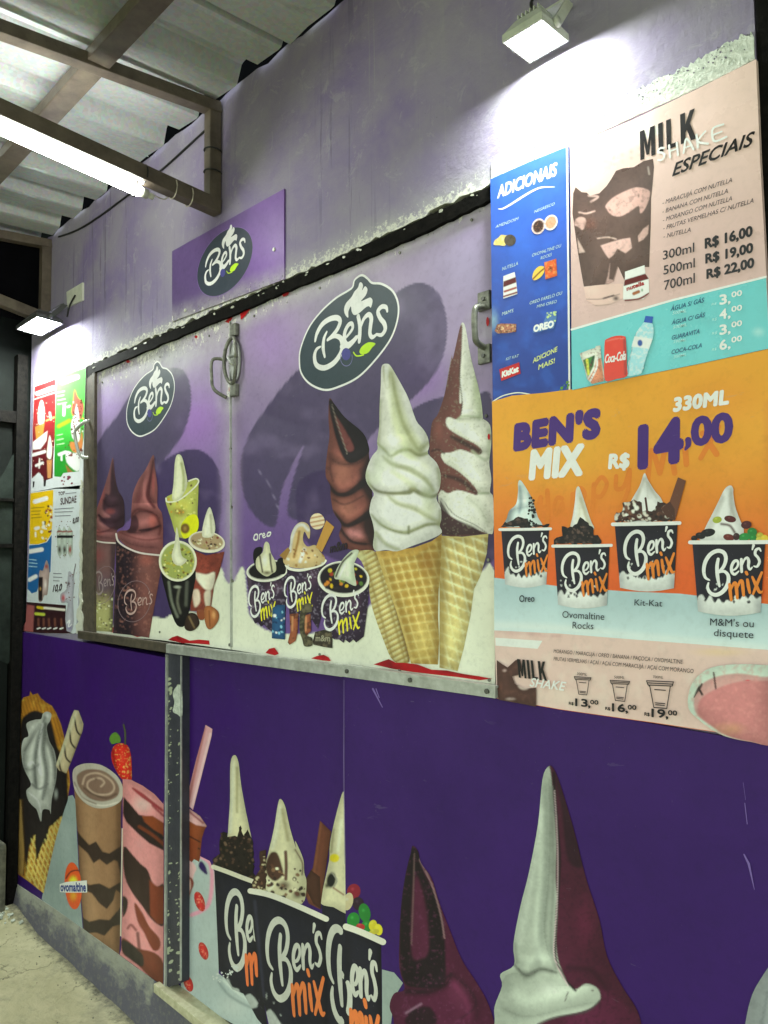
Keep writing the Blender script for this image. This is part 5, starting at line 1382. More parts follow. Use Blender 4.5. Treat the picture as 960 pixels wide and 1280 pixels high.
picture('printed_strip', ob, [(617.8, 788), (700, 792), (800, 800), (880, 806), (968, 813), (968, 930.5), (900, 915.5), (820, 903.5), (700, 886.5), (621, 872.5)], DB, C(204, 178, 172), [
    o_line([(622, 789), (700, 795)], 4, C(186, 150, 148), 5, .7), o_blob(900, 815, 50, 8, C(206, 180, 150), .8), o_blob(700, 870, 60, 16, C(214, 190, 180), .6), o_noise(18, C(214, 192, 184), .5, .8, .5)], 4, 'vinyl_clean')
flat_polys('printed_highlight', ob, [[(619, 797), (678, 801), (672, 811), (619.5, 807)]], DB, C(206, 214, 206), 'vinyl_clean')
# faint ghost script behind
GH = C(203, 122, 40)
draw_strokes('ghost_lettering', ob, [
    ([(.01, .42), (.03, .62), (.02, .30)], .09), ([(.07, .70), (.075, .40), (.065, .22)], .09), ([(.02, .45), (.05, .46), (.075, .48)], .06),
    ([(.16, .52), (.13, .55), (.11, .40), (.13, .28), (.16, .45), (.165, .30), (.18, .26)], .07),
    ([(.22, .55), (.215, .30), (.20, .05)], .08), ([(.22, .50), (.26, .62), (.29, .50), (.26, .35), (.225, .36)], .07),
    ([(.34, .62), (.335, .35), (.32, .12)], .08), ([(.34, .58), (.38, .70), (.41, .58), (.38, .42), (.345, .44)], .07),
    ([(.46, .66), (.46, .48), (.50, .48), (.53, .70), (.52, .40), (.48, .18)], .07),
    ([(.62, .45), (.64, .90), (.68, .55)], .08), ([(.68, .55), (.72, .95), (.75, .50)], .08), ([(.80, .80), (.805, .58)], .08), ([(.88, .95), (.94, .62)], .08), ([(.95, .98), (.87, .62)], .07)],
    *[(670, 672), (914, 622), (670, 594)], DB, GH, 'vinyl_clean')

def milk(board, depth, box, col, mat):
    """condensed heavy block capitals"""
    o, ux, uy = affine(*box, depth)
    G = [[(0, 0), (.075, 0), (.075, .62), (.115, .1), (.165, .1), (.205, .62), (.205, 0), (.28, 0), (.28, 1), (.195, 1), (.14, .42), (.085, 1), (0, 1)],
         [(.34, 0), (.425, 0), (.425, 1), (.34, 1)], [(.485, 0), (.685, 0), (.685, .14), (.57, .14), (.57, 1), (.485, 1)],
         [(.735, 0), (.82, 0), (.82, .33), (.845, .40), (.91, 0), (1.0, 0), (.90, .58), (.99, 1), (.905, 1), (.82, .60), (.82, 1), (.735, 1)]]
    for g in G:
        g = np.array(g); flat_polys('block_letter', board, [o + g[:, :1] * ux + g[:, 1:] * uy], depth, col, mat, tocoord='wall')
# big writing
PUR = C(70, 38, 116)
lettering('lettering', ob, [("BEN'S", *zo([(118, 270), (392, 225), (122, 185)]))], DB, PUR, 'vinyl_clean', bold=.075, shear=.0, spacing=1.12)
lettering('lettering', ob, [("MIX", *zo([(168, 368), (336, 352), (176, 272)])), ("330ML", *zo([(646, 144), (826, 118), (650, 98)])), ("R$", *zo([(430, 334), (494, 330), (434, 286)]))], DB, C(236, 234, 222), 'vinyl_clean', bold=.055, shear=.0, spacing=1.06)
lettering('lettering', ob, [("14", *zo([(534, 330), (668, 306), (536, 190)])), ("00", *zo([(708, 256), (836, 240), (710, 164)]))], DB, PUR, 'vinyl_clean', bold=.05, shear=.0)
flat_polys('printed_comma', ob, ribbon(cr(zo([(694, 240), (694, 256), (684, 272)]), False, 5), [8, 7, 2.5]), DB, PUR, 'vinyl_clean')
NAVY = C(27, 21, 38)
def tub(board, depth, rl, rr, bl, br, bulge, text, mixc, top_pic, sp=2.0, rim_w=4.5, seed=1, base_light=C(206, 210, 210), mat='vinyl_clean', rimbow=1.0):
    """printed paper tub: dark body with white melting foot, rim, brush lettering"""
    rl, rr, bl, br = map(lambda q: np.array(q, float), (rl, rr, bl, br))
    n = 9
    bot = [bl + (br - bl) * t + np.array([0, bulge * math.sin(math.pi * t)]) for t in np.linspace(0, 1, n)]
    inset = (rr - rl) * .03
    body = np.array([rl + inset, rr - inset] + bot[::-1])
    rnd = random.Random(seed)
    hv = (bl + br) / 2 - (rl + rr) / 2
    fr = []
    m = 15
    for i in range(m + 1):
        t = i / m; L_ = bl + (br - bl) * t
        up_ = .20 + (.10 if i % 2 else 0) * rnd.uniform(.3, 1) + .03 * math.sin(t * 7 + seed)
        fr.append(L_ - hv * up_ + np.array([0, bulge * math.sin(math.pi * t)]))
    foot = cr(np.array(fr), False, 4)
    foot = np.vstack([foot, br + (br - bl) * .2 + np.array([0, 30]), bl - (br - bl) * .2 + np.array([0, 30])])
    w = np.hypot(*(rr - rl))
    ops = [o_line([rl + inset * 1.5, bl], w * .10, C(46, 40, 62), w * .1, .6), o_line([rr - inset, br], w * .12, C(22, 18, 34), w * .12, .7), o_poly(foot, base_light, 1.3),
           o_line([bl + hv * -.12, bl], w * .1, C(160, 164, 170), w * .1, .5), o_line([br - hv * .1, br], w * .12, C(150, 152, 158), w * .12, .6)]
    for i in range(9):
        t = rnd.uniform(.06, .94); q = bl + (br - bl) * t - hv * rnd.uniform(.30, .42)
        ops.append(o_blob(q[0], q[1], 1.3, 1.5, base_light, .9, 0, .5))
    for i in range(7):
        t = rnd.uniform(.1, .9); q = bl + (br - bl) * t - hv * rnd.uniform(.14, .2)
        ops.append(o_blob(q[0], q[1], 1.8, 2.6, NAVY, .95, 0, .5))
    picture('printed_tub', board, body, depth, NAVY, ops, sp, mat)
    top_pic()
    mid = [rl + (rr - rl) * t + np.array([0, rimbow * math.sin(math.pi * t)]) for t in np.linspace(0, 1, 7)]
    flat_polys('printed_rim', board, ribbon(np.array(mid), rim_w * .00085 if False else rim_w), depth, C(222, 224, 222), mat)
    bens(board, depth, *text, mixc)
MO = C(226, 128, 56)
zc = lambda p: Z(615, 590, 6.0, p)
zd = lambda p: Z(760, 580, 4.8, p)
SW_ = C(214, 216, 212)
def sprinkle(polys, n, cols, r0, r1, seed):
    rr = random.Random(seed); out = []
    poly = np.asarray(polys, float); lo, hi = poly.min(0), poly.max(0)
    while n:
        p = (rr.uniform(lo[0], hi[0]), rr.uniform(lo[1], hi[1]))
        if not inside(poly, np.array([p]))[0]: continue
        n -= 1; r = rr.uniform(r0, r1); k = rr.randint(5, 7); a0 = rr.random() * 6
        out.append(np.array([(p[0] + r * rr.uniform(.6, 1.2) * math.cos(a0 + 6.283 * i / k), p[1] + r * rr.uniform(.6, 1.2) * math.sin(a0 + 6.283 * i / k)) for i in range(k)]))
    return out
def crumble(board, depth, outline, seed, c=C(28, 22, 24), cols=None, mat='vinyl_clean', n=60, sp=1.5, r=(1.0, 3.0)):
    cols = cols or [C(60, 46, 44), C(18, 14, 16), C(96, 76, 70), C(40, 30, 30)]
    rr = random.Random(seed); o2 = [(x + rr.uniform(-1.3, 1.3), y + rr.uniform(-1.3, 1.3)) for x, y in resample(np.asarray(outline, float), 3.2)]
    return picture('printed_crumbs', board, o2, depth, c, dots(outline, n, cols, r[0], r[1], seed), sp, mat)
def t1_():
    picture('printed_swirl', ob, cr(zc([(210, 60), (240, 95), (290, 180), (320, 260), (345, 340), (375, 405), (250, 412), (90, 410), (110, 350), (130, 290), (180, 240), (195, 150), (195, 85)]), True, 4), DB, C(196, 208, 214), [o_line(zc([(205, 110), (215, 230), (205, 300)]), 3, C(146, 160, 168), 4, .8), o_line(zc([(130, 300), (110, 390)]), 9, C(110, 122, 130), 8, .7), o_line(zc([(280, 160), (300, 230), (320, 330)]), 4, C(120, 130, 136), 4, .6), o_blob(*zc([(240, 200)])[0], 4, 14, C(222, 228, 228), .7), o_fold(zc([(205, 300), (222, 200), (205, 90)]), 4, .3, 6, .5, C(110, 124, 134)), o_fold(zc([(120, 290), (190, 270), (290, 250)]), 6, .3, 5, .5, C(110, 124, 134))], 1.5, 'vinyl_clean')
    crumble(ob, DB, zc([(70, 412), (95, 380), (140, 372), (170, 345), (220, 335), (265, 355), (285, 400), (300, 414)]), 3)
    crumble(ob, DB, zc([(300, 410), (330, 395), (380, 395), (432, 392), (430, 414)]), 4, n=20)
    flat_polys('printed_crumbs', ob, sprinkle(zc([(270, 150), (310, 170), (335, 330), (345, 400), (270, 390), (250, 320), (280, 260)]), 26, None, 1.2, 2.8, 5), DB, C(24, 20, 22), 'vinyl_clean')['kind'] = 'stuff'
tub(ob, DB, *zc([(58, 432), (440, 426)]), *zc([(98, 842), (408, 840)]), 4.5, zc([(115, 790), (418, 772), (118, 486)]), MO, t1_, seed=2, rim_w=3.6, rimbow=.2)
def t2_():
    picture('printed_swirl', ob, cr(zc([(650, 108), (670, 150), (700, 240), (740, 360), (765, 430), (680, 460), (590, 430), (605, 330), (622, 220), (630, 130)]), True, 4), DB, C(216, 214, 200), [o_line(zc([(635, 160), (622, 300), (610, 400)]), 5, C(226, 228, 220), 4, .8), o_line(zc([(665, 200), (700, 320), (730, 400)]), 3, C(170, 160, 136), 4, .7), o_fold(zc([(640, 400), (655, 260), (650, 120)]), 4, .2, 7, .4, C(150, 140, 116))], 1.5, 'vinyl_clean')
    crumble(ob, DB, zc([(468, 540), (470, 505), (525, 480), (530, 410), (590, 415), (640, 385), (660, 335), (700, 370), (750, 405), (770, 470), (800, 470), (825, 540)]), 8, n=110)
tub(ob, DB, *zc([(455, 556), (895, 550)]), *zc([(495, 995), (862, 1000)]), 4.5, zc([(525, 938), (868, 922), (520, 612)]), MO, t2_, seed=5, rim_w=3.8, rimbow=.2)
def t3_():
    picture('printed_swirl', ob, cr(zd([(218, 55), (240, 95), (280, 160), (325, 220), (340, 330), (100, 345), (120, 260), (150, 200), (190, 130)]), True, 4), DB, C(216, 216, 212), [o_line(zd([(215, 90), (180, 190), (150, 260)]), 4, C(176, 172, 164), 5, .7), o_line(zd([(235, 110), (290, 200)]), 3, C(180, 176, 168), 4, .7), o_fold(zd([(230, 220), (232, 150), (220, 70)]), 5, .2, 9, .4, C(140, 136, 130))], 1.6, 'vinyl_clean')
    crumble(ob, DB, zd([(42, 346), (45, 295), (85, 290), (90, 225), (120, 225), (160, 215), (205, 235), (210, 280), (270, 285), (300, 230), (340, 235), (365, 240), (395, 340)]), 9, C(66, 42, 36), [C(108, 74, 60), C(38, 26, 24), C(200, 190, 180), C(84, 54, 44), C(212, 206, 198)], n=90, r=(1.4, 4))
    flat_polys('printed_drizzle', ob, ribbon(cr(zd([(225, 205), (232, 260), (236, 290)]), False, 4), 2.6) + ribbon(cr(zd([(85, 345), (120, 315), (160, 320), (175, 335)]), False, 4), 2.4), DB, C(72, 40, 36), 'vinyl_clean')
    flat_polys('printed_wafer', ob, [zd([(420, 80), (468, 100), (402, 340), (345, 310), (318, 265), (370, 225)])], DB, C(104, 66, 50), 'vinyl_clean')
    flat_polys('printed_wafer', ob, [zd([(322, 268), (372, 225), (400, 270), (402, 335), (350, 315)])], DB, C(78, 48, 38), 'vinyl_clean')
tub(ob, DB, *zd([(28, 362), (430, 354)]), *zd([(72, 742), (396, 745)]), 4.5, zd([(100, 706), (402, 680), (97, 412)]), MO, t3_, seed=7, rim_w=4.6, rimbow=.2)
def t4_():
    picture('printed_swirl', ob, cr(zd([(735, 128), (752, 150), (752, 180), (765, 260), (790, 330), (815, 400), (780, 460), (560, 462), (580, 390), (620, 310), (660, 230), (700, 150)]), True, 4), DB, C(220, 220, 216), [o_line(zd([(735, 150), (735, 240), (760, 320)]), 3, C(176, 172, 166), 4, .7), o_fold(zd([(720, 360), (738, 250), (735, 140)]), 6, .2, 11, .4, C(140, 138, 134)), o_line(zd([(690, 200), (640, 320), (610, 400)]), 5, C(190, 188, 184), 6, .6), o_line(zd([(680, 360), (730, 370), (760, 410)]), 3, C(70, 40, 36), 3, .9)], 1.6, 'vinyl_clean')
    for k, (x, y, rx, ry, c) in enumerate([(655, 335, 28, 20, C(150, 160, 60)), (733, 330, 36, 20, C(84, 30, 34)), (600, 412, 44, 24, C(22, 20, 24)), (555, 430, 30, 20, C(30, 26, 28)), (518, 445, 20, 16, C(26, 22, 26)), (725, 440, 34, 20, C(104, 44, 38)), (830, 365, 32, 24, C(74, 28, 34)), (865, 408, 30, 26, C(40, 120, 60)), (818, 438, 36, 24, C(44, 130, 66)), (872, 445, 26, 22, C(40, 124, 60)), (912, 432, 22, 22, C(170, 160, 60)), (940, 445, 22, 20, C(206, 180, 60)), (905, 452, 18, 14, C(190, 176, 70)), (770, 435, 20, 22, C(60, 34, 36))]):
        q = zd([(x, y)])[0]
        picture('printed_candy', ob, ell(q[0], q[1], rx / 4.8, ry / 4.8, -10 + 20 * (k % 2), 18), DB, c, [o_blob(q[0] - 1.5, q[1] - 1.5, 2.2, 1.6, np.clip(c * 2.2 + .06, 0, .8), .7)], 1.6, 'vinyl_clean')
tub(ob, DB, *zd([(492, 470), (958, 468)]), *zd([(540, 885), (915, 890)]), 4.8, zd([(572, 835), (930, 800), (572, 530)]), MO, t4_, seed=9, rim_w=5.0, rimbow=.2)
# captions
INK = C(34, 38, 52)
lettering('lettering', ob, [('Oreo', *zc([(205, 975), (318, 972), (205, 925)]))], DB, INK, 'vinyl_clean', bold=.012)
lettering('lettering', ob, [('Ovomaltine', *Z(600, 760, 2.6667, [(274, 32), (414, 40), (275, 10)])), ('Rocks', *Z(600, 760, 2.6667, [(308, 68), (378, 71), (309, 46)])),
    ('Kit-Kat', *zd([(158, 848), (325, 855), (160, 812)])), ("M&M's ou", *zd([(612, 968), (874, 980), (613, 926)])), ('disquete', *zd([(634, 1032), (872, 1046), (636, 990)]))], DB, INK, 'vinyl_clean', bold=.0)
# lower strip: milk shake sizes
z3 = lambda p: Z(610, 780, 5.3333, p)
z5 = lambda p: Z(780, 780, 5.3333, p)
BR = C(86, 58, 54)
picture('printed_shake', ob, z3([(58, 240), (90, 265), (130, 290), (185, 240), (215, 235), (230, 300), (200, 340), (160, 350), (180, 400), (250, 430), (320, 425), (320, 552), (240, 535), (70, 505), (60, 400)]), DB, BR, [o_blob(*z3([(240, 400)])[0], 10, 9, C(206, 186, 180), 1, 10, .6), o_blob(*z3([(85, 420)])[0], 4, 10, C(110, 74, 66), .8), o_blob(*z3([(150, 500)])[0], 9, 3, C(200, 180, 176), .8), o_blob(*z3([(110, 310)])[0], 4, 3, C(196, 170, 166), .9), o_noise(5, C(110, 76, 68), .5, .8, .5, 4)], 1.6, 'vinyl_clean')
milk(ob, DB, z3([(212, 356), (402, 378), (200, 232)]), C(22, 20, 24), 'vinyl_clean')
lettering('lettering', ob, [('SHAKE', *z3([(278, 415), (520, 446), (280, 358)]))], DB, C(232, 232, 226), 'vinyl_clean', bold=.02, shear=.3)
lettering('lettering', ob, [('MORANGO / MARACUJÁ / OREO / BANANA / PAÇOCA / OVOMALTINE', *[(692, 816), (853.5, 830), (692, 811.5)]), ('FRUTAS VERMELHAS / AÇAÍ / AÇAÍ COM MARACUJÁ / AÇAÍ COM MORANGO', *[(692, 825.5), (867, 841.5), (692, 821)]),
    ('300ML', *z3([(592, 340), (660, 346), (592, 322)])), ('500ML', *z3([(840, 362), (912, 368), (840, 344)])), ('700ML', *z5([(192, 360), (262, 366), (192, 343)]))], DB, C(54, 44, 50), 'vinyl_clean', bold=.0, shear=.15)
def price(x0, y0, s, big, z):
    return [(big, *z([(x0, y0), (x0 + 84 * s, y0 + 7), (x0, y0 - 52 * s)])), (',', *z([(x0 + 90 * s, y0 + 8), (x0 + 103 * s, y0 + 9), (x0 + 90 * s, y0 - 44 * s)])), ('00', *z([(x0 + 104 * s, y0 - 12), (x0 + 160 * s, y0 - 8), (x0 + 104 * s, y0 - 42 * s)])), ('R$', *z([(x0 - 46 * s, y0 - 8), (x0 - 14 * s, y0 - 5), (x0 - 46 * s, y0 - 28 * s)]))]
lettering('lettering', ob, price(583, 545, .95, '13', z3) + price(828, 580, 1.0, '16', z3) + price(185, 618, 1.05, '19', z5), DB, C(26, 24, 30), 'vinyl_clean', bold=.035)
def cup_icon(z, x0, y0, w, h, tw):
    L = []
    def r(a): L.extend(ribbon(z(a), tw))
    r([(x0, y0), (x0 + w, y0 + 8)]); r([(x0, y0), (x0 + w * .04, y0 + h * .12), (x0 + w * .1, y0 + h * .2)]); r([(x0 + w, y0 + 8), (x0 + w * .95, y0 + h * .2)])
    r([(x0 + w * .06, y0 + h * .16), (x0 + w * .95, y0 + h * .20)]); r([(x0 + w * .05, y0 + h * .08), (x0 + w * .97, y0 + h * .13)])
    r([(x0 + w * .12, y0 + h * .2), (x0 + w * .27, y0 + h), (x0 + w * .75, y0 + h * 1.04), (x0 + w * .88, y0 + h * .22)])
    r([(x0 + w * .3, y0 + h * .33), (x0 + w * .7, y0 + h * .36)]); r([(x0 + w * .33, y0 + h * .83), (x0 + w * .68, y0 + h * .86)]); r([(x0 + w * .34, y0 + h * .9), (x0 + w * .66, y0 + h * .93)])
    return L
flat_polys('cup_icon', ob, cup_icon(z3, 575, 350, 112, 118, .9), DB, C(44, 38, 44), 'vinyl_clean')
flat_polys('cup_icon', ob, cup_icon(z3, 814, 375, 130, 135, 1.0), DB, C(44, 38, 44), 'vinyl_clean')
flat_polys('cup_icon', ob, cup_icon(z5, 150, 378, 180, 178, 1.2), DB, C(44, 38, 44), 'vinyl_clean')
bowl = cr(z5([(425, 520), (440, 430), (480, 360), (560, 300), (660, 275), (780, 268), (900, 272), (1010, 300), (1030, 500), (1010, 790), (840, 785), (680, 750), (580, 700), (500, 640), (440, 580)]), True, 5)
picture('printed_bowl', ob, np.array([q for q in bowl if q[0] < 967]), DB, C(196, 208, 198), [o_poly(cr(z5([(468, 560), (470, 480), (520, 400), (620, 350), (760, 330), (900, 350), (1050, 400), (1050, 800), (860, 790), (700, 750), (600, 690), (500, 620)]), True, 4), C(190, 150, 148), 3), o_poly(cr(z5([(490, 560), (520, 490), (620, 430), (760, 385), (900, 380), (1050, 420), (1050, 820), (860, 790), (700, 750), (600, 690), (510, 620)]), True, 4), C(184, 122, 124), 4),
    o_blob(*z5([(700, 700)])[0], 30, 12, C(196, 150, 120), .7), o_noise(5, C(200, 142, 140), .5, .8, .4, 3), o_line(z5([(598, 325), (612, 430)]), 2.2, C(84, 56, 56), 1.4), o_line(z5([(465, 490), (500, 430), (520, 400)]), [1, 4, 2], C(64, 50, 50), 1.6), o_line(z5([(500, 430), (520, 470)]), 3, C(64, 50, 50), 1.6), o_blob(*z5([(825, 375)])[0], 5, 1.6, C(190, 60, 76), .9)], 2.0, 'vinyl_clean')

# ------------------------------------------------------------------ blue list of extras
bb = thing('price_board', 'narrow blue board headed ADICIONAIS with small topping pictures', 'sign', P(660, 350, DB))
BL = C(34, 74, 168)
DB2 = -0.0085
slab('board', [(613, 224), (660, 203), (709, 183), (712.5, 488), (680, 492), (640, 496), (616, 503)], DB2, 0.0, 'vinyl_clean', bb, BL, 5, None, [o_grad((660, 250), (660, 490), C(60, 98, 186), C(44, 68, 142)), o_blob(650, 300, 30, 40, C(66, 112, 200), .5), o_blob(616, 400, 10, 22, C(150, 180, 196), .8), o_noise(14, C(60, 110, 200), .5, .8, .3)])
flat_polys('board_edge', bb, [np.array([(707.5, 184), (710, 183), (713, 488), (710.6, 488.5)])], DB2, C(220, 226, 232), 'vinyl_clean')
b1 = lambda p: Z(612, 230, 9.6, p); b2 = lambda p: Z(612, 370, 9.6, p)
lettering('lettering', bb, [('ADICIONAIS', (622, 247.5), (695, 219), (623, 232))], DB2, C(232, 238, 240), 'vinyl_clean', bold=.03, shear=.06)
flat_polys('underline', bb, ribbon(cr(b1([(105, 298), (160, 295), (260, 240), (400, 150), (540, 70), (640, 38), (780, 36)]), False, 6), [.8, 2.0, 2.4, 2.6, 2.4, 2, .6]), DB2, C(206, 226, 236), 'vinyl_clean')
LT = C(178, 200, 190); LY = C(196, 204, 130)
lettering('lettering', bb, [('AMENDOIM', *b1([(70, 532), (345, 430), (74, 496)])), ('NEGRESCO', *b1([(535, 350), (780, 250), (538, 318)])), ('OVOMALTINE OU', *b1([(510, 875), (858, 755), (512, 838)])), ('ROCKS', *b1([(612, 908), (745, 862), (614, 872)])), ('NUTELLA', *b1([(150, 1040), (340, 970), (152, 1000)])),
    ('OREO FARELO OU', *b2([(480, 104), (870, -20), (482, 66)])), ('MINI OREO', *b2([(565, 145), (805, 80), (568, 110)])), ("M&M'S", *b2([(148, 235), (285, 192), (150, 196)])), ('KIT KAT', *b2([(195, 775), (350, 730), (198, 742)]))], DB2, LT, 'vinyl_clean', bold=0, shear=.15)
lettering('lettering', bb, [('ADICIONE', *b2([(520, 805), (815, 660), (518, 750)])), ('MAIS!', *b2([(585, 885), (785, 800), (583, 828)]))], DB2, LY, 'vinyl_clean', bold=.02, shear=.15)
picture('printed_cookie', bb, cr(b1([(50, 730), (60, 680), (110, 640), (140, 610), (190, 615), (215, 620), (200, 680), (185, 740), (120, 735)]), True, 3), DB2, C(200, 180, 110), [o_noise(2, C(214, 206, 170), .5, .7, .7)], 1.2, 'vinyl_clean')
picture('printed_cookie', bb, ell(*b1([(245, 675)])[0], 7.4, 7.2, -20, 20), DB2, C(84, 76, 66), [o_noise(2, C(54, 46, 40), .5, .7, .7)], 1.2, 'vinyl_clean')
for (x, y, c1, c2) in ((585, 508, C(206, 190, 190), C(66, 46, 40)), (735, 462, C(214, 206, 206), C(198, 150, 124))):
    q = b1([(x, y)])[0]
    picture('printed_cookie', bb, ell(q[0], q[1], 8.2, 10.2, 25, 22), DB2, c1, [o_blob(q[0], q[1], 7, 9, c2, 1, 25, .8), o_noise(1.6, C(150, 110, 90), .5, .7, .6)], 1.2, 'vinyl_clean')
picture('printed_sachet', bb, b1([(655, 940), (800, 895), (812, 1100), (670, 1145)]), DB2, C(206, 98, 50), [o_blob(*b1([(730, 1020)])[0], 5, 7, C(60, 44, 40), .9), o_noise(2, C(226, 150, 90), .5, .7, .7)], 1.2, 'vinyl_clean')
picture('printed_pod', bb, cr(b1([(512, 1120), (530, 1050), (590, 990), (650, 990), (655, 1050), (620, 1110), (560, 1150), (520, 1150)]), True, 3), DB2, C(214, 180, 84), [o_line(b1([(520, 1140), (600, 1060), (660, 1010)]), 1.6, C(110, 60, 30), 1)], 1.2, 'vinyl_clean')
def jar(board, depth, z, pts, lab, mat='vinyl_clean'):
    picture('printed_jar', board, z(pts), depth, C(222, 222, 214), lab, 1.2, mat)
jz = lambda p: Z(612, 230, 9.6, p)
picture('printed_jar', bb, jz([(165, 1105), (300, 1055), (318, 1150), (335, 1320), (165, 1375), (162, 1200)]), DB2, C(220, 220, 214), [o_poly(jz([(165, 1170), (315, 1115), (322, 1180), (163, 1240)]), C(92, 30, 30), 1), o_line(jz([(180, 1290), (315, 1245)]), 2.4, C(150, 60, 40), 1.4), o_line(jz([(170, 1350), (330, 1300)]), 2, C(120, 40, 34), 1.2)], 1.1, 'vinyl_clean')
picture('printed_sachet', bb, b2([(60, 420), (90, 340), (140, 330), (200, 330), (320, 335), (318, 430), (200, 445), (100, 450)]), DB2, C(176, 120, 96), [o_noise(2, C(96, 60, 50), .45, .65, .8, 2), o_noise(1.5, C(214, 190, 150), .6, .7, .8, 5)], 1.1, 'vinyl_clean')
flat_polys('printed_logo', bb, [b2([(520, 440), (520, 395), (560, 355), (640, 330), (670, 260), (680, 195), (810, 180), (800, 290), (770, 390), (700, 400), (600, 430)])], DB2, C(84, 120, 170), 'vinyl_clean')
lettering('lettering', bb, [('OREO', *b2([(530, 430), (765, 370), (532, 350)]))], DB2, C(220, 232, 236), 'vinyl_clean', bold=.06)
flat_polys('printed_leaves', bb, sprinkle(b2([(680, 200), (800, 190), (790, 300), (690, 300)]), 14, None, .8, 1.8, 3), DB2, C(176, 196, 140), 'vinyl_clean')['kind'] = 'stuff'
picture('printed_sachet', bb, b2([(115, 880), (355, 795), (372, 930), (140, 1020)]), DB2, C(190, 44, 46), [o_line(b2([(160, 950), (330, 885)]), 3, C(226, 214, 190), 1.4, .0)], 1.1, 'vinyl_clean')
lettering('lettering', bb, [('KitKat', *b2([(150, 975), (345, 905), (148, 905)]))], DB2, C(232, 224, 206), 'vinyl_clean', bold=.06, shear=.1)
flat_polys('board_edge', bb, ribbon(cr([(616, 502), (628, 495), (645, 491), (658, 492), (666, 494)], False, 6), 1.4), DB2, C(216, 214, 196), 'vinyl_clean')
flat_polys('printed_leaves', bb, sprinkle([(702, 482), (711, 476), (712, 487), (698, 489)], 14, None, .8, 1.8, 3), DB2, C(96, 140, 50), 'vinyl_clean')['kind'] = 'stuff'

# ------------------------------------------------------------------ pink and turquoise board
pb = thing('price_board', 'pink milkshake price board with a turquoise drinks strip along its foot', 'sign', P(830, 280, DB))
PK = C(206, 172, 168)
TQ = C(104, 182, 188)
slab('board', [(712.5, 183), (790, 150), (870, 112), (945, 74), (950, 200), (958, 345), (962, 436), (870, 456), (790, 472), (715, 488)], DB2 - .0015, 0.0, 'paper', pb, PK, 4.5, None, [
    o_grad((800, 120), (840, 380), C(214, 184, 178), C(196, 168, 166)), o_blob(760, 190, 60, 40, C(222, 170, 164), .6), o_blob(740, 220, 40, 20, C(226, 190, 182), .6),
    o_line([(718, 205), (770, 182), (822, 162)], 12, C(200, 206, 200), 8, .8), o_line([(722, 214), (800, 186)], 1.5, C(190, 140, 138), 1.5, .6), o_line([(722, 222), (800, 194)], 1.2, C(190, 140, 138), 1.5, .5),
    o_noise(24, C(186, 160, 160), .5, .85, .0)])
b6 = lambda p: Z(790, 120, 5.647, p); b7 = lambda p: Z(715, 200, 6.733, p); b8 = lambda p: Z(715, 370, 8.0, p); b5 = lambda p: Z(820, 360, 6.857, p)
DP = DB2 - .0015
picture('printed_strip', pb, [(714.2, 412), (840, 375.5), (957.7, 346.5), (961.5, 435.5), (870, 455.5), (790, 471.5), (715, 487.5)], DP, TQ, [o_blob(850, 430, 90, 30, C(112, 192, 198), .5), o_blob(948, 415, 12, 9, C(170, 206, 206), .6)], 5, 'paper')
flat_polys('printed_line', pb, ribbon(np.array([(714.4, 412), (840, 375.3), (957.5, 346)]), 2.6), DP, C(222, 232, 228), 'paper')
MB_ = C(104, 84, 80)
picture('printed_shake', pb, b7([(30, 228), (80, 270), (125, 275), (150, 300), (230, 280), (290, 220), (330, 160), (370, 90), (430, 70), (520, 60), (600, 10), (680, -10), (690, 60), (678, 200), (665, 320), (662, 560), (652, 800), (650, 900), (560, 900), (450, 960), (440, 1010), (390, 900), (355, 1020), (300, 1050), (240, 1060), (100, 1068), (70, 900), (50, 780), (30, 640), (5, 450), (10, 280)]), DP, MB_, [
    o_poly(cr(b7([(285, 380), (340, 320), (430, 270), (540, 230), (640, 250), (655, 300), (620, 400), (575, 450), (560, 385), (480, 440), (400, 475), (330, 460), (290, 410)]), True, 3), C(206, 168, 162), 1.8), o_blob(*b7([(560, 300)])[0], 2, 4, MB_, .9), o_blob(*b7([(320, 420)])[0], 2.4, 2.4, MB_, .8),
    o_poly(b7([(240, 720), (330, 690), (420, 665), (490, 655), (505, 740), (450, 785), (380, 745), (350, 800), (310, 830), (280, 790)]), C(204, 170, 166), 1.6), o_poly(b7([(555, 640), (600, 580), (645, 545), (640, 620), (600, 670), (560, 690)]), C(208, 174, 168), 1.4), o_poly(cr(b7([(25, 510), (60, 480), (110, 490), (118, 530), (90, 590), (50, 560), (20, 550)]), True, 3), C(206, 172, 166), 1.6),
    o_poly(b7([(45, 660), (110, 775), (60, 785)]), C(206, 180, 174), 1.6), o_poly(b7([(385, 900), (410, 960), (430, 1100), (260, 1100), (300, 980), (320, 870), (310, 1000), (350, 1010)]), C(196, 164, 160), 2), o_line(b7([(215, 660), (300, 650), (370, 665)]), 1.6, C(196, 170, 164), 1.5), o_line(b7([(140, 300), (220, 310), (160, 350)]), 2.4, C(206, 176, 170), 1.6), o_blob(*b7([(150, 540)])[0], 12, 12, C(126, 88, 78), .7), o_line(b7([(60, 440), (120, 450), (190, 430)]), 2, C(200, 170, 164), 1.6), o_line(b7([(640, 60), (650, 120)]), 2, C(190, 176, 170), 2, .7), o_noise(4, C(88, 70, 68), .5, .8, .4, 7)], 1.5, 'paper')
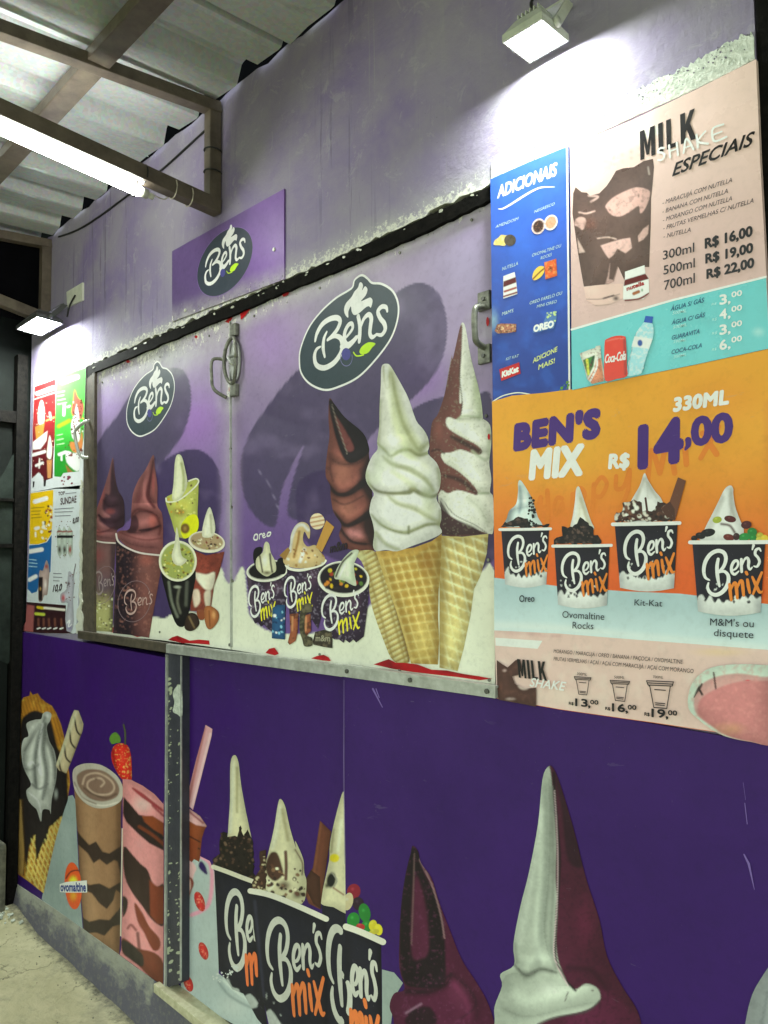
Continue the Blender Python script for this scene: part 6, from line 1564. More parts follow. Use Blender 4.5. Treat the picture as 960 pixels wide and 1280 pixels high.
picture('printed_glass', pb, b7([(98, 1066), (240, 1050), (430, 1040), (430, 1160), (320, 1210), (200, 1225), (120, 1180)]), DP, C(204, 176, 170), [o_line(b7([(120, 1170), (240, 1170), (400, 1130)]), 1.2, C(150, 126, 122), 1.5), o_line(b7([(150, 1225), (280, 1225), (400, 1190)]), 1.0, C(140, 116, 112), 1.5), o_blob(*b7([(370, 1165)])[0], 6, 5, C(72, 58, 56), .95), o_line(b7([(265, 1165), (350, 1140)]), 2, C(80, 64, 62), 1.4), o_blob(*b7([(170, 1100)])[0], 14, 9, C(214, 186, 178), .6)], 1.6, 'paper')
picture('printed_jar', pb, b7([(445, 940), (610, 885), (618, 960), (645, 990), (650, 1120), (600, 1170), (450, 1190), (430, 1170), (432, 1060), (447, 1000)]), DP, C(226, 230, 222), [o_poly(b7([(440, 1010), (620, 955), (648, 1000), (435, 1062)]), C(96, 30, 30), 1.1), o_line(b7([(445, 1182), (560, 1170), (645, 1125)]), 2.4, C(110, 32, 28), 1.2), o_line(b7([(520, 1125), (560, 1108)]), 4, C(150, 90, 50), 1.6), o_blob(*b7([(590, 1095)])[0], 2, 3, C(60, 120, 60), .9)], 1.1, 'paper')
lettering('lettering', pb, [('nutella', *b7([(462, 1100), (606, 1050), (460, 1064)]))], DP, C(150, 30, 30), 'paper', bold=.05)
milk(pb, DP, b6([(60, 455), (455, 300), (55, 252)]), C(34, 30, 34), 'paper')
draw_strokes('brush_lettering', pb, [
    ([(.115, .9), (.06, .98), (.02, .78), (.08, .58), (.10, .35), (.05, .1), (0, .2)], .15), ([(.19, .95), (.17, .05)], .15), ([(.30, .92), (.28, .02)], .15), ([(.18, .5), (.29, .5)], .12),
    ([(.36, .02), (.44, .95), (.50, 0)], .14), ([(.38, .35), (.49, .35)], .1), ([(.58, .95), (.56, .02)], .15), ([(.70, .95), (.58, .45), (.70, .02)], .14), ([(.94, .95), (.80, .92), (.78, .05), (.94, .02)], .14), ([(.79, .5), (.90, .5)], .12)],
    *b6([(190, 470), (700, 280), (170, 380)]), DP, C(206, 214, 210), 'paper')
lettering('lettering', pb, [('ESPECIAIS', *b6([(285, 566), (860, 340), (290, 478)]))], DP, C(34, 30, 34), 'paper', bold=.022, shear=.28)
lettering('lettering', pb, [('- MARACUJÁ COM NUTELLA', *b6([(215, 768), (706, 606), (216, 738)])), ('- BANANA COM NUTELLA', *b6([(215, 830), (676, 684), (216, 800)])), ('- MORANGO COM NUTELLA', *b6([(218, 890), (706, 736), (219, 860)])), ('- FRUTAS VERMELHAS C/ NUTELLA', *b6([(220, 948), (858, 752), (221, 918)])), ('- NUTELLA', *b6([(222, 1006), (414, 958), (223, 976)]))], DP, C(52, 46, 50), 'paper', bold=0, shear=.2)
zp = lambda p: Z(700, 60, 2.9077, p)
lettering('lettering', pb, [('R$ 16,00', *zp([(528, 728), (698, 682), (528, 692)])), ('R$ 19,00', *zp([(530, 782), (700, 742), (530, 748)])), ('R$ 22,00', *zp([(534, 838), (704, 796), (534, 804)]))], DP, C(32, 30, 36), 'paper', bold=.04)
lettering('lettering', pb, [('300ml', *zp([(374, 770), (488, 740), (374, 738)])), ('500ml', *zp([(376, 824), (490, 796), (376, 792)])), ('700ml', *zp([(378, 880), (490, 852), (378, 846)]))], DP, C(44, 42, 48), 'paper', bold=.008)
lettering('lettering', pb, [('ÁGUA S/ GÁS', *b5([(125, 198), (412, 120), (126, 160)])), ('ÁGUA C/ GÁS', *b5([(133, 316), (420, 246), (134, 280)])), ('GUARAVITA', *b5([(135, 445), (372, 388), (136, 408)])), ('COCA-COLA', *b5([(133, 568), (392, 508), (134, 532)]))], DP, C(26, 74, 110), 'paper', bold=.012, shear=.2)
lettering('lettering', pb, [('500ML', *b5([(140, 230), (262, 206), (140, 204)])), ('500ML', *b5([(145, 352), (265, 325), (145, 326)])), ('290ML', *b5([(145, 474), (262, 455), (145, 450)])), ('350ML', *b5([(150, 605), (262, 580), (150, 580)])),
    ('R$', *b5([(474, 150), (520, 140), (474, 132)])), ('R$', *b5([(480, 285), (522, 275), (480, 262)])), ('R$', *b5([(478, 402), (524, 392), (478, 380)])), ('R$', *b5([(478, 540), (520, 530), (478, 520)]))], DP, C(168, 214, 214), 'paper', bold=.01, shear=.2)
it = []
for (a, y) in (('3', 0), ('4', 125), ('3', 258), ('6', 388)):
    it += [(a, *b5([(548, 142 + y), (606, 132 + y), (546, 60 + y)])), (',', *b5([(618, 128 + y), (636, 124 + y), (618, 60 + y)])), ('00', *b5([(648, 80 + y), (736, 62 + y), (648, 34 + y)]))]
lettering('lettering', pb, it, DP, C(224, 234, 232), 'paper', bold=.03)
picture('printed_bottle', pb, cr(b8([(725, 262), (800, 272), (815, 330), (808, 430), (775, 520), (740, 620), (705, 760), (640, 790), (555, 795), (560, 680), (590, 560), (600, 480), (640, 370), (690, 300)]), True, 3), DP, C(150, 196, 206), [o_line(b8([(600, 520), (570, 660), (560, 780)]), 1.4, C(96, 140, 156), 1.4), o_line(b8([(810, 440), (740, 640), (705, 760)]), 1.2, C(80, 130, 146), 1.4), o_noise(2.5, C(206, 226, 228), .5, .7, .6, 3), o_poly(b8([(625, 400), (805, 430), (770, 530), (595, 505)]), C(206, 220, 222), 1.2), o_blob(*b8([(680, 470)])[0], 3.8, 5, C(28, 76, 150), 1, 0, .6), o_line(b8([(650, 320), (630, 400)]), 1, C(90, 136, 150), 1)], 1.2, 'paper')
flat_polys('printed_bottle_cap', pb, [b8([(735, 198), (812, 206), (802, 272), (718, 262)])], DP, C(30, 82, 166), 'paper')
picture('printed_can', pb, cr(b8([(328, 460), (350, 430), (430, 400), (520, 402), (540, 450), (548, 700), (550, 800), (440, 830), (330, 845), (322, 640)]), True, 3), DP, C(204, 58, 34), [o_line(b8([(350, 450), (430, 430), (520, 425)]), 1.6, C(226, 110, 96), 1.4), o_line(b8([(525, 440), (535, 780)]), 3, C(130, 30, 24), 3, .7), o_blob(*b8([(430, 500)])[0], 5, 5, C(216, 74, 50), .6)], 1.4, 'paper')
lettering('lettering', pb, [('Coca-Cola', *b8([(330, 672), (535, 636), (334, 584)]))], DP, C(232, 224, 216), 'paper', bold=.02, shear=.25)
picture('printed_cup', pb, b8([(75, 575), (190, 530), (232, 520), (238, 500), (285, 495), (296, 640), (320, 760), (322, 850), (200, 880), (150, 830), (120, 700)]), DP, C(206, 206, 196), [o_poly(b8([(110, 640), (230, 590), (215, 700), (160, 810), (130, 720)]), C(56, 120, 50), 1.4), o_line(b8([(150, 640), (165, 780)]), 3, C(206, 206, 70), 1.6), o_line(b8([(215, 610), (190, 700)]), 3, C(28, 66, 40), 1.6), o_poly(b8([(240, 640), (290, 620), (320, 850), (200, 880), (160, 840), (230, 720)]), C(198, 130, 96), 1.4), o_line(b8([(250, 620), (245, 720), (180, 850)]), 2.4, C(226, 220, 206), 1.2), o_noise(1.8, C(120, 50, 40), .55, .7, .5, 4)], 1.1, 'paper')

# ------------------------------------------------------------------ lower left panel
DL = -0.006
la = lambda p: Z(20, 780, 4.8, p); lb = lambda p: Z(20, 1000, 4.8, p)
KG = 1.22   # these prints hang low and dim; their own ink is as strong as that of the boards above
def K(r, g, b): return C(r, g, b, KG)
GREY = K(128, 140, 138)
picture('printed_ground', panL, np.vstack([lb([(300, -20), (340, -30), (356, 0), (380, 500), (400, 770)]), [(103, 1161), (60, 1131.5), (52, 1124)], lb([(220, 300), (260, 140)])]), DL, GREY, [o_blob(*lb([(300, 200)])[0], 20, 50, K(140, 150, 148), .7), o_noise(20, K(118, 130, 130), .5, .8, .5)], 2.6)
# cone with cream and dark sauce
WF = K(168, 120, 48)
picture('printed_waffle', panL, np.vstack([la([(28, 470), (45, 440), (80, 430), (85, 400), (100, 425), (130, 415), (150, 445), (180, 470), (215, 490), (240, 530), (270, 600), (290, 680), (300, 760), (318, 880), (325, 950), (310, 1060)]), lb([(290, 60), (240, 230), (200, 400), (165, 560), (60, 478), (5, 440), (5, 100)]), la([(2, 900), (5, 730), (22, 620), (20, 540)])]), DL, WF, [
    o_stripes(la([(150, 450)])[0], (.3, 1), 4, 1.6, K(116, 74, 26), .6, 1.2), o_noise(6, K(206, 160, 72), .5, .75, .6), o_poly(cr(la([(28, 600), (60, 545), (110, 520), (150, 530), (200, 560), (230, 660), (250, 740), (300, 850), (310, 1000), (300, 1150), (20, 1150), (25, 800)]), True, 4), K(38, 34, 34), 3),
    o_poly(lb([(-10, -10), (300, -30), (290, 60), (240, 140), (200, 160), (190, 240), (160, 270), (120, 370), (110, 210), (80, 280), (60, 440), (50, 300), (20, 100)]), K(42, 37, 36), 2.4), o_blob(*la([(240, 1020)])[0], 4, 10, K(150, 154, 150), .7),
    o_mask(lb([(55, 460), (90, 230), (115, 210), (120, 370), (165, 250), (205, 160), (290, 80), (260, 200), (165, 570)]), [o_stripes(lb([(150, 300)])[0], (.5, 1), 5, 1.6, K(206, 184, 116), .9, 1.2), o_stripes(lb([(150, 300)])[0], (-.2, 1), 5.5, 1.6, K(196, 170, 96), .9, 1.2)], 1.5), o_poly(lb([(-10, -20), (30, 0), (50, 300), (45, 450), (0, 440)]), K(150, 124, 76), 2, .9), o_line(lb([(40, 0), (52, 300), (45, 450)]), 1.4, K(60, 44, 24), 1.6)], 1.9)
picture('printed_cream', panL, cr(np.vstack([la([(62, 600), (110, 575), (150, 570), (160, 540), (185, 525), (212, 540), (205, 580), (185, 620), (200, 700), (230, 760), (245, 850), (240, 940), (215, 1050), (208, 1140)]), lb([(200, 60), (160, 60), (150, 130), (125, 60)]), la([(110, 1100), (75, 1060), (62, 1000), (90, 960), (45, 860), (32, 760), (45, 690), (75, 670)])]), True, 4), DL, K(166, 168, 162), [
    o_line(la([(175, 560), (130, 700), (110, 850), (120, 980)]), 3.5, K(110, 114, 110), 3.5, .8), o_line(la([(180, 600), (160, 750), (180, 900), (160, 1050)]), 3, K(104, 108, 104), 3.5, .8), o_line(la([(140, 600), (90, 690), (50, 760)]), 3, K(120, 122, 118), 3.5, .7), o_line(la([(190, 690), (225, 820), (235, 920)]), 3.5, K(124, 126, 120), 3.5, .7), o_line(la([(160, 600), (140, 760), (145, 900)]), 2.5, K(196, 198, 190), 3, .8), o_line(la([(60, 860), (100, 830), (150, 900)]), 2, K(196, 196, 190), 2.5, .7), o_blob(*la([(190, 550)])[0], 4, 4, K(196, 198, 190), .8), o_line(la([(75, 1010), (130, 1060), (150, 1130)]), 2, K(198, 198, 192), 2, .7), o_fold(la([(120, 1000), (112, 850), (135, 700), (185, 560)]), 5, .3, 8, .7, K(70, 72, 70), .3), o_fold(la([(165, 1060), (185, 900), (165, 750), (190, 600)]), 5, .3, 8, .7, K(70, 72, 70), .3), o_fold(la([(55, 900), (45, 780), (100, 680), (150, 590)]), 5, .2, 8, .5, K(70, 72, 70), .3), o_fold(la([(225, 1000), (232, 850), (200, 700)]), 4, .2, 8, .6, K(70, 72, 70), .3), o_fold(la([(40, 860), (90, 870), (150, 830)]), 5, .3, 5, .6, K(70, 72, 70), .3), o_line(la([(95, 960), (140, 990), (190, 960)]), 2.4, K(108, 110, 108), 3, .8)], 1.7)
picture('printed_wafer_roll', panL, la([(350, 515), (375, 520), (405, 600), (400, 640), (330, 830), (300, 900), (260, 880), (238, 850), (300, 660), (330, 560)]), DL, K(168, 156, 128), [o_line(la([(350, 560), (365, 640), (388, 668)]), 2.2, K(46, 34, 36), 1.6), o_line(la([(322, 640), (330, 710), (355, 745)]), 2.2, K(46, 34, 36), 1.6), o_line(la([(290, 730), (300, 800), (325, 830)]), 2.2, K(50, 38, 38), 1.6), o_line(la([(258, 820), (270, 880), (300, 900)]), 2.0, K(60, 44, 40), 1.6), o_line(la([(360, 530), (320, 640), (250, 840)]), 4, K(196, 190, 164), 3.5, .6), o_blob(*la([(388, 590)])[0], 3, 6, K(130, 126, 116), .7), o_line(la([(400, 640), (320, 860)]), 3, K(110, 92, 66), 3, .6)], 1.5)
# chocolate shake
sh = np.vstack([la([(345, 900), (350, 1000), (358, 1100)]), lb([(360, 100), (370, 200), (380, 420), (392, 600), (400, 690), (405, 775)]), [(118, 1171.5), (149, 1193)], lb([(625, 800), (628, 500), (630, 100)]), la([(634, 1060), (640, 960)])])
picture('printed_shake', panL, sh, DL, K(134, 104, 78), [
    o_line(lb([(440, 0), (450, 900)]), 16, K(148, 118, 90), 14, .7), o_line(lb([(620, 0), (615, 900)]), 8, K(96, 70, 50), 8, .7), o_line(lb([(362, 40), (395, 700)]), 5, K(100, 76, 58), 6, .6),
    o_poly(lb([(366, 185), (390, 215), (440, 270), (480, 248), (520, 310), (560, 320), (632, 275), (632, 470), (610, 370), (590, 360), (545, 390), (500, 355), (465, 380), (430, 320), (370, 265)]), K(56, 44, 38), 1.8), o_poly(lb([(385, 480), (440, 510), (500, 500), (560, 530), (632, 490), (632, 560), (600, 540), (585, 600), (545, 655), (500, 620), (455, 560), (400, 540)]), K(56, 44, 38), 1.8),
    o_poly(lb([(395, 700), (440, 730), (500, 715), (560, 720), (632, 640), (632, 745), (580, 760), (530, 815), (480, 795), (420, 800), (402, 770)]), K(56, 46, 40), 1.8), o_line(lb([(640, 560), (610, 660)]), 1, K(120, 90, 60), 1, .4)], 1.9)
flat_polys('printed_straw', panL, [lb([(634, 168), (642, 172), (632, 820), (624, 815)])], DL, K(176, 170, 156))
pr = cr(la([(342, 880), (375, 848), (440, 835), (520, 850), (600, 905), (638, 970), (640, 1030), (620, 1070), (560, 1100), (480, 1105), (410, 1070), (360, 1010), (342, 950)]), True, 4)
picture('printed_rim', panL, pr, DL, K(158, 152, 142), [o_poly(cr(la([(372, 900), (430, 872), (520, 880), (590, 930), (620, 990), (600, 1040), (520, 1065), (440, 1045), (385, 990), (365, 940)]), True, 4), K(118, 96, 84), 2), o_line(la([(400, 960), (420, 910), (490, 895), (560, 930), (590, 980), (560, 1020), (480, 1020), (430, 980), (440, 940), (500, 925), (530, 950), (510, 975)]), 2.2, K(168, 148, 132), 2.4, .9), o_line(la([(410, 985), (460, 1020), (540, 1045), (600, 1020)]), 2.4, K(84, 66, 58), 2.4, .8), o_line(la([(360, 980), (420, 1060), (520, 1090), (610, 1070)]), 2, K(188, 182, 172), 2, .8), o_blob(*la([(480, 930)])[0], 3, 3, K(90, 66, 58), .8), o_line(la([(350, 950), (400, 1040), (480, 1080)]), 2, K(110, 94, 82), 2, .7)], 1.6)
# strawberry and pink cake slice
picture('printed_strawberry', panL, cr(la([(572, 770), (590, 730), (630, 715), (670, 730), (690, 790), (695, 880), (690, 940), (640, 935), (600, 880), (575, 820)]), True, 4), DL, K(178, 44, 34), [o_noise(1.6, K(206, 140, 80), .66, .76, .9, 5, 1), o_line(la([(580, 760), (600, 870)]), 3, K(110, 24, 24), 3, .7), o_blob(*la([(640, 800)])[0], 5, 12, K(206, 66, 50), .6)], 1.5)
flat_polys('printed_leaves', panL, [cr(la([(560, 690), (575, 660), (600, 650), (625, 680), (625, 710), (600, 715), (575, 720)]), True, 3)], DL, K(86, 120, 50))
flat_polys('printed_stem', panL, ribbon(cr(la([(645, 605), (655, 650), (655, 720)]), False, 4), 2.2), DL, K(70, 76, 52))
cake = np.vstack([la([(640, 930), (690, 935), (760, 970), (830, 1020), (884, 1080)]), lb([(886, 0), (886, 500), (884, 1000), (882, 1115)]), [(203, 1232), (175, 1212), (149.5, 1193.5)], lb([(630, 900), (640, 600), (640, 150)])])
PKc = K(186, 128, 128)
picture('printed_shake', panL, cake, DL, PKc, [
    o_blob(*la([(760, 1080)])[0], 20, 16, K(196, 160, 156), .8), o_line(la([(700, 985), (760, 1030), (880, 1120)]), [2, 5, 3], K(130, 34, 44), 2, .9), o_line(la([(820, 1090), (884, 1150)]), 3, K(120, 34, 44), 2, .8),
    o_poly(lb([(645, -20), (690, 30), (740, 90), (800, 100), (886, 140), (888, 305), (800, 260), (730, 200), (660, 130), (640, 80)]), K(48, 36, 34), 1.8), o_poly(lb([(755, 95), (820, 95), (890, 140), (890, 215), (830, 180), (770, 130)]), K(122, 64, 36), 1.8), o_line(lb([(740, 160), (820, 210), (890, 270)]), 4, K(110, 56, 34), 2.4, .9), o_line(lb([(750, 130), (830, 190), (890, 230)]), 1.4, K(40, 28, 28), 1.5),
    o_poly(cr(lb([(645, 280), (700, 330), (750, 385), (790, 420), (820, 500), (850, 520), (890, 515), (890, 740), (850, 745), (800, 700), (760, 640), (700, 560), (650, 450)]), True, 3), K(54, 40, 36), 1.8), o_poly(lb([(800, 480), (850, 520), (892, 515), (892, 742), (850, 745), (805, 690)]), K(118, 58, 38), 3, .9),
    o_poly(cr(lb([(710, 615), (760, 680), (800, 760), (860, 830), (862, 890), (820, 900), (770, 800), (730, 730)]), True, 3), K(112, 58, 44), 1.8), o_poly(cr(lb([(640, 580), (670, 600), (665, 660), (640, 700)]), True, 3), K(50, 40, 38), 1.8), o_poly(cr(lb([(635, 830), (680, 850), (730, 890), (830, 915), (885, 980), (890, 1120), (820, 1080), (760, 1020), (700, 960), (640, 920)]), True, 3), K(104, 56, 42), 2), o_poly(cr(lb([(635, 840), (700, 870), (760, 930), (760, 1000), (690, 960), (640, 910)]), True, 3), K(52, 46, 42), 2), o_line(lb([(670, 770), (690, 750), (720, 780)]), 3, K(110, 52, 50), 2.4, .8), o_line(lb([(730, 800), (740, 900)]), 4, K(84, 50, 44), 2.4, .8)], 1.9)
# round malt badge with its word
bc = lb([(343, 515)])[0]
picture('printed_badge', panL, ell(bc[0], bc[1], 10.6, 29.5, -4, 30), DL, K(192, 84, 40), [o_blob(bc[0], bc[1] - 3, 8, 13, K(226, 190, 50), 1, 0, .3), o_blob(bc[0], bc[1] + 12, 7, 11, K(216, 150, 44), .8), o_line(lb([(300, 470), (330, 430), (380, 425), (410, 470)]), 1.4, K(46, 34, 36), 1.2)], 1.5)
flat_polys('printed_label', panL, [lb([(262, 505), (300, 492), (425, 482), (427, 555), (300, 556), (264, 552)])], DL, K(190, 190, 186))
lettering('lettering', panL, [('ovomaltine', *lb([(268, 546), (418, 548), (268, 494)]))], DL, K(34, 56, 116), bold=.04)

# ------------------------------------------------------------------ middle recessed panel
DM = 0.032
lc = lambda p: Z(200, 800, 4.0, p); ld = lambda p: Z(220, 1020, 3.5556, p)
INKM = K(30, 30, 42)
picture('printed_ground', panM, np.vstack([ld([(28, 180), (90, 170), (150, 200), (172, 250), (185, 500), (190, 700), (380, 850), (400, 960)]), [(330, 1300), (300, 1285), (260, 1262), (226, 1240)]]), DM, K(150, 160, 158), [
    o_line(ld([(100, 175), (150, 210), (160, 300), (140, 400), (70, 440)]), 5, K(196, 130, 150), 3, .9), o_poly(cr(ld([(28, 180), (60, 190), (90, 230), (80, 260), (60, 330), (28, 330)]), True, 3), K(190, 156, 156), 2), o_poly(cr(ld([(110, 200), (130, 220), (140, 260), (120, 250), (100, 225)]), True, 3), K(46, 30, 80), 2),
    o_poly(cr(ld([(30, 290), (60, 270), (80, 300), (60, 360), (50, 480), (40, 480), (25, 430)]), True, 3), K(116, 56, 42), 2), o_poly(cr(ld([(40, 300), (62, 280), (66, 320), (50, 345)]), True, 3), K(196, 160, 150), 2), o_blob(*ld([(40, 520)])[0], 5, 22, K(190, 140, 146), .7), o_line(ld([(30, 640), (26, 720)]), 4, K(190, 130, 140), 4, .6),
    o_blob(*ld([(250, 850)])[0], 30, 22, K(166, 172, 168), .6), o_line(ld([(190, 740), (240, 800), (330, 850), (390, 870)]), 3, K(116, 126, 126), 4, .8), o_line(ld([(210, 730), (280, 790), (380, 850)]), 3, K(180, 186, 180), 4, .8)], 2.0)
for (x, y, rx, ry) in ((105, 380, 6, 13), (122, 600, 5.5, 11.5), (55, 745, 5.5, 10.5)):
    q = ld([(x, y)])[0]
    picture('printed_strawberry', panM, ell(q[0], q[1], rx, ry, -18, 20), DM, K(172, 50, 48), [o_noise(1.6, K(196, 120, 100), .62, .75, .8, 5, 1), o_blob(q[0], q[1] - ry, 4, 3, K(90, 100, 60), .8)], 1.5)
picture('printed_cake', panM, lc([(108, 810), (150, 845), (200, 880), (235, 930), (225, 945), (210, 990), (200, 1090), (196, 1110), (160, 1090), (106, 1060)]), DM, K(120, 66, 40), [o_poly(lc([(108, 810), (150, 845), (200, 880), (236, 935), (180, 925), (106, 880)]), K(176, 140, 140), 2), o_line(lc([(115, 825), (160, 870), (215, 915)]), 2, K(120, 40, 52), 2, .8), o_line(lc([(108, 960), (200, 1010)]), 1.6, K(40, 24, 26), 1.6), o_line(lc([(108, 1000), (198, 1045)]), 1.6, K(40, 24, 26), 1.6)], 1.7)
flat_polys('printed_cake', panM, [ld([(90, 180), (70, 205), (50, 190), (28, 155), (28, 90), (100, 120)])], DM, K(118, 62, 40))
picture('printed_straw', panM, lc([(228, 425), (262, 445), (258, 480), (165, 850), (128, 815), (180, 600)]), DM, K(176, 136, 140), [o_line(lc([(222, 440), (140, 815)]), 4, K(140, 84, 84), 3, .8), o_line(lc([(252, 470), (160, 835)]), 3, K(196, 166, 170), 3, .8)], 1.6)
CRM = K(178, 174, 146)
# back left tub
picture('printed_tub', panM, ld([(170, 240), (260, 262), (345, 300), (352, 500), (385, 780), (410, 960), (360, 900), (300, 790), (250, 770), (190, 680), (178, 400)]), DM, INKM, [o_poly(cr(ld([(190, 700), (210, 740), (230, 720), (250, 760), (280, 770), (290, 810), (330, 790), (360, 850), (200, 860)]), True, 3), K(158, 164, 160), 2), o_line(ld([(350, 320), (362, 800)]), 5, K(22, 22, 34), 5, .7)], 2.0)
picture('printed_swirl', panM, cr(lc([(372, 575), (392, 610), (405, 720), (430, 860), (460, 1010), (450, 1060), (340, 1060), (340, 960), (350, 800), (352, 620)]), True, 4), DM, CRM, [o_line(lc([(365, 610), (360, 800), (350, 960)]), 4, K(198, 196, 172), 4, .8), o_line(lc([(385, 640), (385, 860)]), 3, K(140, 134, 104), 3, .8)], 1.6)
crumble(panM, DM, ld([(162, 222), (168, 185), (195, 165), (198, 75), (225, 72), (232, 95), (275, 90), (285, 30), (300, 90), (320, 60), (345, 110), (348, 250), (350, 300), (300, 262)]), 12, K(34, 28, 26), [K(70, 52, 44), K(20, 16, 16), K(100, 80, 66)], 'vinyl', 90)
flat_polys('printed_rim', panM, ribbon(cr(ld([(165, 226), (220, 245), (290, 272), (345, 292)]), False, 4), 5.6), DM, K(180, 176, 160))
bens(panM, DM, *ld([(215, 770), (490, 820), (208, 360)]), K(196, 104, 60), K(168, 168, 160), False) if False else None
def bens_crop(board, depth, bl, br, tl, xmax, white, mixc):
    """lettering that is cut off where the next tub stands in front"""
    for strokes, colr in ((BENS, white), (MIXS, mixc)):
        o, ux, uy = affine(bl, br, tl, depth); h = np.hypot(*uy); lim = wall2((xmax, 1100), depth)[0]; polys = []
        for pts, w in strokes:
            q = cr(pts, False, 5) if len(pts) > 2 else np.asarray(pts, float)
            q = o + q[:, :1] * ux + q[:, 1:] * uy
            polys += [p for p in ribbon(q, w * h) if p[:, 0].max() < lim]
        if polys: flat_polys('brush_lettering', board, polys, depth, colr, tocoord='wall')
bens_crop(panM, DM, *ld([(222, 712), (425, 790), (218, 320)]), 323.0, K(168, 168, 160), K(196, 104, 60))
# milk drops
flat_polys('printed_drops', panM, sprinkle(ld([(150, 720), (260, 660), (290, 680), (200, 740)]), 30, None, .8, 2.0, 3), DM, K(170, 174, 170))['kind'] = 'stuff'
# back right tub (cut by the panel seam)
picture('printed_tub', panM, ld([(648, 395), (700, 400), (790, 420), (790, 1000), (670, 1000), (665, 700)]), DM, INKM, [], 2.4)
picture('printed_swirl', panM, cr(np.vstack([lc([(922, 755), (960, 780), (960, 1060)]), ld([(790, 100), (790, 420), (700, 405), (645, 390), (650, 340), (680, 200)]), lc([(848, 1040), (860, 960), (900, 800)])]), True, 3), DM, CRM, [o_line(ld([(735, 20), (720, 150)]), 4, K(196, 194, 170), 4, .8), o_line(ld([(700, 60), (690, 160)]), 3, K(140, 134, 106), 3, .8), o_blob(*ld([(690, 285)])[0], 7, 12, K(30, 30, 30), 1, 10, .6), o_line(ld([(690, 250), (715, 285), (700, 320)]), 1.4, K(130, 128, 118), 1.2), o_blob(*ld([(704, 187)])[0], 7.2, 6.2, K(190, 176, 40), 1, 0, .7), o_line(ld([(700, 320), (745, 350)]), 2, K(110, 60, 40), 2, .8), o_blob(*ld([(670, 310)])[0], 4, 5, K(40, 36, 34), .9)], 1.7)
# chocolate bar
picture('printed_wafer', panM, ld([(640, 20), (690, 70), (640, 415), (590, 390), (560, 310), (608, 230)]), DM, K(96, 58, 44), [o_line(ld([(645, 30), (615, 240), (590, 370)]), 2.4, K(124, 78, 58), 2.4, .8), o_line(ld([(690, 80), (645, 400)]), 2, K(60, 36, 32), 2, .8)], 1.8)
picture('printed_wafer', panM, ld([(565, 300), (600, 240), (640, 270), (645, 415), (610, 390)]), DM, K(66, 42, 34), [], 2)
# front tub
ftub = np.array(ld([(335, 345), (450, 372), (560, 415), (668, 462), (672, 700), (672, 960), (500, 960), (420, 960), (385, 800), (345, 500)]))
picture('printed_tub', panM, ftub, DM, INKM, [o_poly(cr(ld([(385, 850), (400, 870), (420, 860), (450, 900), (480, 960), (400, 1000), (380, 930)]), True, 3), K(160, 164, 160), 2), o_blob(*ld([(402, 800)])[0], 1.6, 6, K(160, 164, 160), .9), o_blob(*ld([(435, 830)])[0], 1.6, 2, K(160, 164, 160), .9), o_blob(*ld([(465, 885)])[0], 1.6, 2, K(160, 164, 160), .9), o_line(ld([(668, 480), (672, 960)]), 8, K(22, 22, 34), 7, .7), o_line(ld([(350, 380), (390, 800)]), 3, K(60, 60, 78), 4, .7)], 2.2)
picture('printed_swirl', panM, cr(np.vstack([lc([(603, 795), (625, 830), (650, 940), (680, 1040)]), ld([(530, 110), (565, 190), (570, 250), (580, 300), (560, 390), (450, 370), (345, 330), (370, 250), (400, 200), (420, 120)]), lc([(548, 1040), (570, 940), (590, 820)])]), True, 4), DM, CRM, [
    o_line(lc([(600, 830), (580, 960), (560, 1040)]), 5, K(198, 196, 170), 5, .8), o_line(lc([(612, 850), (640, 1000)]), 4, K(140, 132, 102), 4, .7), o_poly(cr(ld([(420, 165), (450, 165), (470, 220), (475, 260), (440, 290), (405, 260), (400, 210)]), True, 3), K(70, 48, 40), 2.4), o_line(ld([(487, 160), (490, 220), (488, 280)]), 4, K(78, 44, 40), 2, .95), o_blob(*ld([(480, 310)])[0], 13, 10, K(64, 40, 36), .95), o_blob(*ld([(540, 350)])[0], 10, 8, K(52, 36, 34), .9), o_line(ld([(530, 150), (562, 210), (560, 260)]), 2, K(80, 48, 44), 2, .8), o_line(ld([(350, 320), (400, 285), (430, 310), (410, 330)]), 3, K(196, 190, 170), 2.4, .9)] + dots(ld([(345, 230), (400, 210), (560, 240), (580, 380), (450, 365), (345, 325)]), 60, [K(62, 42, 36), K(90, 62, 50), K(190, 184, 160), K(44, 32, 30), K(120, 92, 70)], 1.2, 3.6, 4), 1.7)
crumble(panM, DM, ld([(335, 325), (345, 270), (370, 250), (375, 160), (395, 150), (405, 230), (398, 330)]), 14, K(64, 44, 36), [K(100, 74, 58), K(40, 28, 26), K(170, 160, 130)], 'vinyl', 30)
flat_polys('printed_rim', panM, ribbon(cr(ld([(330, 333), (420, 352), (540, 400), (668, 458)]), False, 4), 7), DM, K(184, 182, 170))
# letters drawn over the front tub, leaning with the print
FT = ld([(400, 875), (655, 940), (396, 445)])
def bens2(board, bl, br, tl, xmin=None, xmax=None, white=K(168, 168, 160), mixc=K(206, 110, 62), depth=DM):
    for strokes, colr in ((BENS, white), (MIXS, mixc)):
        o, ux, uy = affine(bl, br, tl, depth); h = np.hypot(*uy); polys = []
        a = wall2((xmin, 1200), depth)[0] if xmin else -99; b = wall2((xmax, 1200), depth)[0] if xmax else 99
        for pts, w in strokes:
            q = cr(pts, False, 5) if len(pts) > 2 else np.asarray(pts, float)
            q = o + q[:, :1] * ux + q[:, 1:] * uy
            polys += [p for p in ribbon(q, w * h) if p[:, 0].max() < b and p[:, 0].min() > a]
        if polys: flat_polys('brush_lettering', board, polys, depth, colr, tocoord='wall')
bens2(panM, *ld([(405, 850), (662, 925), (400, 448)]), xmax=408.5)
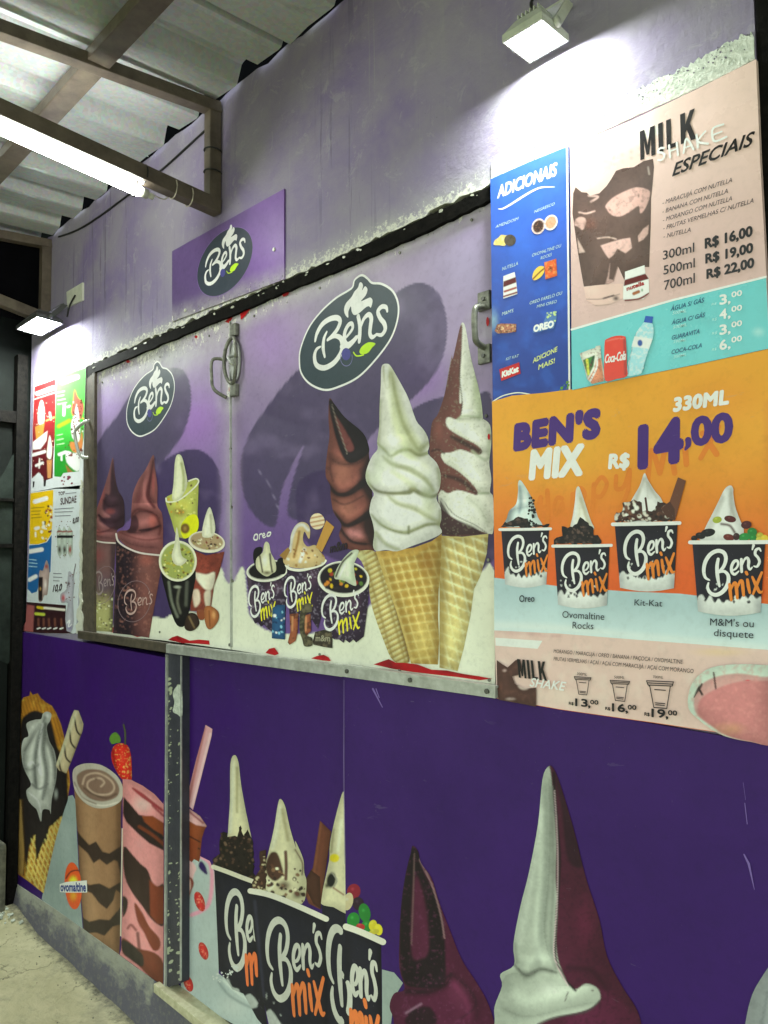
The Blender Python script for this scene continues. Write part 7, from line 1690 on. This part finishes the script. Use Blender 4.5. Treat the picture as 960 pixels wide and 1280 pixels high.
bens2(panM, *ld([(678, 925), (905, 1130), (672, 455)]), xmax=431)
# ------------------------------------------------------------------ right panel: rest of the tub, sweets, two giant swirls
DR = -0.008
picture('printed_tub', panR, ld([(753, 500), (830, 530), (912, 572), (914, 700), (916, 930), (918, 1060), (753, 1060)]), DR, INKM, [o_line(ld([(905, 580), (912, 1000)]), 6, K(20, 20, 32), 6, .7)], 2.2)
bens2(panR, *ld([(678, 925), (905, 1130), (672, 455)]), xmin=431.5, depth=DR)
for k, (x, y, rx, ry, c) in enumerate([(790, 335, 30, 34, K(118, 34, 50)), (810, 390, 26, 30, K(46, 30, 44)), (765, 380, 22, 40, K(170, 160, 130)), (838, 430, 26, 42, K(42, 110, 50)), (788, 462, 28, 34, K(40, 116, 50)), (850, 490, 26, 28, K(44, 116, 52)), (875, 485, 18, 24, K(180, 170, 50)), (900, 505, 18, 26, K(190, 180, 50)), (820, 492, 20, 14, K(150, 50, 50)), (880, 515, 24, 12, K(170, 160, 60))]):
    q = ld([(x, y)])[0]
    pts = ell(q[0], q[1], rx / 3.5556, ry / 3.5556, 12 * (-1) ** k, 18); pts = pts[pts[:, 0] > 431.5]
    if len(pts) > 3: picture('printed_candy', panR, pts, DR, c, [o_blob(q[0] - 1.5, q[1] - 3, 3, 3, np.clip(c * 2 + .03, 0, .8), .7)], 1.8)
flat_polys('printed_rim', panR, ribbon(cr(ld([(755, 492), (820, 515), (920, 560)]), False, 4), 8), DR, K(186, 184, 172))
le = lambda p: Z(470, 940, 2.6667, p)
picture('printed_ground', panR, np.vstack([le([(20, 725), (60, 735), (90, 770), (60, 820), (50, 907)]), [(496, 1330), (478, 1330)]]), DR, K(132, 142, 138), [], 3)
MR, MRD = K(78, 30, 56), K(30, 20, 28)
sw2 = np.vstack([le([(122, 312), (140, 330), (150, 370), (185, 420), (210, 500), (245, 590), (285, 690), (330, 760), (370, 830), (395, 907)]), [(625, 1330), (485, 1330)], le([(60, 907), (45, 850), (60, 805), (95, 790), (78, 720), (78, 620), (85, 500), (100, 400), (115, 340)])])
picture('printed_swirl', panR, cr(sw2, True, 4), DR, MR, [
    o_poly(cr(le([(120, 310), (145, 340), (160, 400), (200, 480), (225, 580), (232, 700), (225, 780), (130, 785), (90, 760), (78, 650), (85, 480)]), True, 4), MRD, 4), o_poly(cr(le([(128, 420), (148, 440), (170, 540), (175, 660), (150, 690), (120, 680), (118, 560)]), True, 4), K(78, 32, 56), 6), o_line(le([(128, 340), (124, 480), (118, 640)]), 1.5, K(120, 96, 96), 1.5, .7), o_line(le([(145, 360), (185, 440), (215, 540), (228, 620)]), 1.8, K(150, 120, 124), 1.6, .8), o_blob(*le([(280, 800)])[0], 22, 40, K(96, 44, 70), .8, -20), o_fold(le([(90, 785), (160, 800), (230, 775), (250, 730)]), 8, .5, 10, .9, K(26, 16, 22), .4), o_fold(le([(330, 907), (335, 850), (300, 780), (240, 720)]), 8, .4, 10, .5, K(36, 18, 28), .4), o_line(le([(100, 800), (180, 790), (250, 740)]), 3, K(40, 24, 36), 4, .8), o_poly(cr(le([(100, 907), (120, 860), (180, 850), (200, 907)]), True, 3), MRD, 5, .9), o_line(le([(100, 870), (150, 840)]), 2.4, K(140, 110, 130), 3, .8), o_line(le([(250, 740), (320, 800), (330, 850), (280, 890)]), 2, K(50, 24, 40), 3, .7), o_noise(3.4, K(110, 60, 90), .62, .8, .35, 5)], 2.2)
big = np.vstack([le([(575, 48), (592, 55), (615, 110), (660, 260), (700, 420), (745, 560), (770, 680), (820, 780), (865, 850), (885, 907)]), [(812, 1330), (612, 1330)], le([(395, 907), (395, 850), (420, 780), (415, 740), (460, 710), (458, 640), (480, 520), (510, 400), (540, 240), (555, 90)])])
picture('printed_swirl', panR, cr(big, True, 4), DR, K(72, 30, 50), [
    o_poly(cr(le([(590, 52), (625, 140), (665, 280), (690, 380), (640, 360), (620, 200), (600, 100)]), True, 4), K(40, 22, 34), 5, .8), o_blob(*le([(700, 560)])[0], 20, 50, K(92, 36, 62), .8), o_poly(le([(760, 780), (880, 880), (900, 1060), (600, 1060), (640, 860)]), K(88, 34, 62), 14, .8), o_line(le([(640, 720), (720, 730), (770, 790)]), 6, K(52, 24, 38), 8, .8), o_noise(3.4, K(58, 26, 44), .5, .75, .5, 5),
    o_poly(cr(np.vstack([le([(570, 46), (582, 70), (590, 160), (600, 300), (598, 420), (605, 520), (600, 640), (615, 720), (660, 790), (700, 772), (740, 790), (745, 830), (700, 860), (620, 880), (560, 900)]), [(660, 1290), (600, 1330)], le([(380, 907), (380, 700), (440, 600), (480, 400), (530, 100)])]), True, 4), K(158, 164, 154), 2.2),
    o_line(le([(560, 120), (570, 300), (560, 500), (540, 700)]), 9, K(136, 142, 134), 9, .7), o_line(le([(588, 120), (592, 400), (585, 640), (600, 720)]), 5, K(116, 120, 114), 5, .7), o_line(le([(548, 200), (520, 420), (480, 640)]), 7, K(176, 182, 172), 8, .7), o_line(le([(460, 710), (500, 742), (550, 722), (600, 735)]), [2, 4, 3], K(106, 110, 104), 3.4, .8), o_line(le([(462, 640), (470, 700)]), 4, K(120, 124, 118), 5, .6), o_blob(*le([(440, 790)])[0], 12, 20, K(140, 146, 138), .6), o_blob(*le([(580, 790)])[0], 26, 14, K(172, 176, 168), .6),
    o_fold(le([(590, 720), (560, 600), (575, 400), (578, 200), (572, 80)]), 8, .3, 16, .55, K(92, 96, 90), .25), o_fold(le([(455, 690), (500, 745), (550, 724), (615, 735)]), 12, .35, 7, .8, K(80, 84, 78), .3), o_fold(le([(400, 800), (440, 740), (520, 745)]), 6, .1, 18, .35, K(92, 96, 90), .2), o_fold(le([(400, 840), (500, 880), (640, 850), (745, 830)]), 16, .35, 8, .5, K(92, 96, 90), .3), o_line(le([(592, 70), (600, 200), (612, 330), (610, 440), (600, 560), (598, 680), (625, 750), (665, 795)]), 2.8, K(30, 18, 26), 2.2, .95), o_line(le([(595, 130), (602, 240), (606, 350), (604, 500), (596, 600), (596, 690), (640, 780)]), 1.3, K(190, 170, 174), 1.2, .7), o_line(le([(745, 830), (700, 866), (600, 884), (540, 907)]), 2.6, K(70, 60, 64), 2, .8), o_blob(*le([(722, 795)])[0], 3, 2.4, K(90, 86, 84), .9), o_line(le([(640, 800), (630, 830)]), 1.6, K(90, 86, 84), 1.5, .8)], 2.2)
picture('printed_swirl', panR, cr([(1000, 1170), (975, 1190), (950, 1225), (938, 1250), (930, 1290), (925, 1340), (1040, 1340), (1040, 1180)], True, 4), DR, K(130, 134, 136), [o_line([(960, 1240), (950, 1290)], 3, K(100, 104, 108), 4, .7)], 4)
flat_polys('board_edge', panR, ribbon(np.array([(430.0, 850), (429.8, 950), (430.6, 1080)]), [.5, 1.1, .4]), DR, C(120, 104, 150))
# scratches on the right panel
flat_polys('scratches', panR, ribbon(np.array([(929, 978), (932, 1000)]), [.4, 1.6, .4]) + ribbon(np.array([(931, 1004), (934, 1030)]), 1) + ribbon(np.array([(930, 1068), (936, 1080), (943, 1112)]), [1.6, 3, .6]) + ribbon(np.array([(466, 861), (478, 884)]), [2.2, 1.0]) + ribbon(np.array([(470, 861), (474, 872)]), 1.2), DR, C(120, 100, 160), 'vinyl')['kind'] = 'stuff'

# ------------------------------------------------------------------ small menu posters on the left
DQ = -0.004
m1 = lambda p: Z(20, 440, 7.11, p); m2 = lambda p: Z(20, 600, 6.1, p)
tp = thing('menu_poster', 'small red and green menu poster at far left of the hatch, the upper one', 'poster', P(70, 540, DQ))
slab('sheet', np.vstack([m1([(162, 190), (265, 130), (350, 165), (620, 130), (606, 500), (600, 800), (590, 1220), (360, 1215), (130, 1250), (140, 900), (155, 480)])]), DQ, 0.0, 'vinyl_clean', tp, C(196, 200, 204), 2.0)
def lines(z, x0, y0, w, slope, n, dy, c, th=1.0, seed=1):
    rr = random.Random(seed); out = []
    for i in range(n):
        x = x0; y = y0 + i * dy; end = x0 + w * rr.uniform(.65, 1)
        while x < end:
            l = rr.uniform(w * .08, w * .25)
            out.append(o_line(z([(x, y + (x - x0) * slope), (x + l * .8, y + (x + l * .8 - x0) * slope)]), th, c, .8, .85, False)); x += l
    return out
picture('printed_block', tp, m1([(165, 310), (352, 240), (348, 700), (330, 960), (325, 1120), (295, 1130), (240, 1150), (215, 1075), (140, 1125), (148, 700), (158, 480)]), DQ, C(150, 40, 44), [o_grad(m1([(240, 500)])[0], m1([(240, 1000)])[0], C(156, 48, 50), C(92, 26, 34)),
    o_line(m1([(190, 370), (330, 320)]), 5.5, C(226, 222, 214), 1.4), o_line(m1([(165, 420), (345, 360)]), 1.2, C(206, 190, 186), .8), o_poly(cr(m1([(200, 640), (195, 540), (215, 440), (240, 440), (255, 540), (245, 640)]), True, 3), C(206, 206, 200), 1.4), o_poly(m1([(168, 665), (255, 630), (240, 740), (180, 780)]), C(190, 140, 70), 1.4), o_poly(m1([(150, 800), (230, 740), (280, 700), (270, 790), (220, 860), (150, 870)]), C(214, 216, 214), 1.4),
    o_line(m1([(300, 540), (310, 600)]), 2.4, C(226, 222, 214), 1.2), o_line(m1([(270, 610), (340, 580)]), 2.2, C(216, 170, 110), 1.4), o_line(m1([(150, 915), (255, 885)]), 4, C(226, 210, 206), 1.4), o_poly(cr(m1([(300, 740), (320, 850), (310, 950), (275, 930), (280, 840)]), True, 3), C(214, 208, 196), 1.4), o_poly(m1([(275, 960), (320, 960), (310, 1120), (280, 1120)]), C(190, 140, 90), 1.4), o_line(m1([(180, 1010), (235, 985)]), 3.4, C(226, 220, 214), 1.4), o_line(m1([(210, 950), (206, 1030)]), 2, C(216, 200, 196), 1.2), o_poly(m1([(140, 1130), (200, 1070), (240, 1110), (250, 1180), (140, 1200)]), C(206, 210, 214), 1.4)], 1.2, 'vinyl_clean')
picture('printed_block', tp, m1([(358, 222), (618, 142), (608, 500), (600, 760), (560, 1060), (420, 1075), (400, 1110), (340, 1105), (345, 700), (355, 400)]), DQ, C(64, 166, 60), [o_grad(m1([(480, 300)])[0], m1([(480, 1000)])[0], C(96, 200, 88), C(44, 140, 50)),
    o_line(m1([(410, 268), (545, 222)]), 6, C(232, 240, 226), 1.6), *lines(m1, 370, 360, 80, -.2, 4, 35, C(190, 226, 180), 1.1, 3), o_line(m1([(430, 470), (425, 560)]), 3.4, C(232, 240, 226), 1.4), o_line(m1([(455, 490), (478, 480)]), 2.4, C(220, 236, 214), 1.4), o_line(m1([(380, 660), (475, 610)]), 5, C(150, 206, 40), 2), *lines(m1, 365, 740, 60, -.2, 3, 42, C(180, 220, 170), 1.1, 4), o_line(m1([(385, 910), (440, 890)]), 4, C(226, 236, 220), 1.6), o_line(m1([(405, 900), (405, 960)]), 2.4, C(226, 236, 220), 1.4),
    o_poly(cr(m1([(520, 330), (550, 400), (595, 450), (600, 520), (570, 600), (520, 560), (490, 540), (505, 440)]), True, 3), C(176, 100, 84), 1.8), o_poly(cr(m1([(540, 460), (560, 560), (570, 700), (560, 800), (500, 760), (490, 640), (520, 540)]), True, 3), C(214, 220, 214), 1.6), o_poly(cr(m1([(480, 800), (560, 800), (585, 700), (595, 860), (560, 900), (500, 880)]), True, 3), C(196, 130, 76), 1.8), o_poly(cr(m1([(450, 880), (520, 900), (590, 880), (585, 1000), (540, 1060), (450, 980)]), True, 3), C(214, 218, 214), 1.6), o_poly(m1([(440, 1000), (520, 1080), (470, 1110)]), C(150, 110, 60), 1.4)] + dots(m1([(500, 400), (600, 420), (590, 1000), (470, 950)]), 30, [C(120, 50, 44), C(226, 226, 214), C(206, 150, 80), C(80, 44, 30)], .8, 2.2, 3), 1.2, 'vinyl_clean')
flat_polys('printed_motif', tp, sprinkle(m1([(380, 1120), (500, 1100), (500, 1170), (400, 1180)]), 9, None, 1.0, 2.2, 3), DQ, C(120, 60, 76), 'vinyl_clean')['kind'] = 'stuff'
flat_polys('printed_motif', tp, [m1([(150, 1150), (165, 1150), (160, 1200), (148, 1205)]), m1([(245, 1140), (268, 1135), (262, 1190), (246, 1195)])], DQ, C(40, 34, 40), 'vinyl_clean')['kind'] = 'stuff'
bp = thing('menu_poster', 'pale SUNDAE menu poster with yellow and blue blocks, below the red and green one', 'poster', P(68, 690, DQ))
slab('sheet', m2([(112, 95), (300, 60), (498, 40), (494, 300), (485, 560), (478, 800), (470, 1010), (455, 1165), (440, 1172), (200, 1168), (30, 1150), (75, 1080), (85, 900), (100, 500)]), DQ, 0.0, 'vinyl_clean', bp, C(186, 192, 196), 2.4)
picture('printed_block', bp, m2([(110, 102), (285, 76), (278, 300), (270, 410), (230, 470), (170, 490), (103, 488)]), DQ, C(206, 172, 20), [o_line(m2([(145, 165), (230, 140)]), 5.5, C(232, 230, 214), 1.6), *lines(m2, 118, 215, 90, -.08, 4, 25, C(90, 74, 30), .9, 5), o_line(m2([(150, 370), (170, 365)]), 4, C(236, 232, 214), 2), o_line(m2([(148, 400), (150, 430)]), 2, C(236, 232, 214), 1.5)] + dots(m2([(240, 180), (276, 190), (272, 440), (200, 470), (190, 400)]), 34, [C(60, 36, 36), C(190, 190, 180), C(140, 60, 56), C(210, 206, 196)], 1.2, 2.8, 7), 1.2, 'vinyl_clean')
picture('printed_block', bp, m2([(102, 498), (175, 492), (236, 474), (272, 420), (268, 560), (262, 700), (180, 780), (160, 850), (120, 865), (88, 830), (95, 640)]), DQ, C(36, 96, 150), [o_line(m2([(105, 545), (195, 530)]), 5.5, C(226, 232, 232), 1.6), *lines(m2, 100, 605, 60, .1, 3, 26, C(170, 200, 214), .9, 6), o_line(m2([(105, 760), (150, 735)]), 5, C(226, 232, 232), 2)], 1.2, 'vinyl_clean')
picture('printed_cup', bp, cr(m2([(232, 610), (255, 680), (250, 760), (240, 870), (215, 880), (200, 920), (172, 920), (170, 800), (180, 690), (205, 690)]), True, 3), DQ, C(170, 150, 146), [o_poly(m2([(168, 740), (205, 740), (200, 920), (174, 920)]), C(44, 34, 36), 1.6), o_blob(*m2([(232, 660)])[0], 3.4, 5, C(160, 50, 50), .9), o_blob(*m2([(225, 800)])[0], 3, 10, C(206, 200, 196), .8), o_blob(*m2([(185, 830)])[0], 2, 4, C(190, 150, 90), .8)], 1.1, 'vinyl_clean')
lettering('lettering', bp, [('SUNDAE', *m2([(340, 188), (460, 170), (340, 138)])), ('TOP', *m2([(322, 118), (372, 110), (322, 92)]))], DQ, C(74, 54, 60), 'vinyl_clean', bold=.03)
flat_polys('fine_print', bp, [p for q in [m2([(378, 104), (458, 96)]), m2([(295, 222), (438, 212)]), m2([(295, 245), (430, 240)]), m2([(298, 275), (415, 270)]), m2([(285, 712), (345, 714)]), m2([(285, 740), (350, 742)]), m2([(285, 768), (330, 770)])] for p in ribbon(q, .9)], DQ, C(110, 110, 120), 'vinyl_clean')['kind'] = 'stuff'
lettering('lettering', bp, [('8,00', *m2([(432, 332), (478, 318), (434, 292)])), ('10,0', *m2([(280, 852), (345, 842), (290, 800)]))], DQ, C(60, 50, 56), 'vinyl_clean', bold=.04)
for i, (x, c2) in enumerate(((332, C(54, 32, 30)), (370, C(30, 26, 30)), (412, C(150, 44, 48)))):
    picture('printed_cup', bp, m2([(x - 22, 400), (x - 5, 350), (x + 22, 395), (x + 18, 560), (x, 588), (x - 16, 560)]), DQ, C(176, 186, 178), [o_line(m2([(x - 20, 432), (x + 20, 432)]), 3.4, C(30, 26, 30), 1.2), o_blob(*m2([(x, 530)])[0], 3.0, 8, c2, 1), o_line(m2([(x - 16, 395), (x + 16, 390)]), 2, C(150, 90, 80), 1.4)], 1.1, 'vinyl_clean')
picture('printed_cup', bp, cr(m2([(400, 700), (430, 720), (445, 780), (435, 900), (440, 1080), (420, 1160), (380, 1150), (370, 1060), (395, 940), (345, 935), (340, 870), (385, 830)]), True, 3), DQ, C(166, 166, 176), [o_blob(*m2([(360, 900)])[0], 4, 8, C(170, 50, 56), .9), o_blob(*m2([(400, 790)])[0], 3, 4, C(60, 44, 44), .8), o_blob(*m2([(405, 1120)])[0], 5.5, 7, C(104, 90, 140), .9), o_line(m2([(390, 1090), (410, 1070), (400, 1120), (425, 1100)]), 1.3, C(214, 214, 226), 1)], 1.1, 'vinyl_clean')
flat_polys('printed_straw', bp, ribbon(m2([(455, 640), (435, 740)]), 1.0), DQ, C(110, 100, 106), 'vinyl_clean')
picture('printed_block', bp, m2([(80, 930), (200, 940), (380, 955), (375, 1060), (385, 1150), (430, 1170), (200, 1168), (30, 1150), (75, 1080)]), DQ, C(54, 28, 34), [o_line(m2([(165, 970), (210, 978)]), 3.2, C(190, 170, 40), 1.2), o_line(m2([(218, 975), (368, 990)]), 3, C(206, 200, 190), 1.2), o_line(m2([(150, 1020), (212, 1025)]), 3.6, C(176, 186, 70), 1.2), o_poly(m2([(85, 950), (140, 960), (130, 1160), (60, 1150)]), C(150, 90, 90), 2)] + [o_line(m2([(x, 1060), (x + 2, 1110)]), 2.6, C(110, 70, 60), 1.4) for x in (170, 210, 250, 296, 344)] + [o_line(m2([(x - 8, 1135), (x + 14, 1128)]), 1.6, C(220, 214, 206), 1) for x in (170, 210, 250, 296, 344)], 1.2, 'vinyl_clean')
# torn white vinyl edge beside the left jamb
rr_ = random.Random(4)
tl_, tr_ = [], []
for i in range(40):
    t = i / 39; y = 600 + 192 * t
    x = 101.5 - 2.0 * t; tl_.append((x - rr_.uniform(.3, 2.4) - (3.5 if t > .8 else 0) * rr_.random(), y)); tr_.append((x + rr_.uniform(.2, 1.6) + (3.0 if t > .75 else 0) * rr_.random(), y))
for q0 in ([(300, 320), (480, 300), (440, 600), (300, 620)], [(390, 700), (470, 700), (440, 920), (360, 930)]):
    chips('printed_specks', bp, sprinkle(m2(q0), 26, None, .3, 1.1, 9), DQ - .0012, C(120, 92, 90))
chips('printed_specks', tp, sprinkle(m1([(170, 450), (340, 420), (330, 1000), (150, 1050)]), 30, None, .4, 1.2, 9), DQ - .0012, C(206, 176, 160))
chips('printed_specks', tp, sprinkle(m1([(440, 380), (600, 300), (600, 1000), (440, 1050)]), 40, None, .4, 1.5, 10), DQ - .0012, C(110, 60, 50))
torn = slab('torn_edge', tl_ + tr_[::-1], -0.0065, 0.0, 'white_plastic', bp)

# black steel channel above the shutters
top_edge = [(107, 459.5), (200, 419), (288, 381), (360, 349), (440, 314), (530, 272), (614, 232)]
low_edge = [(614, 249), (530, 290), (440, 330.5), (360, 363), (288, 394.5), (200, 431), (116, 466), (109, 473)]
slab('top_channel', ragged([tuple(p) for p in resample(np.array(top_edge + low_edge, float), 7)], 4, .7), -0.0015, 0.02, 'black_steel', frame)
pch = []
for i in range(26):
    t = rr_.random(); q = np.array((112, 458)) * (1 - t) + np.array((612, 234)) * t; q = (q[0], np.interp(q[0], [p[0] for p in top_edge], [p[1] for p in top_edge]) + rr_.uniform(0, 5))
    pch.append(ell(q[0], q[1], rr_.uniform(.6, 2.6), rr_.uniform(.5, 1.6), -24, 7) + np.random.RandomState(i + 90).uniform(-.4, .4, (7, 2)))
chips('paint_chips', frame, pch, -0.0025, C(160, 162, 150))
